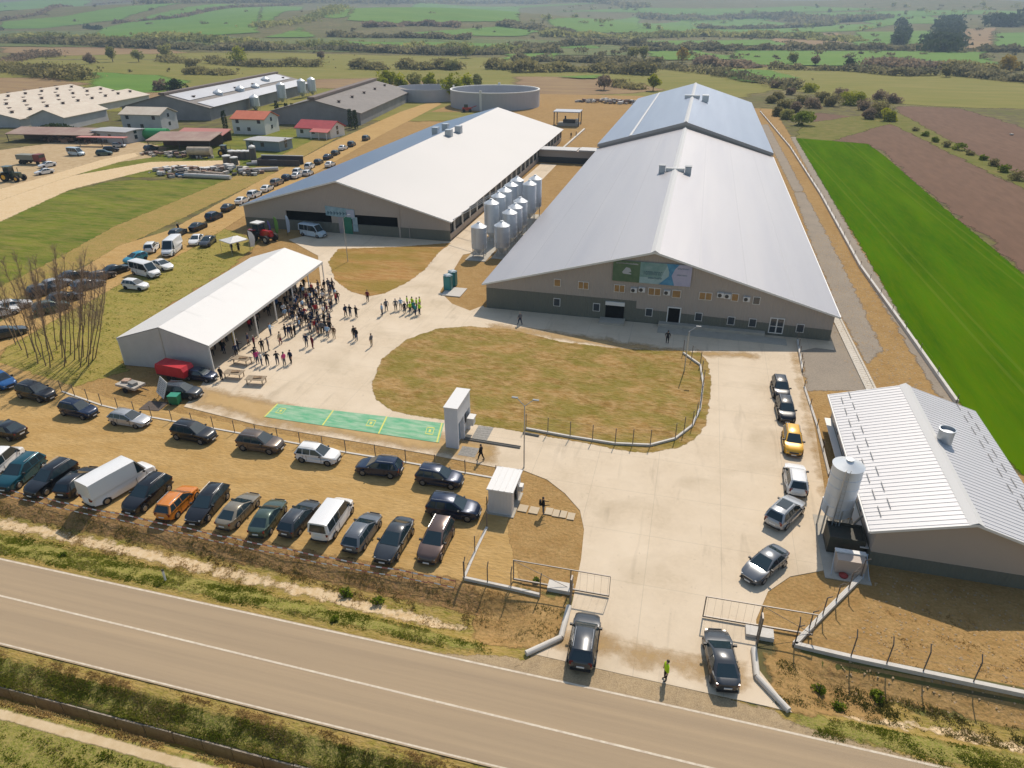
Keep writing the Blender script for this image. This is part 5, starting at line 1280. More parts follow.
# ================================================================ MARQUEE
TX = -57.3; TY0, TY1 = 60.3, 91.2
tent = empty('marquee', (TX, TY0, 0), R(3.9), 'long white marquee open along the side where the crowd stands', 'marquee')
hw_ = 5.75; TL = 31.0; ez, rz_ = 3.55, 5.35
mb = MB()
for s in (-1, 1):
    for k in range(6):
        a = k * TL / 6; b = (k + 1) * TL / 6; zs = .05
        mb.face([(s * (hw_ + .15), a, ez - .04), (s * (hw_ + .15), b, ez - .04), (0, b, rz_), (0, a, rz_)])
        mb.face([(s * (hw_ + .15), a, ez + .02), (s * (hw_ + .15), b, ez + .02), (0, b, rz_ + .06), (0, a, rz_ + .06)])
    mb.b2(min(s * (hw_ + .14), s * (hw_ + .2)), max(s * (hw_ + .14), s * (hw_ + .2)), 0, TL, ez - .32, ez + .02)
mb.build('roof', m_pvc, tent)
mb = MB()
for k in range(1, 6):
    a = k * TL / 6
    for s in (-1, 1):
        mb.add([(s * hw_, a - .04, ez + .045), (s * hw_, a + .04, ez + .045), (0, a + .04, rz_ + .085), (0, a - .04, rz_ + .085)], [(0, 1, 2, 3)])
mb.build('roof_seams', m_trim, tent)
for yy in (.0, TL):
    mb = MB(); mb.exY([(-hw_, 0.06), (hw_, .06), (hw_, ez - .02), (0, rz_ - .02), (-hw_, ez - .02)], yy, yy + .04)
    if yy == 0: mb.build('gable_sheet', mat('gable_pvc', [(.62, .60, .57), (.55, .53, .50)], .5, (.5,), trans=.15), tent)
    else:
        mb = MB(); mb.exY([(-hw_, ez - .5), (hw_, ez - .5), (hw_, ez - .02), (0, rz_ - .02), (-hw_, ez - .02)], yy, yy + .04); mb.build('gable_sheet', m_pvc, tent)
mb = MB(); mb.b2(-.05, .05, -.04, -.003, 0.06, rz_ - .1); mb.build('centre_pole', m_steel, tent)
mb = MB(); mb.b2(-hw_ - .03, -hw_ + .01, 0, TL, .06, ez); mb.build('side_sheet', m_pvc, tent)
for k in range(7):
    for s in (-1, 1):
        mb = MB(); mb.box((s * (hw_ + .07), k * TL / 6 + (.1 if k == 0 else -.1 if k == 6 else 0), ez / 2 + .03), (.14, .14, ez - .06)); mb.build('post', m_trim, tent)
for k in range(0, 4):   # bar tables inside, each a thing of its own
    x, y = TX - 1.2 - k * .45, TY0 + 4 + k * 6.5
    tb = empty('folding_table', (x, y, .062), R(3.9), ['folding table with white cloth nearest the marquee gable', 'second white clothed table along the marquee', 'third white clothed table along the marquee', 'white clothed table deepest in the marquee'][k], 'table', 'tables inside the marquee')
    MB().box((0, 0, .74), (1.0, 4.2, .05)).build('table_top', m_pvc, tb)
    for sx in (-.4, .4):
        for sy in (-1.9, 1.9): MB().box((sx, sy, .36), (.05, .05, .71)).build('leg', m_dsteel, tb)
# ---------- low pallet tables and benches near the tent
def ptable(px, py, rz, label, cols=(.30, .22, .14)):
    q = G(px, py); t = empty('pallet_table', (q.x, q.y, .062), R(rz), label, 'table', 'low pallet tables on the concrete')
    mb = MB()
    for i in range(6): mb.box((0, -.5 + i * .2, .72), (2.2, .15, .06))
    mb.build('table_top', mat('pallet_wood', [cols, (.42, .34, .24)], .85, (2,)), t)
    for sx in (-.9, .9):
        for sy in (-.45, .45): MB().box((sx, sy, .34), (.09, .09, .69)).build('leg', MATS['pallet_wood'], t)
    mb = MB(); mb.box((.2, 0, .80), (.9, .5, .10), .3); mb.build('tray', mat('tray_dark', [(.10, .05, .03), (.3, .2, .1)], .8, (4,)), t)
ptable(235, 378, 5, 'wooden pallet table nearest the marquee corner'); ptable(257, 384, 8, 'wooden pallet table farthest out on the concrete'); ptable(243, 364, -5, 'dark wooden pallet table between crowd and marquee corner', (.08, .05, .035))
q = G(176, 404)
t = empty('wheeled_bin', (q.x, q.y, .06), R(10), 'green wheeled bin at the corner of the concrete', 'bin')
MB().box((0, 0, .55), (.95, .8, .95), 0, 0, 1.12).build('body', mat('bin_green', [(.02, .16, .07)], .5), t)
MB().box((0, 0, 1.07), (1.1, .95, .08)).build('lid', mat('bin_lid', [(.03, .25, .16)], .5), t)
for y in (-1, 1): MB().tube((-.35, y * .38 - .03, .12), (-.35, y * .38 + .03, .12), .12, n=10).build('wheel', m_tyre, t)
q = G(161, 400)
t = empty('notice_board', (q.x, q.y, .06), R(-32), 'white notice board leaning back on two stakes beside the trailers', 'notice board')
mb = MB(); mb.add([(-1.1, 0, .5), (1.1, 0, .5), (1.1, .75, 2.2), (-1.1, .75, 2.2), (-1.1, .05, .47), (1.1, .05, .47), (1.1, .8, 2.17), (-1.1, .8, 2.17)], [(0, 1, 2, 3), (7, 6, 5, 4), (0, 4, 5, 1), (1, 5, 6, 2), (2, 6, 7, 3), (3, 7, 4, 0)]); mb.build('panel', mat('board_white', [(.62, .60, .56), (.5, .48, .45)], .6, (2,)), t)
mb = MB()
for i in range(7):
    z = .75 + i * .19; y = (z - .5) * .441
    for a, b in ((-.9, -.2), (-.1, .35), (.45, .9)): mb.add([(a, y - .008, z), (b - rnd.uniform(0, .2), y - .008, z), (b - .1, y + .018, z + .06), (a, y + .018, z + .06)], [(0, 1, 2, 3)])
mb.build('printed_lines', mat('print_grey', [(.12, .12, .13)], .7), t)
for x in (-.9, .9): MB().tube((x, .1, 0), (x, .85, 2.2), .04).build('stake', m_dsteel, t)
q = G(154, 406.5); mb = MB(); mb.box((q.x, q.y, .075), (2.3, 1.8, .05), .1); mb.build('rubber_mat', mat('mat_dark', [(.08, .06, .05), (.12, .09, .07)], .9, (3,)), label='dark square mat lying on the dirt below the notice board', cat='mat')
# ================================================================ FEED SILOS
def silo(x, y, r, h, label, group=None, n=20, big=False):
    t = empty('feed_silo', (x, y, 0), rnd.uniform(-.2, .2), label, 'silo', group)
    z0 = h * .28; kc = .38 if big else .5
    mb = MB(); prof = [(.22, z0 - r * .95), (r, z0)]
    k = max(4, int((h * .6) / .8)); zt = h * .88
    for i in range(k + 1):
        z = z0 + (zt - z0) * i / k; prof.append((r, z))
        if i < k: prof += [(r + .025, z + .03), (r, z + .06)]
    mb.lathe(prof, n=n); mb.build('tank', mat('silo_steel', [(.56, .60, .64), (.63, .66, .69), (.50, .54, .58)], .4, (.5, .9), (.7, .6), metal=.3, stretch=(1, 1, .4)), t, smooth=True, ang=25)
    mb = MB(); mb.lathe([(r + .06, zt), (r * .55, zt + r * kc * .6), (.28, zt + r * kc), (.28, zt + r * kc + .12), (0, zt + r * kc + .14)], n=n); mb.build('cone_roof', mat('silo_top', [(.60, .62, .63)], .4, metal=.4), t, smooth=True, ang=30)
    for i in range(4 if not big else 6):
        a = 2 * math.pi * (i + .5) / (4 if not big else 6)
        mb = MB(); mb.tube((r * math.cos(a), r * math.sin(a), 0), (r * math.cos(a), r * math.sin(a), z0 + .8), .07, n=6); mb.build('leg', m_steel, t)
    mb = MB(); a = -1.9
    for da in (-.13, .13): mb.tube((( r + .12) * math.cos(a + da / r), (r + .12) * math.sin(a + da / r), .8), ((r + .12) * math.cos(a + da / r), (r + .12) * math.sin(a + da / r), zt + .3), .025, n=4)
    z = 1.0
    while z < zt: mb.tube(((r + .12) * math.cos(a - .13 / r), (r + .12) * math.sin(a - .13 / r), z), ((r + .12) * math.cos(a + .13 / r), (r + .12) * math.sin(a + .13 / r), z), .015, n=4); z += .35
    mb.build('ladder', m_steel, t)
    return t
ns = ['nearest', 'second', 'third', 'fourth', 'fifth', 'sixth', 'seventh']
for i, (y, h) in enumerate(((110.6, 6.0), (118.5, 8.4), (123.2, 8.6), (127.7, 8.6), (132.6, 8.6), (137.5, 8.6))):
    silo(-34.2, y, 1.32, h, 'steel feed silo, %s in the file beside the pale drive' % ns[i], 'feed silos between the two halls')
for i, (y, h) in enumerate(((112.3, 6.0), (117.5, 7.0), (121.5, 7.0), (125.5, 7.2), (133.0, 9.0), (138.0, 9.0))):
    silo(-30.6, y, 1.32, h, 'steel feed silo, %s in the file beside the big hall eave' % ns[i], 'feed silos between the two halls')
for x, y0, y1 in ((-34.2, 108, 140), (-30.2, 110, 140.5)):
    mb = MB(); mb.b2(x - 1.8, x + 1.8, y0, y1, -.1, .12); mb.build('silo_pad', m_conc2, kind='structure')
mb = MB()
for y in (119, 124, 129): mb.tube((-42.3, y, 3.4), (-35.4, y, 7.6), .07, n=6)
mb.build('auger_pipes', m_steel, label='thin steel feed pipes slanting from the silos to the left hall', cat='feed pipe')
# big silo by the small hall
sb = silo(14.2, 48.9, 1.12, 7.3, 'tall single steel silo leaning over the small hall eave', big=True, n=26)
mb = MB(); mb.tube((1.2, -.3, .5), (2.1, -.8, 3.0), .10, n=8); mb.tube((-.5, -1.05, .4), (-.55, -1.12, 6.6), .06, n=8); mb.build('fill_pipe', m_steel, sb)
mb = MB(); mb.b2(13.0, 16.2, 43.0, 50.6, 0, .10); mb.build('silo_pad', m_conc2, kind='structure')
t = empty('feed_trough', (14.75, 47.0, .1), 0, 'dark open steel container standing under the tall single silo', 'container')
mb = MB(); mb.b2(-1.3, 1.3, -1.0, -.9, 0, 1.5); mb.b2(-1.3, 1.3, .9, 1.0, 0, 1.5); mb.b2(-1.3, -1.2, -.897, .897, 0, 1.5); mb.b2(1.2, 1.3, -.897, .897, 0, 1.5); mb.b2(-1.2, 1.2, -.9, .9, 1.2, 1.3); mb.build('body', mat('skip_green', [(.045, .048, .035), (.07, .06, .045)], .7, (2,)), t)
t = empty('ventilation_housing', (14.75, 44.3, .06), 0, 'small taupe plant box with pale lid and slanting rods near the tall silo', 'plant box')
MB().box((0, 0, .65), (2.0, 1.2, 1.3)).build('housing', mat('warm_cladding', [(.3, .25, .2)], .6), t)
MB().box((0, .45, 1.36), (2.15, .4, .10)).build('lid', m_white, t)
for x0, x1 in ((-1.05, -1.3), (1.1, 1.35), (1.2, .9)): MB().tube((x0, .5, 1.4), (x1, -.9, .05), .035, n=6).build('rod', m_steel, t)
# ================================================================ PORTAL, SHED, SMALL THINGS
q = G(447, 449.7)
t = empty('disinfection_portal', (-20.1, 52.6, .062), 0, 'tall narrow white portal cabin beside the green weighbridge', 'portal cabin')
m_por = mat('portal_panel', [(.66, .68, .72), (.62, .64, .68)], .45, (.8,))
mb = MB(); mb.b2(0, 1.3, 0, .2, 0, 4.4); mb.b2(0, .9, .2, 3.9, 0, 4.4); mb.b2(.9, 1.3, .2, 3.9, 2.7, 4.4); mb.b2(.9, 1.3, 3.7, 3.9, 0, 2.7); mb.b2(.9, 1.3, 1.8, 2.0, 0, 2.7); mb.build('cabin', m_por, t)
MB().b2(-.06, 1.36, -.06, 3.96, 4.4, 4.5).build('roof', m_white, t)
MB().b2(.902, .93, .3, 1.7, .2, 2.5).build('door', mat('blue_lit_door', [(.22, .30, .38)], .4), t)  # pale blue tone puts the blue-lit recess into the door colour
MB().b2(.902, .93, 2.1, 3.6, .9, 2.5).build('window', m_glass, t)
MB().b2(1.302, 1.9, 2.8, 3.6, 1.0, 1.8).build('wall_box', m_white, t)
MB().b2(1.302, 2.0, 2.7, 3.7, 1.8, 1.87).build('wall_box_lid', m_white, t)
for k, (x0, x1, y0, y1) in enumerate(((-18.2, -16.6, 54.6, 57.2), (-18.6, -16.9, 51.6, 53.2))):
    mb = MB(); mb.b2(x0, x1, y0, y1, .06, .075)
    for i in range(6): mb.b2(x0 + .08, x1 - .08, y0 + .1 + i * (y1 - y0 - .2) / 6, y0 + .25 + i * (y1 - y0 - .2) / 6, .075, .085)
    mb.build('steel_floor_grate', mat('grate', [(.20, .19, .17), (.3, .28, .25)], .8, (5,)), label=['steel floor grate behind the white portal', 'steel floor grate right in front of the walking man and portal'][k], cat='floor grate')
mb = MB(); a, b = G(464, 440), G(520, 449); mb.tube((a.x, a.y, .12), (b.x, b.y, .12), .09, n=6); mb.tube((a.x, a.y + .3, .1), (b.x, b.y + .3, .1), .07, n=6); mb.build('barrier_rail', mat('rail_grey', [(.17, .16, .14)], .7), label='long low grey rail lying on the concrete right of the portal', cat='rail')
mb = MB(); a, b = G(523, 434), G(539, 437); mb.tube((a.x, a.y, .12), (b.x, b.y, .12), .14, n=6); mb.build('barrier_rail', MATS['rail_grey'], label='short grey drain block at the lamp post foot', cat='rail')
t = empty('gate_shed', (-13.35, 44.1, .05), 0, 'white flat roofed gatehouse cabin with shaded dark opening', 'cabin')
m_shed = mat('shed_panel', [(.60, .58, .56), (.55, .53, .51)], .5, (.7,), extra=ribs('X', .25, .01))
mb = MB(); mb.b2(0, 2.0, 0, .12, 0, 2.4); mb.b2(0, .12, .12, 3.0, 0, 2.4); mb.b2(0, 2.0, 3.0, 3.12, 0, 2.4); mb.b2(1.88, 2.0, .12, .8, 0, 2.4); mb.b2(1.88, 2.0, 2.2, 3.0, 0, 2.4); mb.build('wall', m_shed, t)
MB().b2(.6, .7, .15, 2.95, .02, 2.35).build('interior', m_dark, t)
mb = MB(); mb.b2(-.12, 2.15, -.12, 3.25, 2.4, 2.52)
for i in range(4): mb.b2(.35 + i * .5, .43 + i * .5, -.12, 3.25, 2.52, 2.56)
mb.build('roof', m_white, t)
MB().b2(2.02, 2.35, 2.3, 2.9, .9, 1.4).build('outdoor_unit', m_white, t)
MB().b2(-.15, 2.2, -.2, 3.3, -.03, .05).build('floor_slab', m_conc2, t)
for k, (px, py) in enumerate(((523, 509), (534, 511), (549, 512), (556.5, 514), (563, 515), (571, 517))):
    q = G(px, py); mb = MB(); mb.box((q.x, q.y, .075), (.62 if k > 1 else .8, .9, .07), rnd.uniform(-.05, .05)); mb.build('stepping_stone', mat('stone_pale', [(.50, .40, .27)], .9), label='pale square stepping stone, %s from the gatehouse cabin' % ['first', 'second', 'third', 'fourth', 'fifth', 'sixth'][k], cat='stepping stone', group='stepping stones beside the gatehouse')
def lamp(x, y, h, label, arms=2):
    t = empty('lamp_post', (x, y, 0), 0, label, 'lamp post')
    MB().tube((0, 0, 0), (0, 0, h), .07, .045, n=8).build('pole', m_steel, t)
    for s in ((-1, 1) if arms == 2 else (1,)):
        MB().tube((0, 0, h), (s * .7, .2, h + .55), .03, n=6).build('arm', m_steel, t)
        MB().box((s * .95, .25, h + .6), (.55, .22, .08)).build('lamp_head', mat('lamp_grey', [(.20, .21, .22)], .5), t)
lamp(-12.0, 51.2, 6.6, 'tall twin armed lamp post by the fence of the dirt island')
q = G(348, 262); lamp(q.x, q.y, 7.4, 'tall lamp post on the small dirt patch before the left hall', 1)
q = G(684, 372); lamp(q.x, q.y, 5.2, 'thin lamp post at the hall end of the curved fence', 1)
# portable toilets
for k, (px, py) in enumerate(((448.5, 290), (453, 286))):
    q = G(px, py); t = empty('portable_toilet', (q.x, q.y, .16), R(3), ['teal portable toilet standing in front of its twin', 'teal portable toilet standing behind its twin'][k], 'portable toilet', 'portable toilets on the concrete slab')
    mt = mat('toilet_teal', [(.02, .17, .17), (.015, .13, .14)], .5, (1,))
    MB().box((0, 0, 1.1), (1.15, 1.15, 2.2)).build('cabin', mt, t)
    mb = MB(); mb.lathe([(.8, 2.2), (.6, 2.34), (0, 2.42)], n=4); mb.build('roof', mat('toilet_roof', [(.32, .38, .40)], .5), t)
    MB().box((0, -.59, 1.05), (.8, .03, 1.9)).build('door', mat('toilet_door', [(.03, .22, .22)], .5), t)
q = G(454, 292); mb = MB(); mb.b2(q.x - 1.4, q.x + 1.6, q.y - 2.0, q.y + 1.6, .02, .16); mb.build('toilet_slab', mat('pale_slab', [(.52, .48, .42)], .9), kind='structure')
# pop-up canopy, feather flags
q = G(236, 252)
t = empty('popup_canopy', (q.x, q.y, .05), R(20), 'small white pop up canopy beside the red tractor', 'canopy'); t.scale = (.8, .8, .9)
mb = MB(); mb.lathe([(3.1, 2.3), (3.1, 2.45), (1.5, 2.75), (0, 3.1)], n=4); mb.build('canopy_top', m_pvc, t)
for k in range(4): a = R(90 * k + 0); MB().tube((3.0 * math.cos(a), 3.0 * math.sin(a), 0), (3.0 * math.cos(a), 3.0 * math.sin(a), 2.3), .04, n=6).build('leg', m_steel, t)
q2 = G(238, 252)
for k, (dx, dy, c) in enumerate(((-.4, -.5, 'black'), (.5, .2, 'dark'), (0, .9, 'navy'))):
    person(q.x + dx, q.y + dy, k * 2, 0, c, 'black', ['person in black under the small white canopy', 'person in dark clothes under the small white canopy', 'person in navy under the small white canopy'][k], z0=.05)
def flag(px, py, h, c, label, wd=.75):
    q = G(px, py); t = empty('feather_flag', (q.x, q.y, .05), 0, label, 'flag')
    MB().tube((0, 0, 0), (0, 0, h), .03, n=6).build('pole', m_dsteel, t)
    mb = MB(); mb.exY([(.03, .7), (wd * .75, .9), (wd, 2), (wd * 1.0, h * .75), (wd * .6, h * .95), (.03, h)], -.015, .015); mb.build('cloth', mat('flag_' + label[:6], [c], .7, trans=.3), t)
flag(276.5, 238, 4.0, (.16, .36, .07), 'light green feather flag in the shade of the left hall')
flag(288, 236.5, 4.0, (.45, .55, .68), 'pale blue feather flag in the shade of the left hall')
flag(270, 239, 3.4, (.16, .15, .42), 'short violet feather flag behind the red tractor', .5)
flag(251, 251, 3.6, (.68, .68, .70), 'white teardrop flag beside the red tractor', 1.2)
flag(235, 352, 3.4, (.62, .46, .04), 'yellow feather flag at the marquee corner', .45)
q = G(233, 356)
# ================================================================ FENCES
m_post = mat('fence_post', [(.17, .14, .115)], .7, metal=.2)
m_pl = mat('plinth_concrete', [(.60, .56, .50), (.50, .46, .40)], .85, (1.5,), (.8,))
def fence(pts, label, h=2.0, sp=2.5, plinth=.3, lean=0.0, wires=3, world=False, plw=.2, base=0.0):
    P = [Vector((p[0], p[1])) for p in (pts if world else W(pts))]
    o = P[0]; t = empty('wire_fence', (o.x, o.y, 0), 0, label, 'fence')
    if plinth:
        mb = MB()
        for a, b in zip(P[:-1], P[1:]):
            d = (b - a).normalized(); n = Vector((-d.y, d.x)) * plw / 2
            z0 = float(hz(a.x, a.y)); z1 = float(hz(b.x, b.y))
            A = [(a - n - o), (a + n - o), (b + n - o), (b - n - o)]
            vs = [(A[0].x, A[0].y, z0 - .2), (A[1].x, A[1].y, z0 - .2), (A[2].x, A[2].y, z1 - .2), (A[3].x, A[3].y, z1 - .2), (A[0].x, A[0].y, z0 + plinth), (A[1].x, A[1].y, z0 + plinth), (A[2].x, A[2].y, z1 + plinth), (A[3].x, A[3].y, z1 + plinth)]
            mb.add(vs, [(3, 2, 1, 0), (4, 5, 6, 7), (0, 1, 5, 4), (1, 2, 6, 5), (2, 3, 7, 6), (3, 0, 4, 7)])
        mb.build('plinth', m_pl, t)
    tops = []
    for i, (a, b) in enumerate(zip(P[:-1], P[1:])):
        n = max(1, round((b - a).length / sp))
        for k in range(n + (1 if i == len(P) - 2 else 0)):
            p = a.lerp(b, k / n); z = float(hz(p.x, p.y))
            q0 = Vector((p.x - o.x, p.y - o.y, z)); q1 = q0 + Vector((0, 0, h))
            d = (b - a).normalized(); nn = Vector((-d.y, d.x, 0))
            q2 = q1 + nn * lean + Vector((0, 0, .35 if lean else 0))
            mb = MB(); mb.tube(q0, q1, .045, n=5)
            if lean: mb.tube(q1, q2, .04, n=5)
            mb.build('post', m_post, t); tops.append((q0, q1))
    mb = MB()
    for (a0, a1), (b0, b1) in zip(tops[:-1], tops[1:]):
        for k in range(wires):
            f = .25 + .72 * k / max(1, wires - 1); mb.tube(a0.lerp(a1, f), b0.lerp(b1, f), .006, n=3, caps=False)
    mb.build('wires', m_post, t)
    return t
fence([(526, 430), (570, 438), (615, 445), (650, 446.5), (675, 440), (692, 427), (700, 410), (703, 385), (700, 366), (683, 354)], 'curved wire fence on a white kerb round the dirt island', h=1.9, sp=2.0, plinth=.28)
fence([(62, 392), (102, 406), (152, 418), (235, 433), (346, 453), (406, 463), (496, 479)], 'long wire fence between the gravel car park and the concrete yard', h=1.5, sp=2.6, plinth=.12)
fence([(496, 481), (487, 512)], 'short wire fence length joining the gatehouse cabin', h=1.6, sp=2.2, plinth=.15)
fence([(487, 528), (475, 553), (464, 579)], 'wire fence running from the gatehouse cabin down to the road bank', h=1.7, sp=2.2, plinth=.15)
fence([(464.6, 580), (511, 590), (540, 597)], 'low kerbed wire fence left of the entrance gate', h=1.7, sp=2.0, plinth=.3, lean=.25)
fence([(794, 646), (850, 659), (922, 674), (1024, 695), (1090, 708)], 'kerbed wire fence along the road right of the entrance', h=2.0, sp=2.4, plinth=.3, lean=.35, plw=.3)
fence([(794, 646), (822, 617), (860, 579)], 'kerbed wire fence slanting towards the tall silo', h=1.8, sp=2.0, plinth=.3, lean=-.3, plw=.3)
fence([(760, 112), (790, 148), (820, 195), (860, 268), (905, 331), (956, 404)], 'long white kerbed fence beside the bright green wheat', h=1.2, sp=6.0, plinth=.5, plw=.35, wires=2)
fence([(804, 388), (817, 427), (829, 476)], 'low white kerb fence between the parked cars and the small hall', h=1.0, sp=4.0, plinth=.22, wires=2)
fence([(797, 342), (802, 372)], 'short post fence at the front corner of the big hall', h=1.4, sp=2.2, plinth=.4, wires=2)
# --- striped tape on short stakes along the parking row
tp = [G(*p) for p in ((-40, 482), (0, 491), (66, 507), (130, 520), (228, 541), (330, 562), (430, 580), (456, 585))]
t = empty('barrier_tape', (tp[0].x, tp[0].y, 0), 0, 'red and white striped tape strung along the bank below the parked row', 'barrier tape')
mr_ = MB(); o = tp[0]; acc = 0
for a, b in zip(tp[:-1], tp[1:]):
    L_ = (b - a).length; n = int(L_ / .45)
    for i in range(n):
        p = a.lerp(b, i / n) - o; q = a.lerp(b, (i + 1) / n) - o
        z = .42 - .12 * math.sin(math.pi * ((i % 12) / 12.0)); z2 = .42 - .12 * math.sin(math.pi * (((i + 1) % 12) / 12.0)) if (i + 1) % 12 else .42
        mr_.add([(p.x, p.y - .01, z), (q.x, q.y - .01, z2), (q.x, q.y + .03, z2 + .09), (p.x, p.y + .03, z + .09)], [(0, 1, 2, 3)], i % 2)
        mr_.add([(p.x, p.y - .5, z - .14), (q.x, q.y - .5, z2 - .14), (q.x, q.y - .47, z2 - .07), (p.x, p.y - .47, z - .07)], [(0, 1, 2, 3)], (i + 1) % 2)
tpo = mr_.build('tape', [mat('tape_white', [(.8, .78, .75)], .5), mat('tape_red', [(.50, .16, .12)], .5)], t)
bm = bmesh.new(); bm.from_mesh(tpo.data); bmesh.ops.remove_doubles(bm, verts=bm.verts, dist=.03); bm.to_mesh(tpo.data); bm.free()
L_ = (tp[-1] - tp[0]).length
for i in range(13):
    k = i / 12 * (len(tp) - 1); j = min(int(k), len(tp) - 2); p = tp[j].lerp(tp[j + 1], k - j) - o
    MB().tube((p.x, p.y, 0), (p.x, p.y, .55), .025, n=5).build('stake', mat('stake_wood', [(.30, .2, .12)], .8), t)
# ================================================================ GATES
def gate(pa, pb, hpx, label, brace_side, post, nv=3, tail=0.45):
    A = G(*pa); B = G(*pb); d = B - A; L_ = d.length
    t = empty('sliding_gate', (A.x, A.y, .08), math.atan2(d.y, d.x), label, 'gate')
    h = hpx
    m_gt = mat('gate_tube', [(.20, .175, .15)], .5, metal=.3)
    mb = MB(); mb.b2(0, L_, -.035, .035, h - .07, h); mb.build('top_rail', m_gt, t)
    mb = MB(); mb.b2(0, L_, -.05, .05, .08, .2); mb.build('bottom_rail', m_gt, t)
    for f in [0, tail, 1]:
        x = f * L_; MB().b2(max(0, x - .04), max(.08, min(L_, x + .04)), -.03, .03, .2, h - .07).build('upright', m_gt, t)
    xa, xb = (0, tail * L_) if brace_side < 0 else (tail * L_, L_)
    x0, x1 = (xa, xb)
    x2 = x0 + (x1 - x0) * .42
    MB().b2(x2 - .03, x2 + .03, -.028, .028, .2, h - .07).build('upright', m_gt, t) if 0 else None
    MB().tube((x0 + .05, 0, h - .1), (x1 - .1, 0, .22), .022, n=5).build('brace', m_gt, t)
    mb = MB()
    k = x0 if brace_side > 0 else x0
    lo, hi = (tail * L_, L_) if brace_side < 0 else (0, tail * L_)
    x = lo + .2
    while x < hi: mb.tube((x, 0, .2), (x, 0, h - .07), .007, n=3, caps=False); x += .5
    mb.build('mesh_wires', m_gt, t)
    q = G(*post)
    p = empty('gate_post', (q.x, q.y, .05), 0, label.split(' sliding')[0] + ' gate guide post standing at the entrance', 'gate post')
    MB().b2(-.06, .06, -.06, .06, 0, 2.3).build('post', m_gt, p)
    MB().b2(-.06, .06, .34, .46, 0, 2.3).build('post', m_gt, p)
    MB().b2(-.05, .05, -.06, .46, 2.3, 2.38).build('crossbar', m_gt, p)
    return t
gate((513, 581), (609, 598), 2.0, 'left hand sliding gate frame drawn back beside the entering dark grey car', -1, (570, 605), tail=.60)
gate((702, 618), (812, 637), 2.0, 'right hand sliding gate frame above the dark grey saloon', 1, (757, 644), tail=.52)
for k, (px, py) in enumerate(((560, 590), (759, 636))):
    q = G(px, py); mb = MB(); mb.b2(q.x - .9, q.x + .9, q.y - .35, q.y + .5, 0, .35); mb.build('gate_motor_plinth', m_pl, label=['white concrete block under the left sliding gate', 'white concrete block under the right sliding gate'][k], cat='concrete block')
def curb(pts, label):
    P = [G(*p, .25) for p in pts]; t = MB()
    for a, b in zip(P[:-1], P[1:]):
        d = (b - a).normalized(); t.tube((a.x, a.y, .2), (b.x, b.y, .2), .2, n=12)
    t.build('entrance_kerb', m_pl, label=label, cat='kerb')
curb([(526, 653), (561, 637), (569, 606)], 'thick rounded concrete kerb bending at the left of the entrance')
curb([(754, 648), (757, 676), (789, 710)], 'thick rounded concrete kerb bending at the right of the entrance')
for k, (px, py) in enumerate(((165, 577), (771, 748))):
    pass
q = G(165.5, 580); t = empty('marker_post', (q.x, q.y, 0), 0, 'little white roadside marker post in the grass verge', 'marker post')
MB().box((0, 0, .45), (.12, .1, .9)).build('post', m_white, t); MB().box((0, 0, .95), (.13, .11, .12)).build('cap', m_black, t)
q = G(843, 577); mb = MB(); mb.lathe([(.3, 0), (.34, .15), (.1, .3), (0, .32)], (q.x, q.y, .06), 10); mb.build('manhole_cap', mat('red_plastic', [(.30, .03, .02)], .5), label='small red plastic cap on the dirt below the tall silo', cat='cap')
# ================================================================ FAR LEFT FARM
def shed_g(x, y, wd, ln, he, hr, rz, label, wallc, roofc, cat='building', vents=0, name='barn', base=None, wins=0, overhang=.6, rows=1):
    t = empty(name, (x, y, 0), R(rz), label, cat)
    w2 = wd / 2
    mb = MB(); mb.exY([(-w2, 0), (w2, 0), (w2, he), (0, hr), (-w2, he)], 0, .3); mb.exY([(-w2, 0), (w2, 0), (w2, he), (0, hr), (-w2, he)], ln - .3, ln); mb.b2(-w2, -w2 + .3, .3, ln - .3, 0, he); mb.b2(w2 - .3, w2, .3, ln - .3, 0, he); mb.build('wall', wallc, t)
    mb = MB(); k = (hr - he) / w2
    mb.exY([(-w2 - overhang, he - k * overhang + .05), (0, hr + .05), (w2 + overhang, he - k * overhang + .05), (w2 + overhang, he - k * overhang + .25), (0, hr + .28), (-w2 - overhang, he - k * overhang + .25)], -.5, ln + .5); ro = mb.build('roof', roofc, t)
    for i in range(vents):
        for r_ in range(rows):
            xx = (w2 * .42) if rows == 1 else (w2 * (.42 if r_ else -.42)); yy = ln * (i + .5) / vents; zz = hr - k * abs(xx) + .1
            mb = MB(); mb.b2(xx - .4, xx + .4, yy - .4, yy + .4, zz - .3, zz + .8); mb.b2(xx - .65, xx + .65, yy - .65, yy + .65, zz + .8, zz + .95); v_o = mb.build('roof_vent', mat('vent_brown', [(.13, .09, .075)], .8)); v_o.parent = ro
    return t
m_greyroof = mat('fibre_cement', [(.21, .185, .165), (.26, .23, .205), (.17, .15, .135)], .9, (.1, .5), (.8, .6))
m_bluegrey = mat('pale_metal_roof', [(.46, .46, .47), (.40, .40, .42)], .5, (.1,), (.8,), metal=.3)
m_render = mat('pale_render', [(.50, .49, .48), (.42, .41, .40)], .85, (.3,))
m_greywall = mat('grey_wall', [(.27, .265, .265), (.21, .205, .20)], .85, (.2,))
m_cream = mat('cream_roof', [(.60, .53, .43), (.52, .45, .36), (.45, .33, .24)], .8, (.12, .5), (.7, .4))
m_redroof = mat('orange_red_tiles', [(.55, .15, .075), (.48, .12, .06)], .8, (.6,))
m_red2 = mat('crimson_tiles', [(.42, .045, .05), (.34, .035, .04)], .7, (.6,))
b1 = shed_g(-204, 247, 36, 112, 4.6, 9.0, 9, 'long old barn with pale striped roof among grey steel silos', m_greywall, m_greyroof, vents=6)
mb = MB()
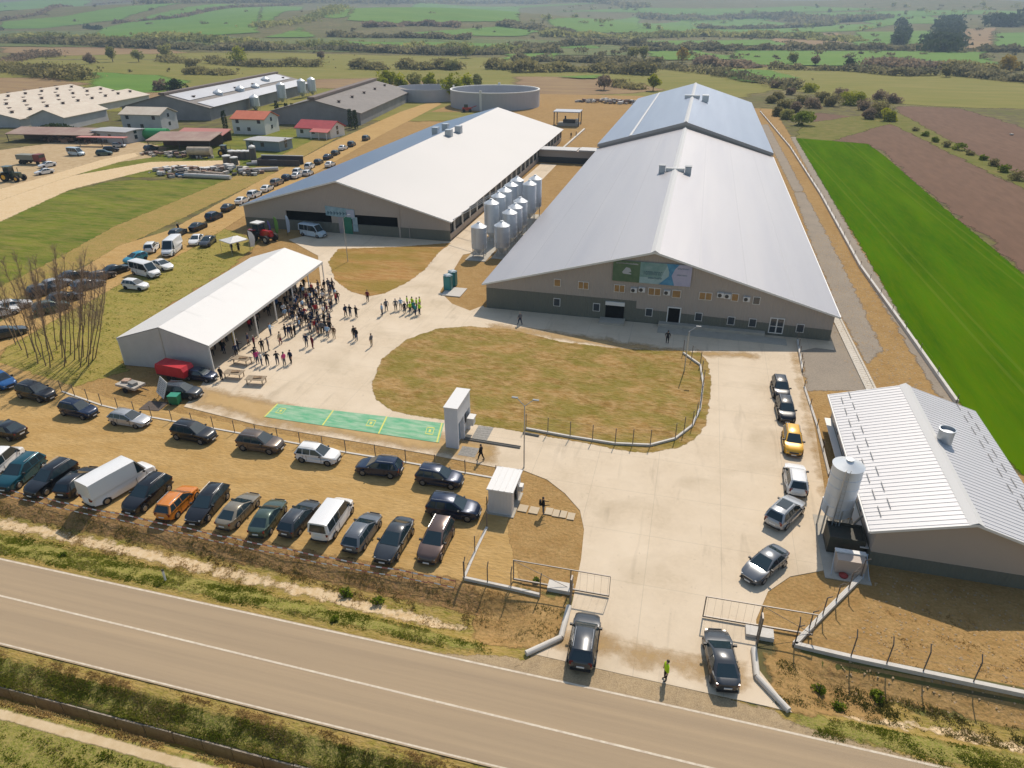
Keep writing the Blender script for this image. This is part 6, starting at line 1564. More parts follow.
mb.exY([(1.5, 9.06), (9.5, 7.1), (9.5, 7.2), (1.5, 9.16)], 2, 108); mb.exY([(12.5, 6.36), (19.0, 4.78), (19.0, 4.9), (12.5, 6.48)], 2, 108); mb.build('pale_roof_sheets', m_bluegrey, b1)
mb = MB(); mb.b2(-1.2, 1.2, -.6, 112.6, 9.2, 10.0); mb.build('ridge_vent', mat('ridge_brown', [(.16, .12, .10)], .8), b1)
b2 = shed_g(-141.5, 250, 36, 86, 4.2, 8.6, 9, 'long grey roofed barn behind the white cottages with red roofs', m_greywall, m_greyroof, vents=5)
mb = MB(); mb.b2(-1.4, 1.4, -.6, 86.6, 8.8, 9.7); mb.build('ridge_vent', MATS['ridge_brown'], b2)
for i in range(7):
    pass
ph = [(-252, 214, 20, 88, 'cream roofed poultry house with a row of dark vents, nearest the farm yard'), (-274, 214, 20, 96, 'cream roofed poultry house in the middle of three'), (-296, 216, 20, 100, 'cream roofed poultry house farthest from the halls')]
for x, y, wd, ln, lb in ph:
    shed_g(x, y, wd, ln, 2.9, 5.2, 10, lb, m_render, m_cream, vents=9, rows=2, name='poultry_house')
t = shed_g(-228, 214, 13, 26, 4.2, 6.6, 10, 'pale gabled annexe at the end of the cream poultry houses', m_render, m_cream)
def house(px0, px1, pyb, hh, rh, depth, roofm, label, floors=2, rz=0, wallm=None, hip=False):
    A = G(*px0); B = G(*px1); d = B - A; L_ = d.length
    t = empty('house', (A.x, A.y, 0), math.atan2(d.y, d.x), label, 'house')
    mb = MB(); mb.exY([(0, 0), (L_, 0), (L_, hh), (0, hh)], 0, depth); 
    n = len(mb.v); mb.add([(0, 0, hh), (0, depth, hh), (0, depth / 2, hh + rh), (L_, 0, hh), (L_, depth, hh), (L_, depth / 2, hh + rh)], [(0, 1, 2), (3, 5, 4), (0, 2, 5, 3), (1, 4, 5, 2)])
    mb.build('wall', wallm or m_white, t)
    o = .5; k = rh / (depth / 2)
    mb = MB()
    for s in (0, 1):
        y0 = -o if s == 0 else depth + o
        mb.add([(-o, y0, hh - k * o + .08), (L_ + o, y0, hh - k * o + .08), (L_ + o, depth / 2, hh + rh + .08), (-o, depth / 2, hh + rh + .08), (-o, y0, hh - k * o + .28), (L_ + o, y0, hh - k * o + .28), (L_ + o, depth / 2, hh + rh + .3), (-o, depth / 2, hh + rh + .3)], [(0, 1, 2, 3), (7, 6, 5, 4), (0, 4, 5, 1), (1, 5, 6, 2), (2, 6, 7, 3), (3, 7, 4, 0)])
    mb.build('roof', roofm, t)
    for f in range(floors):
        for k_ in range(3):
            x = L_ * (k_ + .5) / 3; z = hh * (f + .35) / floors + .4
            if (k_ + f) % 3 == 2: continue
            MB().b2(x - .6, x + .6, -.06, -.01, z - .1, z + 1.1).build('window', m_glass, t)
    for z in (hh * .3, hh * .8):
        MB().b2(L_ + .01, L_ + .06, depth * .5 - .6, depth * .5 + .6, z, z + 1.2).build('window', m_glass, t)
    return t
house((124, 131), (163, 132), 0, 5.6, 1.8, 10, m_cream, 'white two storey house with cream roof beside the long old barn', wallm=m_render)
house((234, 134), (266, 135), 0, 5.0, 1.9, 10, m_redroof, 'white two storey house with orange red tiled roof')
h3 = house((297, 137), (331, 139), 0, 3.0, 1.9, 9, m_red2, 'white cottage with crimson roof and porch', floors=1)
mb = MB(); mb.add([(7, -2.8, 2.3), (14, -2.8, 2.3), (14, .2, 3.2), (7, .2, 3.2), (7, -2.8, 2.42), (14, -2.8, 2.42), (14, .2, 3.32), (7, .2, 3.32)], [(0, 1, 2, 3), (7, 6, 5, 4), (0, 4, 5, 1), (1, 5, 6, 2), (2, 6, 7, 3), (3, 7, 4, 0)]); mb.build('porch_roof', mat('porch_red', [(.50, .12, .10)], .7), h3)
for x in (7.3, 10.3, 13.3): MB().box((x, -2.6, 1.15), (.2, .2, 2.3)).build('porch_post', m_trim, h3)
house((95, 142), (128, 144), 0, 3.4, .25, 8, m_roofW, 'white flat roofed farm store with pink awning', floors=1, wallm=m_render)
q = G(112, 145); t = empty('awning', (q.x - 1, q.y - 1, 2.4), R(8), 'faded pink awning on the front of the white farm store', 'awning')
mb = MB(); mb.b2(-8, 8, -2.5, 0, .2, .4); mb.build('canopy_top', mat('pink_awning', [(.50, .20, .17)], .8), t)
for x in (-7.5, 0, 7.5): MB().b2(x - .08, x + .08, -2.4, -2.25, -2.4, .2).build('post', m_dsteel, t)
ct = house((247, 150), (280, 152), 0, 2.8, .1, 7, m_roofW, 'blue grey site cabin with white flat roof', floors=1, wallm=mat('site_cabin', [(.20, .25, .28)], .6))
def openshed(px, py, wd, dp, h, rz, roofm, label):
    q = G(px, py); t = empty('open_shed', (q.x, q.y, 0), R(rz), label, 'shed')
    mb = MB(); mb.add([(-wd / 2, -dp / 2, h - .6), (wd / 2, -dp / 2, h - .6), (wd / 2, dp / 2, h + .6), (-wd / 2, dp / 2, h + .6), (-wd / 2, -dp / 2, h - .4), (wd / 2, -dp / 2, h - .4), (wd / 2, dp / 2, h + .8), (-wd / 2, dp / 2, h + .8)], [(0, 1, 2, 3), (7, 6, 5, 4), (0, 4, 5, 1), (1, 5, 6, 2), (2, 6, 7, 3), (3, 7, 4, 0)]); mb.build('roof', roofm, t)
    for sx in (-1, 0, 1):
        for sy in (-1, 1): MB().tube((sx * (wd / 2 - .4), sy * (dp / 2 - .4), 0), (sx * (wd / 2 - .4), sy * (dp / 2 - .4), h + sy * .45), .12, n=6).build('post', m_dsteel, t)
    MB().b2(-wd / 2 + .3, wd / 2 - .3, dp / 2 - .5, dp / 2 - .35, 0, h).build('back_wall', mat('shed_boards', [(.12, .08, .06)], .9), t)
openshed(187, 148, 20, 10, 3.4, 12, mat('brown_shed_roof', [(.27, .16, .13), (.36, .26, .20)], .8, (.2,)), 'open shed with weathered brown roof near the tanker trailer')
openshed(205, 141, 17, 6, 2.8, 5, mat('pink_shed_roof', [(.45, .17, .14)], .8, (.4,)), 'open shed with faded red roof behind the brown roofed one')
openshed(58, 141, 30, 8, 3.0, 8, MATS['brown_shed_roof'], 'dark lean to shed below the cream poultry houses')
for k, (px, py, h) in enumerate(((221.5, 112, 9), (243, 107, 9), (258, 103, 8.5), (268, 98, 10), (283, 104, 9.5), (256, 110, 6), (303, 98, 9), (313, 96, 9))):
    q = G(px, py); silo(q.x, q.y, 2.0, h, 'old grey farm silo, %s counting from the old barn' % (ns + ['eighth'])[k], 'old grey silos beside the barns', n=12)
q = G(158, 140); t = empty('green_tank', (q.x, q.y, 0), R(10), 'bright green rounded tank in front of the white house', 'tank')
mb = MB(); mb.tube((-4, 0, 1.9), (4, 0, 1.9), 1.8, n=16); mb.build('shell', mat('green_tank', [(.05, .32, .10)], .5), t)
for x in (-2.5, 2.5): MB().box((x, 0, .4), (.5, 2.6, .8)).build('cradle', m_dsteel, t)
# material yard: pipes, rolls and rubble on the grass
def pipe(px, py, ln, r, rz, label, c=(.58, .54, .50)):
    q = G(px, py); t = MB(); a = R(rz); t.tube((-ln / 2 * math.cos(a), -ln / 2 * math.sin(a), r), (ln / 2 * math.cos(a), ln / 2 * math.sin(a), r), r, n=12)
    t.build('concrete_pipe', mat('pipe_%d' % int(c[0] * 100), [c, tuple(v * .8 for v in c)], .8, (1,)), label=label, cat='pipe', group='pipes stored on the grass', loc=(q.x, q.y, .03), smooth=True)
pipe(208, 178.5, 13, .55, 2, 'long white pipe lying nearest the green meadow'); pipe(205, 175, 12, .5, -4, 'cream pipe lying behind the long white one', (.50, .38, .28)); pipe(209, 170.5, 13, .45, 4, 'white pipe beside the rubble heap'); pipe(259, 172, 10, .55, 30, 'white pipe pointing towards the site cabin, lower one'); pipe(273, 164, 11, .6, 33, 'white pipe pointing towards the site cabin, upper one'); pipe(262, 165, 8, .4, 32, 'thin grey pipe beside the upper slanted one', (.3, .3, .3)); pipe(185, 177, 5, .4, 0, 'short blue pipe at the end of the long white one', (.15, .28, .42))
mbk = ('white topped storage drum', )
for k, (px, py, r, h) in enumerate(((233, 159, 1.1, 2.6), (239, 159, 1.1, 2.6), (244.5, 159, 1.1, 2.6), (250, 159, 1.1, 2.6), (254, 161, .9, 4.5), (227.5, 164, 1.1, 2.6), (235, 165, 1.0, 2.4))):
    q = G(px, py); t = empty('water_tank', (q.x, q.y, 0), 0, 'dark drum with white lid, %s of the cluster beside the site cabin' % ns[k], 'drum', 'drums stored near the site cabin')
    mb = MB(); mb.lathe([(r, 0), (r, h * .8)], n=14); mb.build('drum', mat('drum_dark', [(.10, .09, .08)], .7), t)
    mb = MB(); mb.lathe([(r * 1.05, h * .8), (r * 1.05, h * .9), (0, h)], n=14); mb.build('lid', m_white, t)
q = G(281, 165); t = empty('open_container', (q.x, q.y, 0), R(8), 'low white edged container with dark inside behind the pipes', 'container')
mb = MB(); mb.b2(-6, 6, -1.6, -1.4, 0, 1.6); mb.b2(-6, 6, 1.4, 1.6, 0, 2.2); mb.b2(-6, -5.8, -1.4, 1.4, 0, 1.9); mb.build('side', mat('container_dark', [(.06, .05, .05)], .8), t); MB().b2(-6.1, 6.1, 1.35, 1.65, 2.2, 2.4).build('rim', m_white, t)
def heap(px, py, rx, ry, n, cs, label, smin=.2, smax=.9, name='rubble_heap'):
    q = G(px, py); mb = MB()
    for i in range(n):
        a = rnd.uniform(0, 6.28); r_ = rnd.random() ** .6; s = rnd.uniform(smin, smax); z = (1 - r_) * .6 * smax
        mb.box((rx * r_ * math.cos(a), ry * r_ * math.sin(a), z + s * .25), (s, s * rnd.uniform(.4, 1), s * .5), rnd.uniform(0, 3), rnd.randrange(len(cs)))
    mb.build(name, cs, label=label, cat='heap', kind='stuff', loc=(q.x, q.y, 0))
ms = [mat('rub_a', [(.45, .40, .35)]), mat('rub_b', [(.22, .13, .09)]), mat('rub_c', [(.10, .09, .08)]), mat('rub_d', [(.6, .57, .53)])]
heap(182, 173, 9, 6, 110, ms, 'heap of mixed scrap and rubble on the grass', .4, 1.8); heap(226, 172, 6, 6, 60, ms, 'heap of broken machinery parts among the drums', .4, 2.0); heap(250, 174, 3.5, 3, 30, ms, 'small scrap pile at the pipe ends', .3, 1.4)
heap(178, 156, 13, 3, 130, [ms[1], ms[2], ms[0]], 'long heap of dark stones by the brown shed', .4, 1.5)
heap(80, 140, 14, 6, 120, [ms[1], ms[2]], 'heap of brown timber and soil below the annexe', .6, 2.4)
heap(612, 103, 18, 5, 120, ms, 'rubble strip on the bare ground left of the rear hall', .5, 2.2)
heap(1012, 135, 1, 1, 3, ms, 'stones at the field edge')
# round open tank
ctr = G(488, 102); R0 = 20.2
t = empty('round_slurry_tank', (-91.5, 325.5, 0), 0, 'large round open concrete tank beyond the left hall', 'tank')
mb = MB(); mb.lathe([(R0, 0), (R0, 7.2), (R0 - .5, 7.2), (R0 - .5, 1.2), (0, 1.2)], n=72); mb.build('tank_wall', mat('tank_concrete', [(.46, .45, .46), (.40, .39, .40)], .75, (.12,), (.8,)), t)
mb = MB(); mb.lathe([(R0 + .12, 6.9), (R0 + .12, 7.3), (R0 - .6, 7.3), (R0 - .6, 6.9)], n=72); mb.build('rim', m_trim, t)
for a in (100, 268, 175): MB().box(((R0 + .2) * math.cos(R(a)), (R0 + .2) * math.sin(R(a)), 4.0), (1.0, .5, 8.4), R(a + 90)).build('rib', m_trim, t)
t = empty('round_slurry_tank', (-131, 345, 0), 0, 'second round tank half hidden behind trees beside the big one', 'tank')
mb = MB(); mb.lathe([(16, 0), (16, 5.5), (15.5, 5.5), (15.5, 1.2), (0, 1.2)], n=48); mb.build('tank_wall', MATS['tank_concrete'], t)
q = G(467, 112); t = empty('red_loader', (q.x, q.y, 0), R(20), 'small red loader parked at the foot of the round tank', 'loader'); t.scale = (1.3,) * 3
MB().box((0, 0, 1.0), (3, 1.4, .9)).build('body', PAINT['red'], t); MB().box((-.3, 0, 1.9), (1.2, 1.2, .9)).build('cab', m_cglass, t); MB().tube((1.2, 0, 1.2), (3.2, 0, 1.9), .12).build('boom', PAINT['red'], t)
for x in (-1, 1):
    for y in (-1, 1): MB().tube((x, y * .8 - .15, .5), (x, y * .8 + .15, .5), .5, n=12).build('wheel', m_tyre, t)
# steel canopy over machinery
t = empty('steel_canopy', (-48.2, 272, 0), R(2), 'grey flat canopy on steel posts over dark machinery', 'canopy')
MB().box((0, 0, 5.1), (10, 8, .3)).build('roof', mat('canopy_grey', [(.36, .38, .42)], .5), t)
for x in (-4.6, 4.6):
    for y in (-3.6, 3.6): MB().box((x, y, 2.5), (.3, .3, 5)).build('post', m_dsteel, t)
MB().box((.5, 0, .5), (8, 6, .9)).build('base', m_conc2, t)
t = empty('pump_machine', (-47.6, 272, .95), 0, 'dark pump set standing under the steel canopy', 'machine')
MB().box((0, 0, .6), (4.5, 2.0, 1.2)).build('engine', m_dsteel, t); MB().box((2.9, .3, .7), (1.0, 1.4, 1.4)).build('cabinet', m_steel, t); MB().tube((-1.5, 0, 1.2), (-1.5, 0, 2.4), .3).build('stack', m_dsteel, t)
mb = MB(); mb.b2(-40.5, -39.9, 205, 262, 0, .5); mb.build('low_wall', m_pl, label='low concrete kerb wall running from the link to the canopy', cat='wall')
# ================================================================ PLANTS
LM = {'olive': leaf_mat('leaf_olive', (.17, .15, .08), (.32, .285, .14), None, .5), 'green': leaf_mat('leaf_green', (.09, .125, .025), (.24, .28, .06), None, .4), 'bud': leaf_mat('leaf_bud', (.20, .22, .04), (.42, .42, .08), None, .45),
      'brown': leaf_mat('twig_brown', (.19, .145, .11), (.34, .265, .19), None, .45), 'far': leaf_mat('leaf_far', (.15, .14, .085), (.27, .24, .14), None, .5), 'farbud': leaf_mat('leaf_farbud', (.22, .23, .10), (.38, .36, .16), None, .5),
      'grass': leaf_mat('grass_blade', (.10, .13, .025), (.27, .28, .07), (.42, .33, .15), .45), 'dry': leaf_mat('dry_blade', (.30, .21, .095), (.52, .38, .20), None, .4), 'scrub': leaf_mat('scrub_blade', (.10, .10, .035), (.24, .21, .08), (.36, .27, .14), .4),
      'gold': leaf_mat('leaf_gold', (.25, .18, .05), (.45, .33, .10), None, .4), 'dark': leaf_mat('leaf_dark', (.025, .04, .018), (.07, .09, .04))}
m_bark = mat('bark', [(.10, .075, .055), (.16, .12, .09)], .9, (2,))
def tree(x, y, h, r, lm, label, n=900, leaf=.25, name='tree', group=None, z=None, trunk=True, squash=1.0, seed=None):
    rs = np.random.RandomState(seed if seed is not None else rnd.randrange(1 << 20))
    z = float(hz(x, y)) if z is None else z
    t = empty(name, (x, y, z), 0, label, 'bush' if name == 'bush' else 'tree', group)
    C, tn = clump(0, 0, h - r * squash * .95 if trunk else r * squash * .6, r, r, r * squash, n, 16, rs)
    C[:, 2] = np.maximum(C[:, 2], .1)
    V, F, tt = leaves(C, leaf, tn, rs=rs)
    npmesh('crown', V, F, LM[lm], vcol=tt, parent=t)
    mb = MB()
    if trunk:
        mb.tube((0, 0, -.2), (0, 0, h - r), h * .028 + .05, h * .018 + .03, n=6)
    for k in range(7):
        a = rs.uniform(0, 6.28); e = rs.uniform(.5, .95)
        z0 = (h - r * 1.6) * rs.uniform(.7, 1) if trunk else .1
        z0 = max(z0, .1)
        mb.tube((0, 0, z0), (r * .7 * math.cos(a) * e, r * .7 * math.sin(a) * e, (h if trunk else r * 1.5 * squash) * rs.uniform(.6, .92)), .05 + h * .006, .02, n=4, caps=False)
    mb.build('trunk', m_bark, t)
    return t
# bare saplings by the dirt track: many thin stems with fine twigs
def sapling(px, py, h, lx, ly, label):
    rs = random.Random(int(px * 131 + py))
    q = G(px, py); t = empty('bare_sapling', (q.x, q.y, 0), 0, label, 'tree', 'bare saplings beside the dirt track')
    mb = MB(); p = Vector((0, 0, -.1)); r_ = .075; pts_ = [p]
    n = 7
    for i in range(n):
        nx_ = p + Vector((lx * h / n + rs.uniform(-.15, .15), ly * h / n + rs.uniform(-.15, .15), h / n))
        mb.tube(p, nx_, r_, r_ * .84, n=5, caps=False); p = nx_; r_ *= .84; pts_.append(p)
    mb.build('trunk', mat('sapling_bark', [(.24, .17, .11), (.17, .12, .08)], .9, (2,)), t)
    mb = MB()
    for i in range(95):
        f = rs.uniform(.35, 1.0); k = min(int(f * n), n - 1); b = pts_[k].lerp(pts_[k + 1], f * n - k) if k < n else pts_[-1]
        a = rs.uniform(0, 6.28); L_ = rs.uniform(.5, 1.5) * (1.25 - f * .6)
        e = b + Vector((math.cos(a) * L_ * .55, math.sin(a) * L_ * .55, L_ * .9)); mb.tube(b, e, .016, .007, n=3, caps=False)
        for j in range(3):
            c = b.lerp(e, rs.uniform(.3, .95)); a2 = rs.uniform(0, 6.28); l2 = rs.uniform(.25, .6)
            mb.tube(c, c + Vector((math.cos(a2) * l2 * .5, math.sin(a2) * l2 * .5, l2 * .8)), .010, .004, n=3, caps=False)
    mb.build('twigs', mat('twig_bark', [(.27, .19, .13)], .9), t)
sp = [(28, 358, 7.0, -.1), (35, 352, 7.6, -.12), (41, 357, 8.4, -.08), (48, 350, 7.5, -.05), (53, 360, 8.2, -.04), (57, 350, 6.8, .0), (62, 358, 8.8, -.02), (66, 363, 8.6, .01), (70, 355, 8.2, .0), (74, 360, 8.0, .02), (79, 362, 8.4, .03), (83, 357, 8.8, .01), (86, 362, 8.2, .04), (90, 354, 7.4, .03), (46, 366, 6.4, -.09), (22, 350, 6.2, -.13), (60, 345, 6.5, .02), (77, 348, 6.8, .05), (92, 361, 8.0, .06), (88, 366, 7.5, .05), (50, 368, 7.4, -.05), (38, 364, 6.8, -.1), (64, 367, 7.9, .0), (80, 367, 7.8, .03), (16, 345, 6.0, -.14), (95, 358, 6.9, .08)]
on = ['first', 'second', 'third', 'fourth', 'fifth', 'sixth', 'seventh', 'eighth', 'ninth', 'tenth', 'eleventh', 'twelfth', 'thirteenth', 'fourteenth', 'fifteenth', 'sixteenth', 'seventeenth', 'eighteenth', 'nineteenth', 'twentieth', 'twenty-first', 'twenty-second', 'twenty-third', 'twenty-fourth', 'twenty-fifth', 'twenty-sixth', 'twenty-seventh']
sp.sort()
for i, (px, py, h, l) in enumerate(sp):
    sapling(px, py, h * 1.55, l + .10 + .28 * max(0, (px - 30)) / 60, rnd.uniform(-.04, .08), 'tall thin bare sapling, %s from the left in its clump' % on[i])
# bushes behind the wheat
bl = [(771, 103, 3.2, 'olive'), (778, 100, 3.5, 'olive'), (785, 108, 3.8, 'olive'), (779, 116, 3.4, 'olive'), (787, 119, 3.0, 'farbud'), (802, 125, 4.6, 'green'), (795, 112, 3.2, 'brown'), (801, 104, 3.4, 'olive'), (810, 92, 4.6, 'bud'), (813, 108, 4.0, 'brown'), (822, 102, 4.0, 'olive'), (832, 106, 4.4, 'olive'), (841, 99, 5.0, 'brown'), (848, 105, 5.0, 'bud'), (858, 105, 4.6, 'bud'), (865, 110, 3.6, 'brown'), (872, 113, 3.4, 'brown'), (880, 117, 5.0, 'olive'), (888, 121, 4.0, 'bud'), (881, 100, 4.2, 'brown'), (893, 103, 3.6, 'brown'), (790, 95, 3.0, 'brown'), (776, 88, 3.6, 'brown'), (869, 119, 3.0, 'brown')]
for i, (px, py, r, lm) in enumerate(bl):
    q = G(px, py); d_ = {'olive': 'grey olive', 'farbud': 'yellowish', 'green': 'rounded fresh green', 'brown': 'bare brownish', 'bud': 'pale budding'}[lm]
    tree(q.x, q.y, r * 1.6, r * 1.05, lm, '%s bush in the thicket behind the wheat, %s counting towards the ploughed land' % (d_, on[sorted(range(len(bl)), key=lambda k: bl[k][0]).index(i)]), n=1900, leaf=.30, name='bush', trunk=False, squash=.78, group='bushes behind the wheat field')
for i, (px, py, r) in enumerate(((935, 142, 1.6), (947, 147, 1.8), (958, 150, 2.6), (970, 155, 1.5), (983, 160, 1.4), (994, 166, 2.0), (1004, 172, 2.0), (1016, 180, 2.2), (925, 136, 1.6), (915, 131, 1.4))):
    q = G(px, py); tree(q.x, q.y, r * 1.5, r, 'olive' if i % 2 else 'green', 'low bush on the grass strip between the ploughed fields, %s away from the thicket' % ['third', 'fourth', 'fifth', 'sixth', 'seventh', 'eighth', 'ninth', 'tenth', 'second', 'first'][i], n=350, leaf=.25, name='bush', trunk=False, squash=.7, group='bushes on the field boundary')
# mid-distance trees: (px, py of the foot, radius, height, kind, label)
mt = [(455, 101, 7, 13, 'bud', 'yellow green tree in leaf beside the round tank'), (402, 92, 5, 9, 'bud', 'yellow green tree, first behind the grey barn'), (388, 90, 6, 11, 'bud', 'yellow green tree, second behind the grey barn'), (415, 90, 5, 9, 'farbud', 'yellow green tree, third behind the grey barn'), (430, 91, 5, 9, 'bud', 'yellow green tree before the second round tank'), (443, 93, 4.5, 8, 'farbud', 'small yellow green tree touching the second round tank'), (467, 91, 5, 9, 'bud', 'bright tree just behind the big round tank'), (383, 93, 4, 8, 'bud', 'small bright tree at the far corner of the grey barn'), (478, 88, 4, 7, 'farbud', 'faint yellow tree over the round tank rim'),
      (176, 93, 6, 8, 'dark', 'dark evergreen tree behind the old barn'), (160, 90, 5, 6, 'brown', 'brown bush behind the old barn'), (113, 62, 6, 12, 'farbud', 'lone pale green tree in the meadow near the brown plot'), (139, 62, 6, 11, 'farbud', 'lone pale budding tree in the meadow, right of another'), (90, 64, 6, 9, 'brown', 'lone bare brown tree in the meadow'), (168, 60, 8, 14, 'farbud', 'tall budding tree at the hedge end in the meadow'), (239, 65, 9, 15, 'bud', 'large round budding tree alone in the meadow'), (322, 61, 4, 8, 'brown', 'tiny bare tree on the pasture'), (466, 58, 8, 14, 'farbud', 'pale yellow tree in the far hedge'),
      (452, 70, 6, 9, 'farbud', 'pale budding tree in the pasture hedge'), (604, 90, 5, 9, 'brown', 'bare tree left of the rear hall'), (653, 91, 4, 8, 'bud', 'green tree just left of the rear hall gable'), (191, 68, 5, 7, 'olive', 'olive bush right of the tall budding tree'),
      (793, 64, 5, 9, 'farbud', 'yellowish tree on the green strip'), (815, 66, 5, 9, 'brown', 'bare tree on the green strip'), (849, 68, 5, 8, 'dark', 'dark tree at the strip edge'), (1008, 72, 8, 12, 'gold', 'golden tree at the far field edge'), (633, 62, 6, 13, 'farbud', 'tall budding tree, left of a pair near the green strips'), (643, 62, 6, 13, 'farbud', 'tall budding tree, right of a pair near the green strips'), (682, 62, 7, 12, 'gold', 'golden brown tree near the green strips'), (946, 77, 4, 7, 'olive', 'small tree at the pasture edge')]
for px, py, r, h, lm, lb in mt:
    q = G(px, py); tree(q.x, q.y, h, r, lm, lb, n=900, leaf=.42 + h * .02, squash=.85, group=None)
for i, (px, py) in enumerate(((278, 118), (288, 121), (294, 121), (351, 128), (356, 129), (226, 130))):
    q = G(px, py); t = empty('cypress', (q.x, q.y, 0), 0, 'narrow dark cypress, %s along the barn and cottage walls' % on[i], 'tree', 'dark cypresses by the barns')
    rs = np.random.RandomState(i); n = 500; zz = rs.uniform(.2, 6.5, n); a = rs.uniform(0, 6.28, n); rr = .95 * np.sqrt(1 - ((zz - 2.4) / 4.6) ** 2 * .9) * rs.uniform(.5, 1, n)
    V, F, tt = leaves(np.stack([rr * np.cos(a), rr * np.sin(a), zz], 1), .25, rs=rs); npmesh('crown', V, F, LM['dark'], vcol=tt, parent=t)
    MB().tube((0, 0, 0), (0, 0, 5), .12, .05, n=5).build('trunk', m_bark, t)
# ivy and scrub mass on the poultry annexe
C, tn = clump(0, 0, 1.6, 13, 4, 2.6, 2600, 14); q = G(62, 137); V, F, tt = leaves(C, .45, tn); npmesh('climbing_shrubs', V + np.array([q.x, q.y, 0]), F, LM['dark'], vcol=tt, kind='stuff', label='dark tangle of shrubs in front of the poultry houses', cat='shrubs')
# hedgerows and woods that read as masses
SHR = []
def hedge(pts, h, wd, n, lm, label, leaf=None, name='hedgerow'):
    h *= .8
    if h >= 12 * .8: h *= .66; wd *= .5; n = int(n * .75)
    P = [G(*p) for p in pts]; seg = [(b - a).length for a, b in zip(P[:-1], P[1:])]; tot = sum(seg)
    rs = np.random.RandomState(int(tot * 10) % 99991)
    u = rs.uniform(0, tot, n); k = np.searchsorted(np.cumsum(seg), u); k = np.minimum(k, len(seg) - 1)
    A = np.array([[p.x, p.y] for p in P]); c0 = np.concatenate([[0], np.cumsum(seg)])[k]
    f = ((u - c0) / np.array(seg)[k])[:, None]; B = A[k] * (1 - f) + A[k + 1] * f
    d = A[k + 1] - A[k]; d /= np.linalg.norm(d, axis=1)[:, None]; nn = np.stack([-d[:, 1], d[:, 0]], 1)
    per = max(wd, h) * 1.3
    env = .55 + .45 * np.sin(u / per * 2.1 + 2 * np.sin(u / per * .37)) * np.sin(u / per * 1.3 + 1.0)
    env = np.clip(env + rs.uniform(-.1, .1, n), .18, 1)
    B = B + nn * (rs.normal(size=n) * wd * .38)[:, None]
    hh = h * env * rs.uniform(.05, 1, n) ** .7
    C = np.stack([B[:, 0], B[:, 1], hz(B[:, 0], B[:, 1]) + hh], 1)
    tone = np.clip(.5 + .35 * np.sin(u / per * .9) + rs.uniform(-.3, .3, n), 0, 1)
    V, F, tt = leaves(C, leaf or h * .13, tone, rs=rs)
    npmesh(name, V, F, LM[lm], vcol=tt, kind='stuff', label=label, cat='hedge')
H = hedge
H([(-20, 70), (20, 72), (55, 78), (88, 80)], 11, 14, 5000, 'olive', 'dense brown olive hedge at the edge of the bare plot', 1.0)
H([(-20, 66), (40, 57), (60, 58)], 8, 12, 2500, 'brown', 'brownish scrub strip above the bare plot', 1.0)
H([(165, 61), (180, 63), (200, 63)], 7, 12, 1600, 'olive', 'olive hedge beside the tall budding tree', 1.0)
H([(210, 63), (230, 65), (262, 67), (300, 66), (320, 67)], 8, 10, 3000, 'olive', 'olive hedge passing the round budding tree', 1.0)
H([(186, 74), (205, 74), (232, 75)], 6, 10, 1600, 'olive', 'short olive hedge in the open pasture', 1.0)
for a, b in ((352, 385), (400, 430), (435, 458), (487, 514)):
    H([(a, 68.5), ((a + b) / 2, 69), (b, 70)], 9, 9, 1800, 'olive', 'hedge segment in the pasture starting %s' % {352: 'above the grey barn', 400: 'above the yellow green trees', 435: 'before the second round tank', 487: 'behind the big round tank'}[a], 1.0)
H([(-20, 43), (60, 44), (130, 47), (200, 49), (256, 50)], 16, 40, 9000, 'far', 'dark tree belt across the valley below the left green slope', 2.2)
H([(-20, 40), (100, 42), (150, 38), (256, 46), (330, 48), (420, 50), (520, 52)], 16, 40, 11000, 'farbud', 'budding tree belt across the valley', 2.2)
H([(256, 50), (330, 50), (400, 53), (450, 55), (560, 53)], 14, 30, 7000, 'far', 'dark tree belt behind the pasture hedges', 1.9)
H([(512, 72), (580, 71), (655, 75)], 11, 14, 4500, 'olive', 'olive hedge running behind the bare ground toward the rear hall', 1.2)
H([(512, 62), (560, 61), (620, 64), (660, 66)], 12, 22, 4000, 'far', 'mixed scrub belt above the olive hedge', 1.5)
H([(612, 86), (628, 88), (640, 90)], 5, 8, 900, 'olive', 'short hedge left of the rear hall gable', .8)
H([(695, 66), (720, 66), (758, 68)], 9, 14, 3000, 'brown', 'red brown hedge in the middle of the green strips', 1.3)
H([(600, 66), (660, 68), (710, 74), (770, 84), (795, 90)], 7, 10, 2500, 'far', 'hedge slanting down between green strip and pasture', 1.1)
H([(768, 69), (850, 71), (900, 76), (935, 75)], 7, 8, 2600, 'far', 'dark hedge at the upper edge of the long pasture', 1.0)
H([(880, 69), (905, 67), (933, 70)], 9, 26, 3000, 'brown', 'brown copse at the pasture edge', 1.4)
H([(955, 75), (985, 78), (1024, 82), (1060, 84)], 9, 12, 3000, 'far', 'hedge line at the far end of the pasture', 1.2)
H([(950, 73), (1000, 70), (1040, 70)], 10, 14, 2500, 'olive', 'hedge below the golden tree', 1.3)
H([(515, 50), (600, 44), (700, 48), (768, 50), (860, 50), (960, 52), (1040, 52)], 15, 30, 10000, 'far', 'long dark tree belt across the valley behind the green strips', 2.0)
H([(620, 51), (700, 51), (760, 51)], 12, 14, 2500, 'far', 'dark hedge over the nearest green strip', 1.6)
H([(540, 36), (620, 38), (700, 36), (780, 38), (860, 42)], 18, 60, 7000, 'farbud', 'budding woods on the lower slope', 3.0)
H([(700, 29), (768, 29), (830, 26)], 16, 40, 4000, 'far', 'dark wood line on the slope', 3.5)
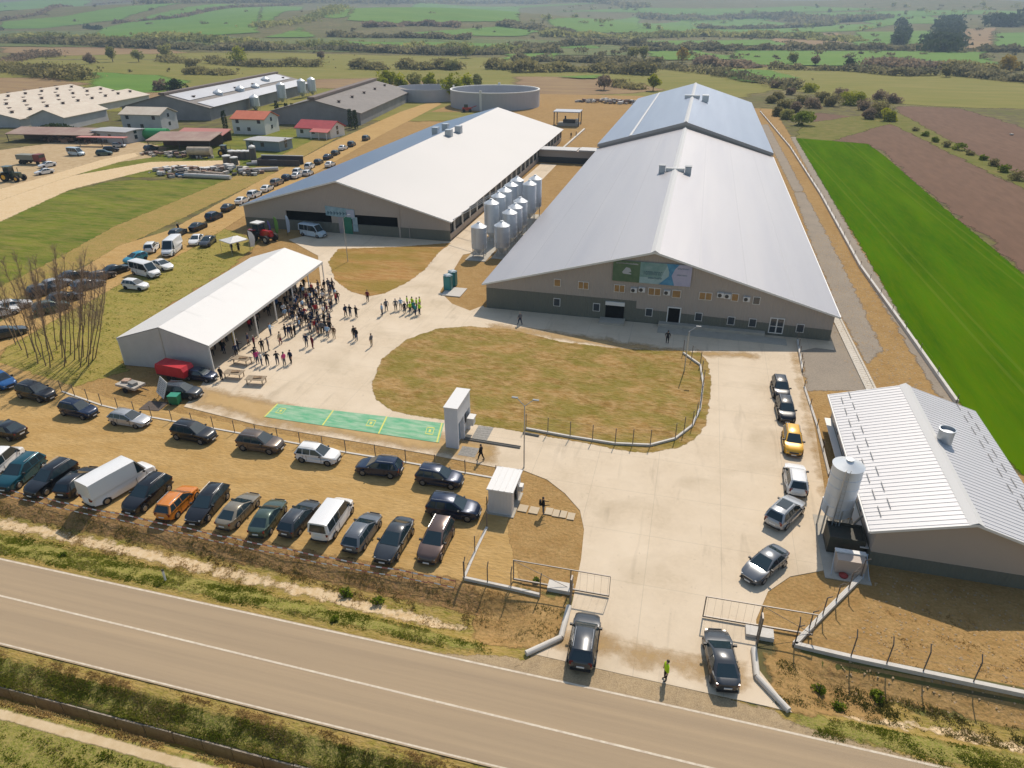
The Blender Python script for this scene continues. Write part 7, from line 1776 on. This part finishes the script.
H([(900, 25), (903, 35), (898, 45)], 24, 22, 3500, 'dark', 'narrow dark conifer strip between green slopes', 3.0, 'conifer_wood')
H([(950, 22), (946, 38), (940, 53)], 26, 46, 9000, 'dark', 'square dark conifer plantation on the slope', 3.4, 'conifer_wood')
H([(1000, 27), (1024, 22), (1060, 16)], 36, 70, 6000, 'dark', 'dark wooded knoll at the picture edge', 4.5, 'conifer_wood')
H([(112, 24), (180, 18), (230, 8), (300, 4)], 14, 26, 4500, 'brown', 'brown hedge climbing the left green slope', 2.6)
H([(-20, 24), (40, 15), (95, 5), (140, 1)], 14, 20, 3500, 'brown', 'upper brown hedge on the left green slope', 2.6)
H([(365, 27), (420, 25), (460, 27)], 14, 30, 4200, 'brown', 'brown wood on the green slope', 2.6)
H([(256, 28), (300, 22), (330, 14), (350, 8)], 16, 60, 5000, 'farbud', 'budding wood between the green slopes', 3.0)
H([(330, 36), (370, 38), (420, 38), (470, 40)], 14, 30, 4000, 'far', 'scrub belt below the brown wood', 2.4)
H([(500, 26), (540, 30), (570, 34)], 18, 50, 3500, 'far', 'dark wooded gully', 3.2)
H([(140, 4), (256, 2), (380, 3), (512, 2), (640, 8)], 22, 120, 8000, 'far', 'wooded ridge top far away', 6.0)
H([(640, 18), (768, 16), (850, 22), (880, 18)], 20, 120, 7000, 'far', 'faint wooded ridge on the far hills', 6.0)
H([(85, 28), (95, 29), (100, 30)], 9, 10, 500, 'dark', 'small dark copse on the left slope', 2.0)
def shrubs(poly, n, rmax, lm, label, seed):
    """countless far shrubs dotted over the slopes, one object"""
    rs = np.random.RandomState(seed); Q = np.array(poly, float); out = []
    while len(out) < n:
        px, py = rs.uniform(Q[:, 0].min(), Q[:, 0].max()), rs.uniform(Q[:, 1].min(), Q[:, 1].max())
        if poly_sd(Q, np.array([px]), np.array([py]))[0] < 0: continue
        out.append(G(px, py))
    Vs = []; Fs = []; Ts = []; k0 = 0
    for p in out:
        r = rmax * rs.uniform(.35, 1.0); m = 46
        C, tn = clump(p.x, p.y, p.z + r * .5, r * rs.uniform(.8, 2.6), r, r * rs.uniform(.5, .9), m, 4, rs); C[:, 2] = np.maximum(C[:, 2], p.z)
        V, F, t = leaves(C, r * .28, np.clip(tn * .6 + rs.uniform(0, .4), 0, 1), rs=rs); Vs.append(V); Fs.append(F + k0); Ts.append(t); k0 += len(V)
    npmesh('distant_shrubs', np.concatenate(Vs), np.concatenate(Fs), LM[lm], vcol=np.concatenate(Ts), kind='stuff', label=label, cat='shrubs')
shrubs([(0, 30), (90, 32), (260, 42), (520, 40), (520, 56), (260, 52), (0, 46)], 70, 4.0, 'farbud', 'budding shrubs dotted over the valley floor', 21)
shrubs([(520, 34), (1024, 34), (1024, 60), (520, 60)], 130, 5, 'far', 'brown shrubs dotted round the distant green strips', 22)
shrubs([(0, 3), (1024, 3), (1024, 32), (0, 34)], 60, 7, 'far', 'shrubs and thickets dotted over the hillsides', 23)
shrubs([(520, 6), (1024, 6), (1024, 30), (520, 34)], 90, 11, 'farbud', 'pale budding thickets on the hillside beyond the conifers', 24)
shrubs([(0, 52), (330, 55), (600, 60), (600, 74), (330, 74), (0, 74)], 40, 2.6, 'olive', 'low shrubs dotted over the pasture', 25)
# ---------- near ground cover
def scatter(name, poly, n, lm, size, hmax, label, dens=None, thr=.0, seed=1, stretch=(1, 1)):
    rs = np.random.RandomState(seed); P = np.array(poly)
    x = rs.uniform(P[:, 0].min(), P[:, 0].max(), n * 3); y = rs.uniform(P[:, 1].min(), P[:, 1].max(), n * 3)
    f = np.sin(x * .9 + 2 * np.sin(y * 1.1)) * np.sin(y * 1.7 + 1.5 * np.sin(x * .37)) + .6 * np.sin(x * 2.7 + y * 3.1) * np.sin(x * 1.9 - y * 2.3) + rs.normal(size=n * 3) * .35
    k = (poly_sd(P, x, y) > 0) & (f > thr); x, y, f = x[k][:n], y[k][:n], f[k][:n]; n = len(x)
    # tufts: several blades per centre
    m = 5
    cx = np.repeat(x, m) + rs.normal(size=n * m) * size * .6; cy = np.repeat(y, m) + rs.normal(size=n * m) * size * .6
    h = np.repeat(np.clip(.35 + .4 * f, .2, 1), m) * hmax * rs.uniform(.5, 1, n * m)
    a = rs.uniform(0, 6.28, n * m); wx, wy = np.cos(a) * size * .35, np.sin(a) * size * .35; lx, ly = rs.normal(size=n * m) * h * .45, rs.normal(size=n * m) * h * .45
    z = hz(cx, cy) + .02
    V = np.stack([np.stack([cx - wx, cy - wy, z], 1), np.stack([cx + wx, cy + wy, z], 1), np.stack([cx + lx, cy + ly, z + h], 1)], 1).reshape(-1, 3)
    F = np.arange(3 * n * m).reshape(-1, 3); t = np.repeat(np.clip(np.repeat(.5 + .3 * np.sin(x * .7 + y), m) + rs.uniform(-.35, .35, n * m), 0, 1), 3)
    npmesh(name, V, F, LM[lm], vcol=t, kind='stuff', label=label, cat='grass')
scatter('grass', [(-62, 29.7), (-9.0, 29.9), (-9.5, 31.2), (-14, 31.5), (-30, 32.2), (-62, 32.8)], 9000, 'grass', .10, .18, 'green verge grass between the road and the pale bank', thr=-.3)
scatter('scrub', [(-62, 34.0), (-30, 33.7), (-18, 33.0), (-9, 31.8), (-5.2, 31.6), (-5.2, 35.2), (-12, 34.9), (-30, 35.0), (-62, 35.2)], 2200, 'scrub', .10, .18, 'dark tangled scrub on the bank below the parked row', thr=-.1, seed=2)
scatter('dry_grass', [(-62, 33.0), (-8, 31.6), (-8, 35.6), (-62, 36.2)], 5000, 'dry', .09, .14, 'dry straw coloured grass on the bank below the parked row', thr=.2, seed=3)
scatter('grass', [(10.5, 29.2), (15, 28.7), (34, 27.9), (34, 30.6), (22, 31.0), (12, 31.0)], 4500, 'grass', .10, .18, 'green verge grass right of the entrance', thr=-.2, seed=4)
scatter('scrub', [(8.6, 30.8), (16, 31.6), (34, 31.4), (34, 33.2), (20, 33.6), (9, 34.4)], 2600, 'scrub', .11, .24, 'dark scrub in the ditch right of the entrance', thr=-.15, seed=5)
scatter('scrub', [(-62, 20.5), (26, 20.6), (26, 21.9), (-62, 21.9)], 6000, 'scrub', .11, .25, 'dark green growth along the roadside drain', thr=-.5, seed=6)
scatter('grass', [(-62, 20.42), (26, 20.42), (26, 21.9), (-62, 21.9)], 16000, 'grass', .10, .24, 'green growth along the roadside drain', thr=-.8, seed=16)
scatter('dry_grass', [(-62, 21.3), (26, 21.3), (26, 22.5), (-62, 22.5)], 7000, 'dry', .09, .14, 'dry grass between the road edge and the drain', thr=.1, seed=7)
scatter('grass', [(-60, 14), (20, 14), (20, 18.2), (-60, 18.2)], 12000, 'grass', .13, .25, 'long grass below the footpath', thr=-.5, seed=8)
scatter('dry_grass', [(-60, 19.15), (20, 19.15), (20, 19.85), (-60, 19.85)], 3000, 'dry', .13, .25, 'dry grass strip between footpath and drain', thr=-.2, seed=9)
IP = [tuple(p) for p in ISL]
scatter('dry_grass', IP, 9000, 'dry', .10, .09, 'sparse dry grass on the dirt island', thr=.3, seed=10)
scatter('grass', IP, 4200, 'grass', .10, .10, 'thin green grass patches on the dirt island', thr=.75, seed=11)
scatter('grass', W([(2, 345), (60, 312), (120, 270), (215, 225), (240, 240), (225, 268), (124, 335), (126, 372), (60, 388), (0, 362)]), 7000, 'grass', .14, .12, 'patchy grass on the lot beside the marquee', thr=.35, seed=12)
scatter('dry_grass', [(13, 34.5), (34, 33.6), (34, 41), (17, 42)], 1500, 'dry', .10, .09, 'sparse dry stalks on the bare lot before the small hall', thr=.7, seed=13)
for i, (px, py, r) in enumerate(((335, 620, .3), (62, 553, .3), (378, 596, .55), (345, 588, .6), (880, 691, .55), (820, 685, .5), (840, 700, .5), (536, 582, .3))):
    q = G(px, py); tree(q.x, q.y, r * 1.6, r, 'green', 'small leafy weed clump, %s along the road verges' % on[i], n=260, leaf=.09, name='bush', trunk=False, squash=.8)
# loose stones
def stones(name, poly, n, s0, s1, m, label, seed):
    rs = np.random.RandomState(seed); P = np.array(poly); x = rs.uniform(P[:, 0].min(), P[:, 0].max(), n * 4); y = rs.uniform(P[:, 1].min(), P[:, 1].max(), n * 4)
    k = poly_sd(P, x, y) > 0; x, y = x[k][:n], y[k][:n]; n = len(x); s = rs.uniform(s0, s1, n); z = hz(x, y) + .05
    base = np.array([[1, 0, -.3], [-.5, .85, -.3], [-.5, -.85, -.3], [.1, .1, .6]])
    V = (base[None] * s[:, None, None] * rs.uniform(.6, 1.3, (n, 1, 3)) + np.stack([x, y, z], 1)[:, None]).reshape(-1, 3)
    f = np.array([[0, 1, 3], [1, 2, 3], [2, 0, 3]]); F = (f[None] + (np.arange(n) * 4)[:, None, None]).reshape(-1, 3)
    npmesh(name, V, F, m, kind='stuff', label=label, cat='stones')
m_st = mat('clod', [(.42, .30, .17), (.28, .20, .12)], .95, (1.5,))
stones('clods', [(-60, 36.5), (-9, 36.2), (-13, 49), (-44, 51), (-60, 52)], 1500, .02, .07, m_st, 'small loose stones on the gravel car park', 1)
stones('clods', IP, 1500, .03, .12, m_st, 'small clods on the dirt island', 2)
stones('clods', [(12, 33.5), (34, 33), (34, 44), (17, 44.5)], 900, .03, .12, m_st, 'small clods on the bare lot before the small hall', 3)
stones('clods', [(20, 62), (28, 62), (28, 140), (21, 140)], 1500, .05, .16, m_st, 'loose stones along the long side of the big hall', 4)
# ================================================================ AIR
hm = bpy.data.materials.new('haze'); hm.use_nodes = True; nt = hm.node_tree
for n_ in list(nt.nodes):
    if n_.type != 'OUTPUT_MATERIAL': nt.nodes.remove(n_)
pv = nt.nodes.new('ShaderNodeVolumePrincipled'); pv.inputs['Color'].default_value = (.58, .78, 1.0, 1); pv.inputs['Density'].default_value = HAZE; pv.inputs['Anisotropy'].default_value = .3
nt.links.new(pv.outputs[0], [n_ for n_ in nt.nodes if n_.type == 'OUTPUT_MATERIAL'][0].inputs['Volume'])
mb = MB(); mb.b2(-9500, 7500, -450, 9800, -4, 1000); mb.build('haze', hm, kind='stuff')
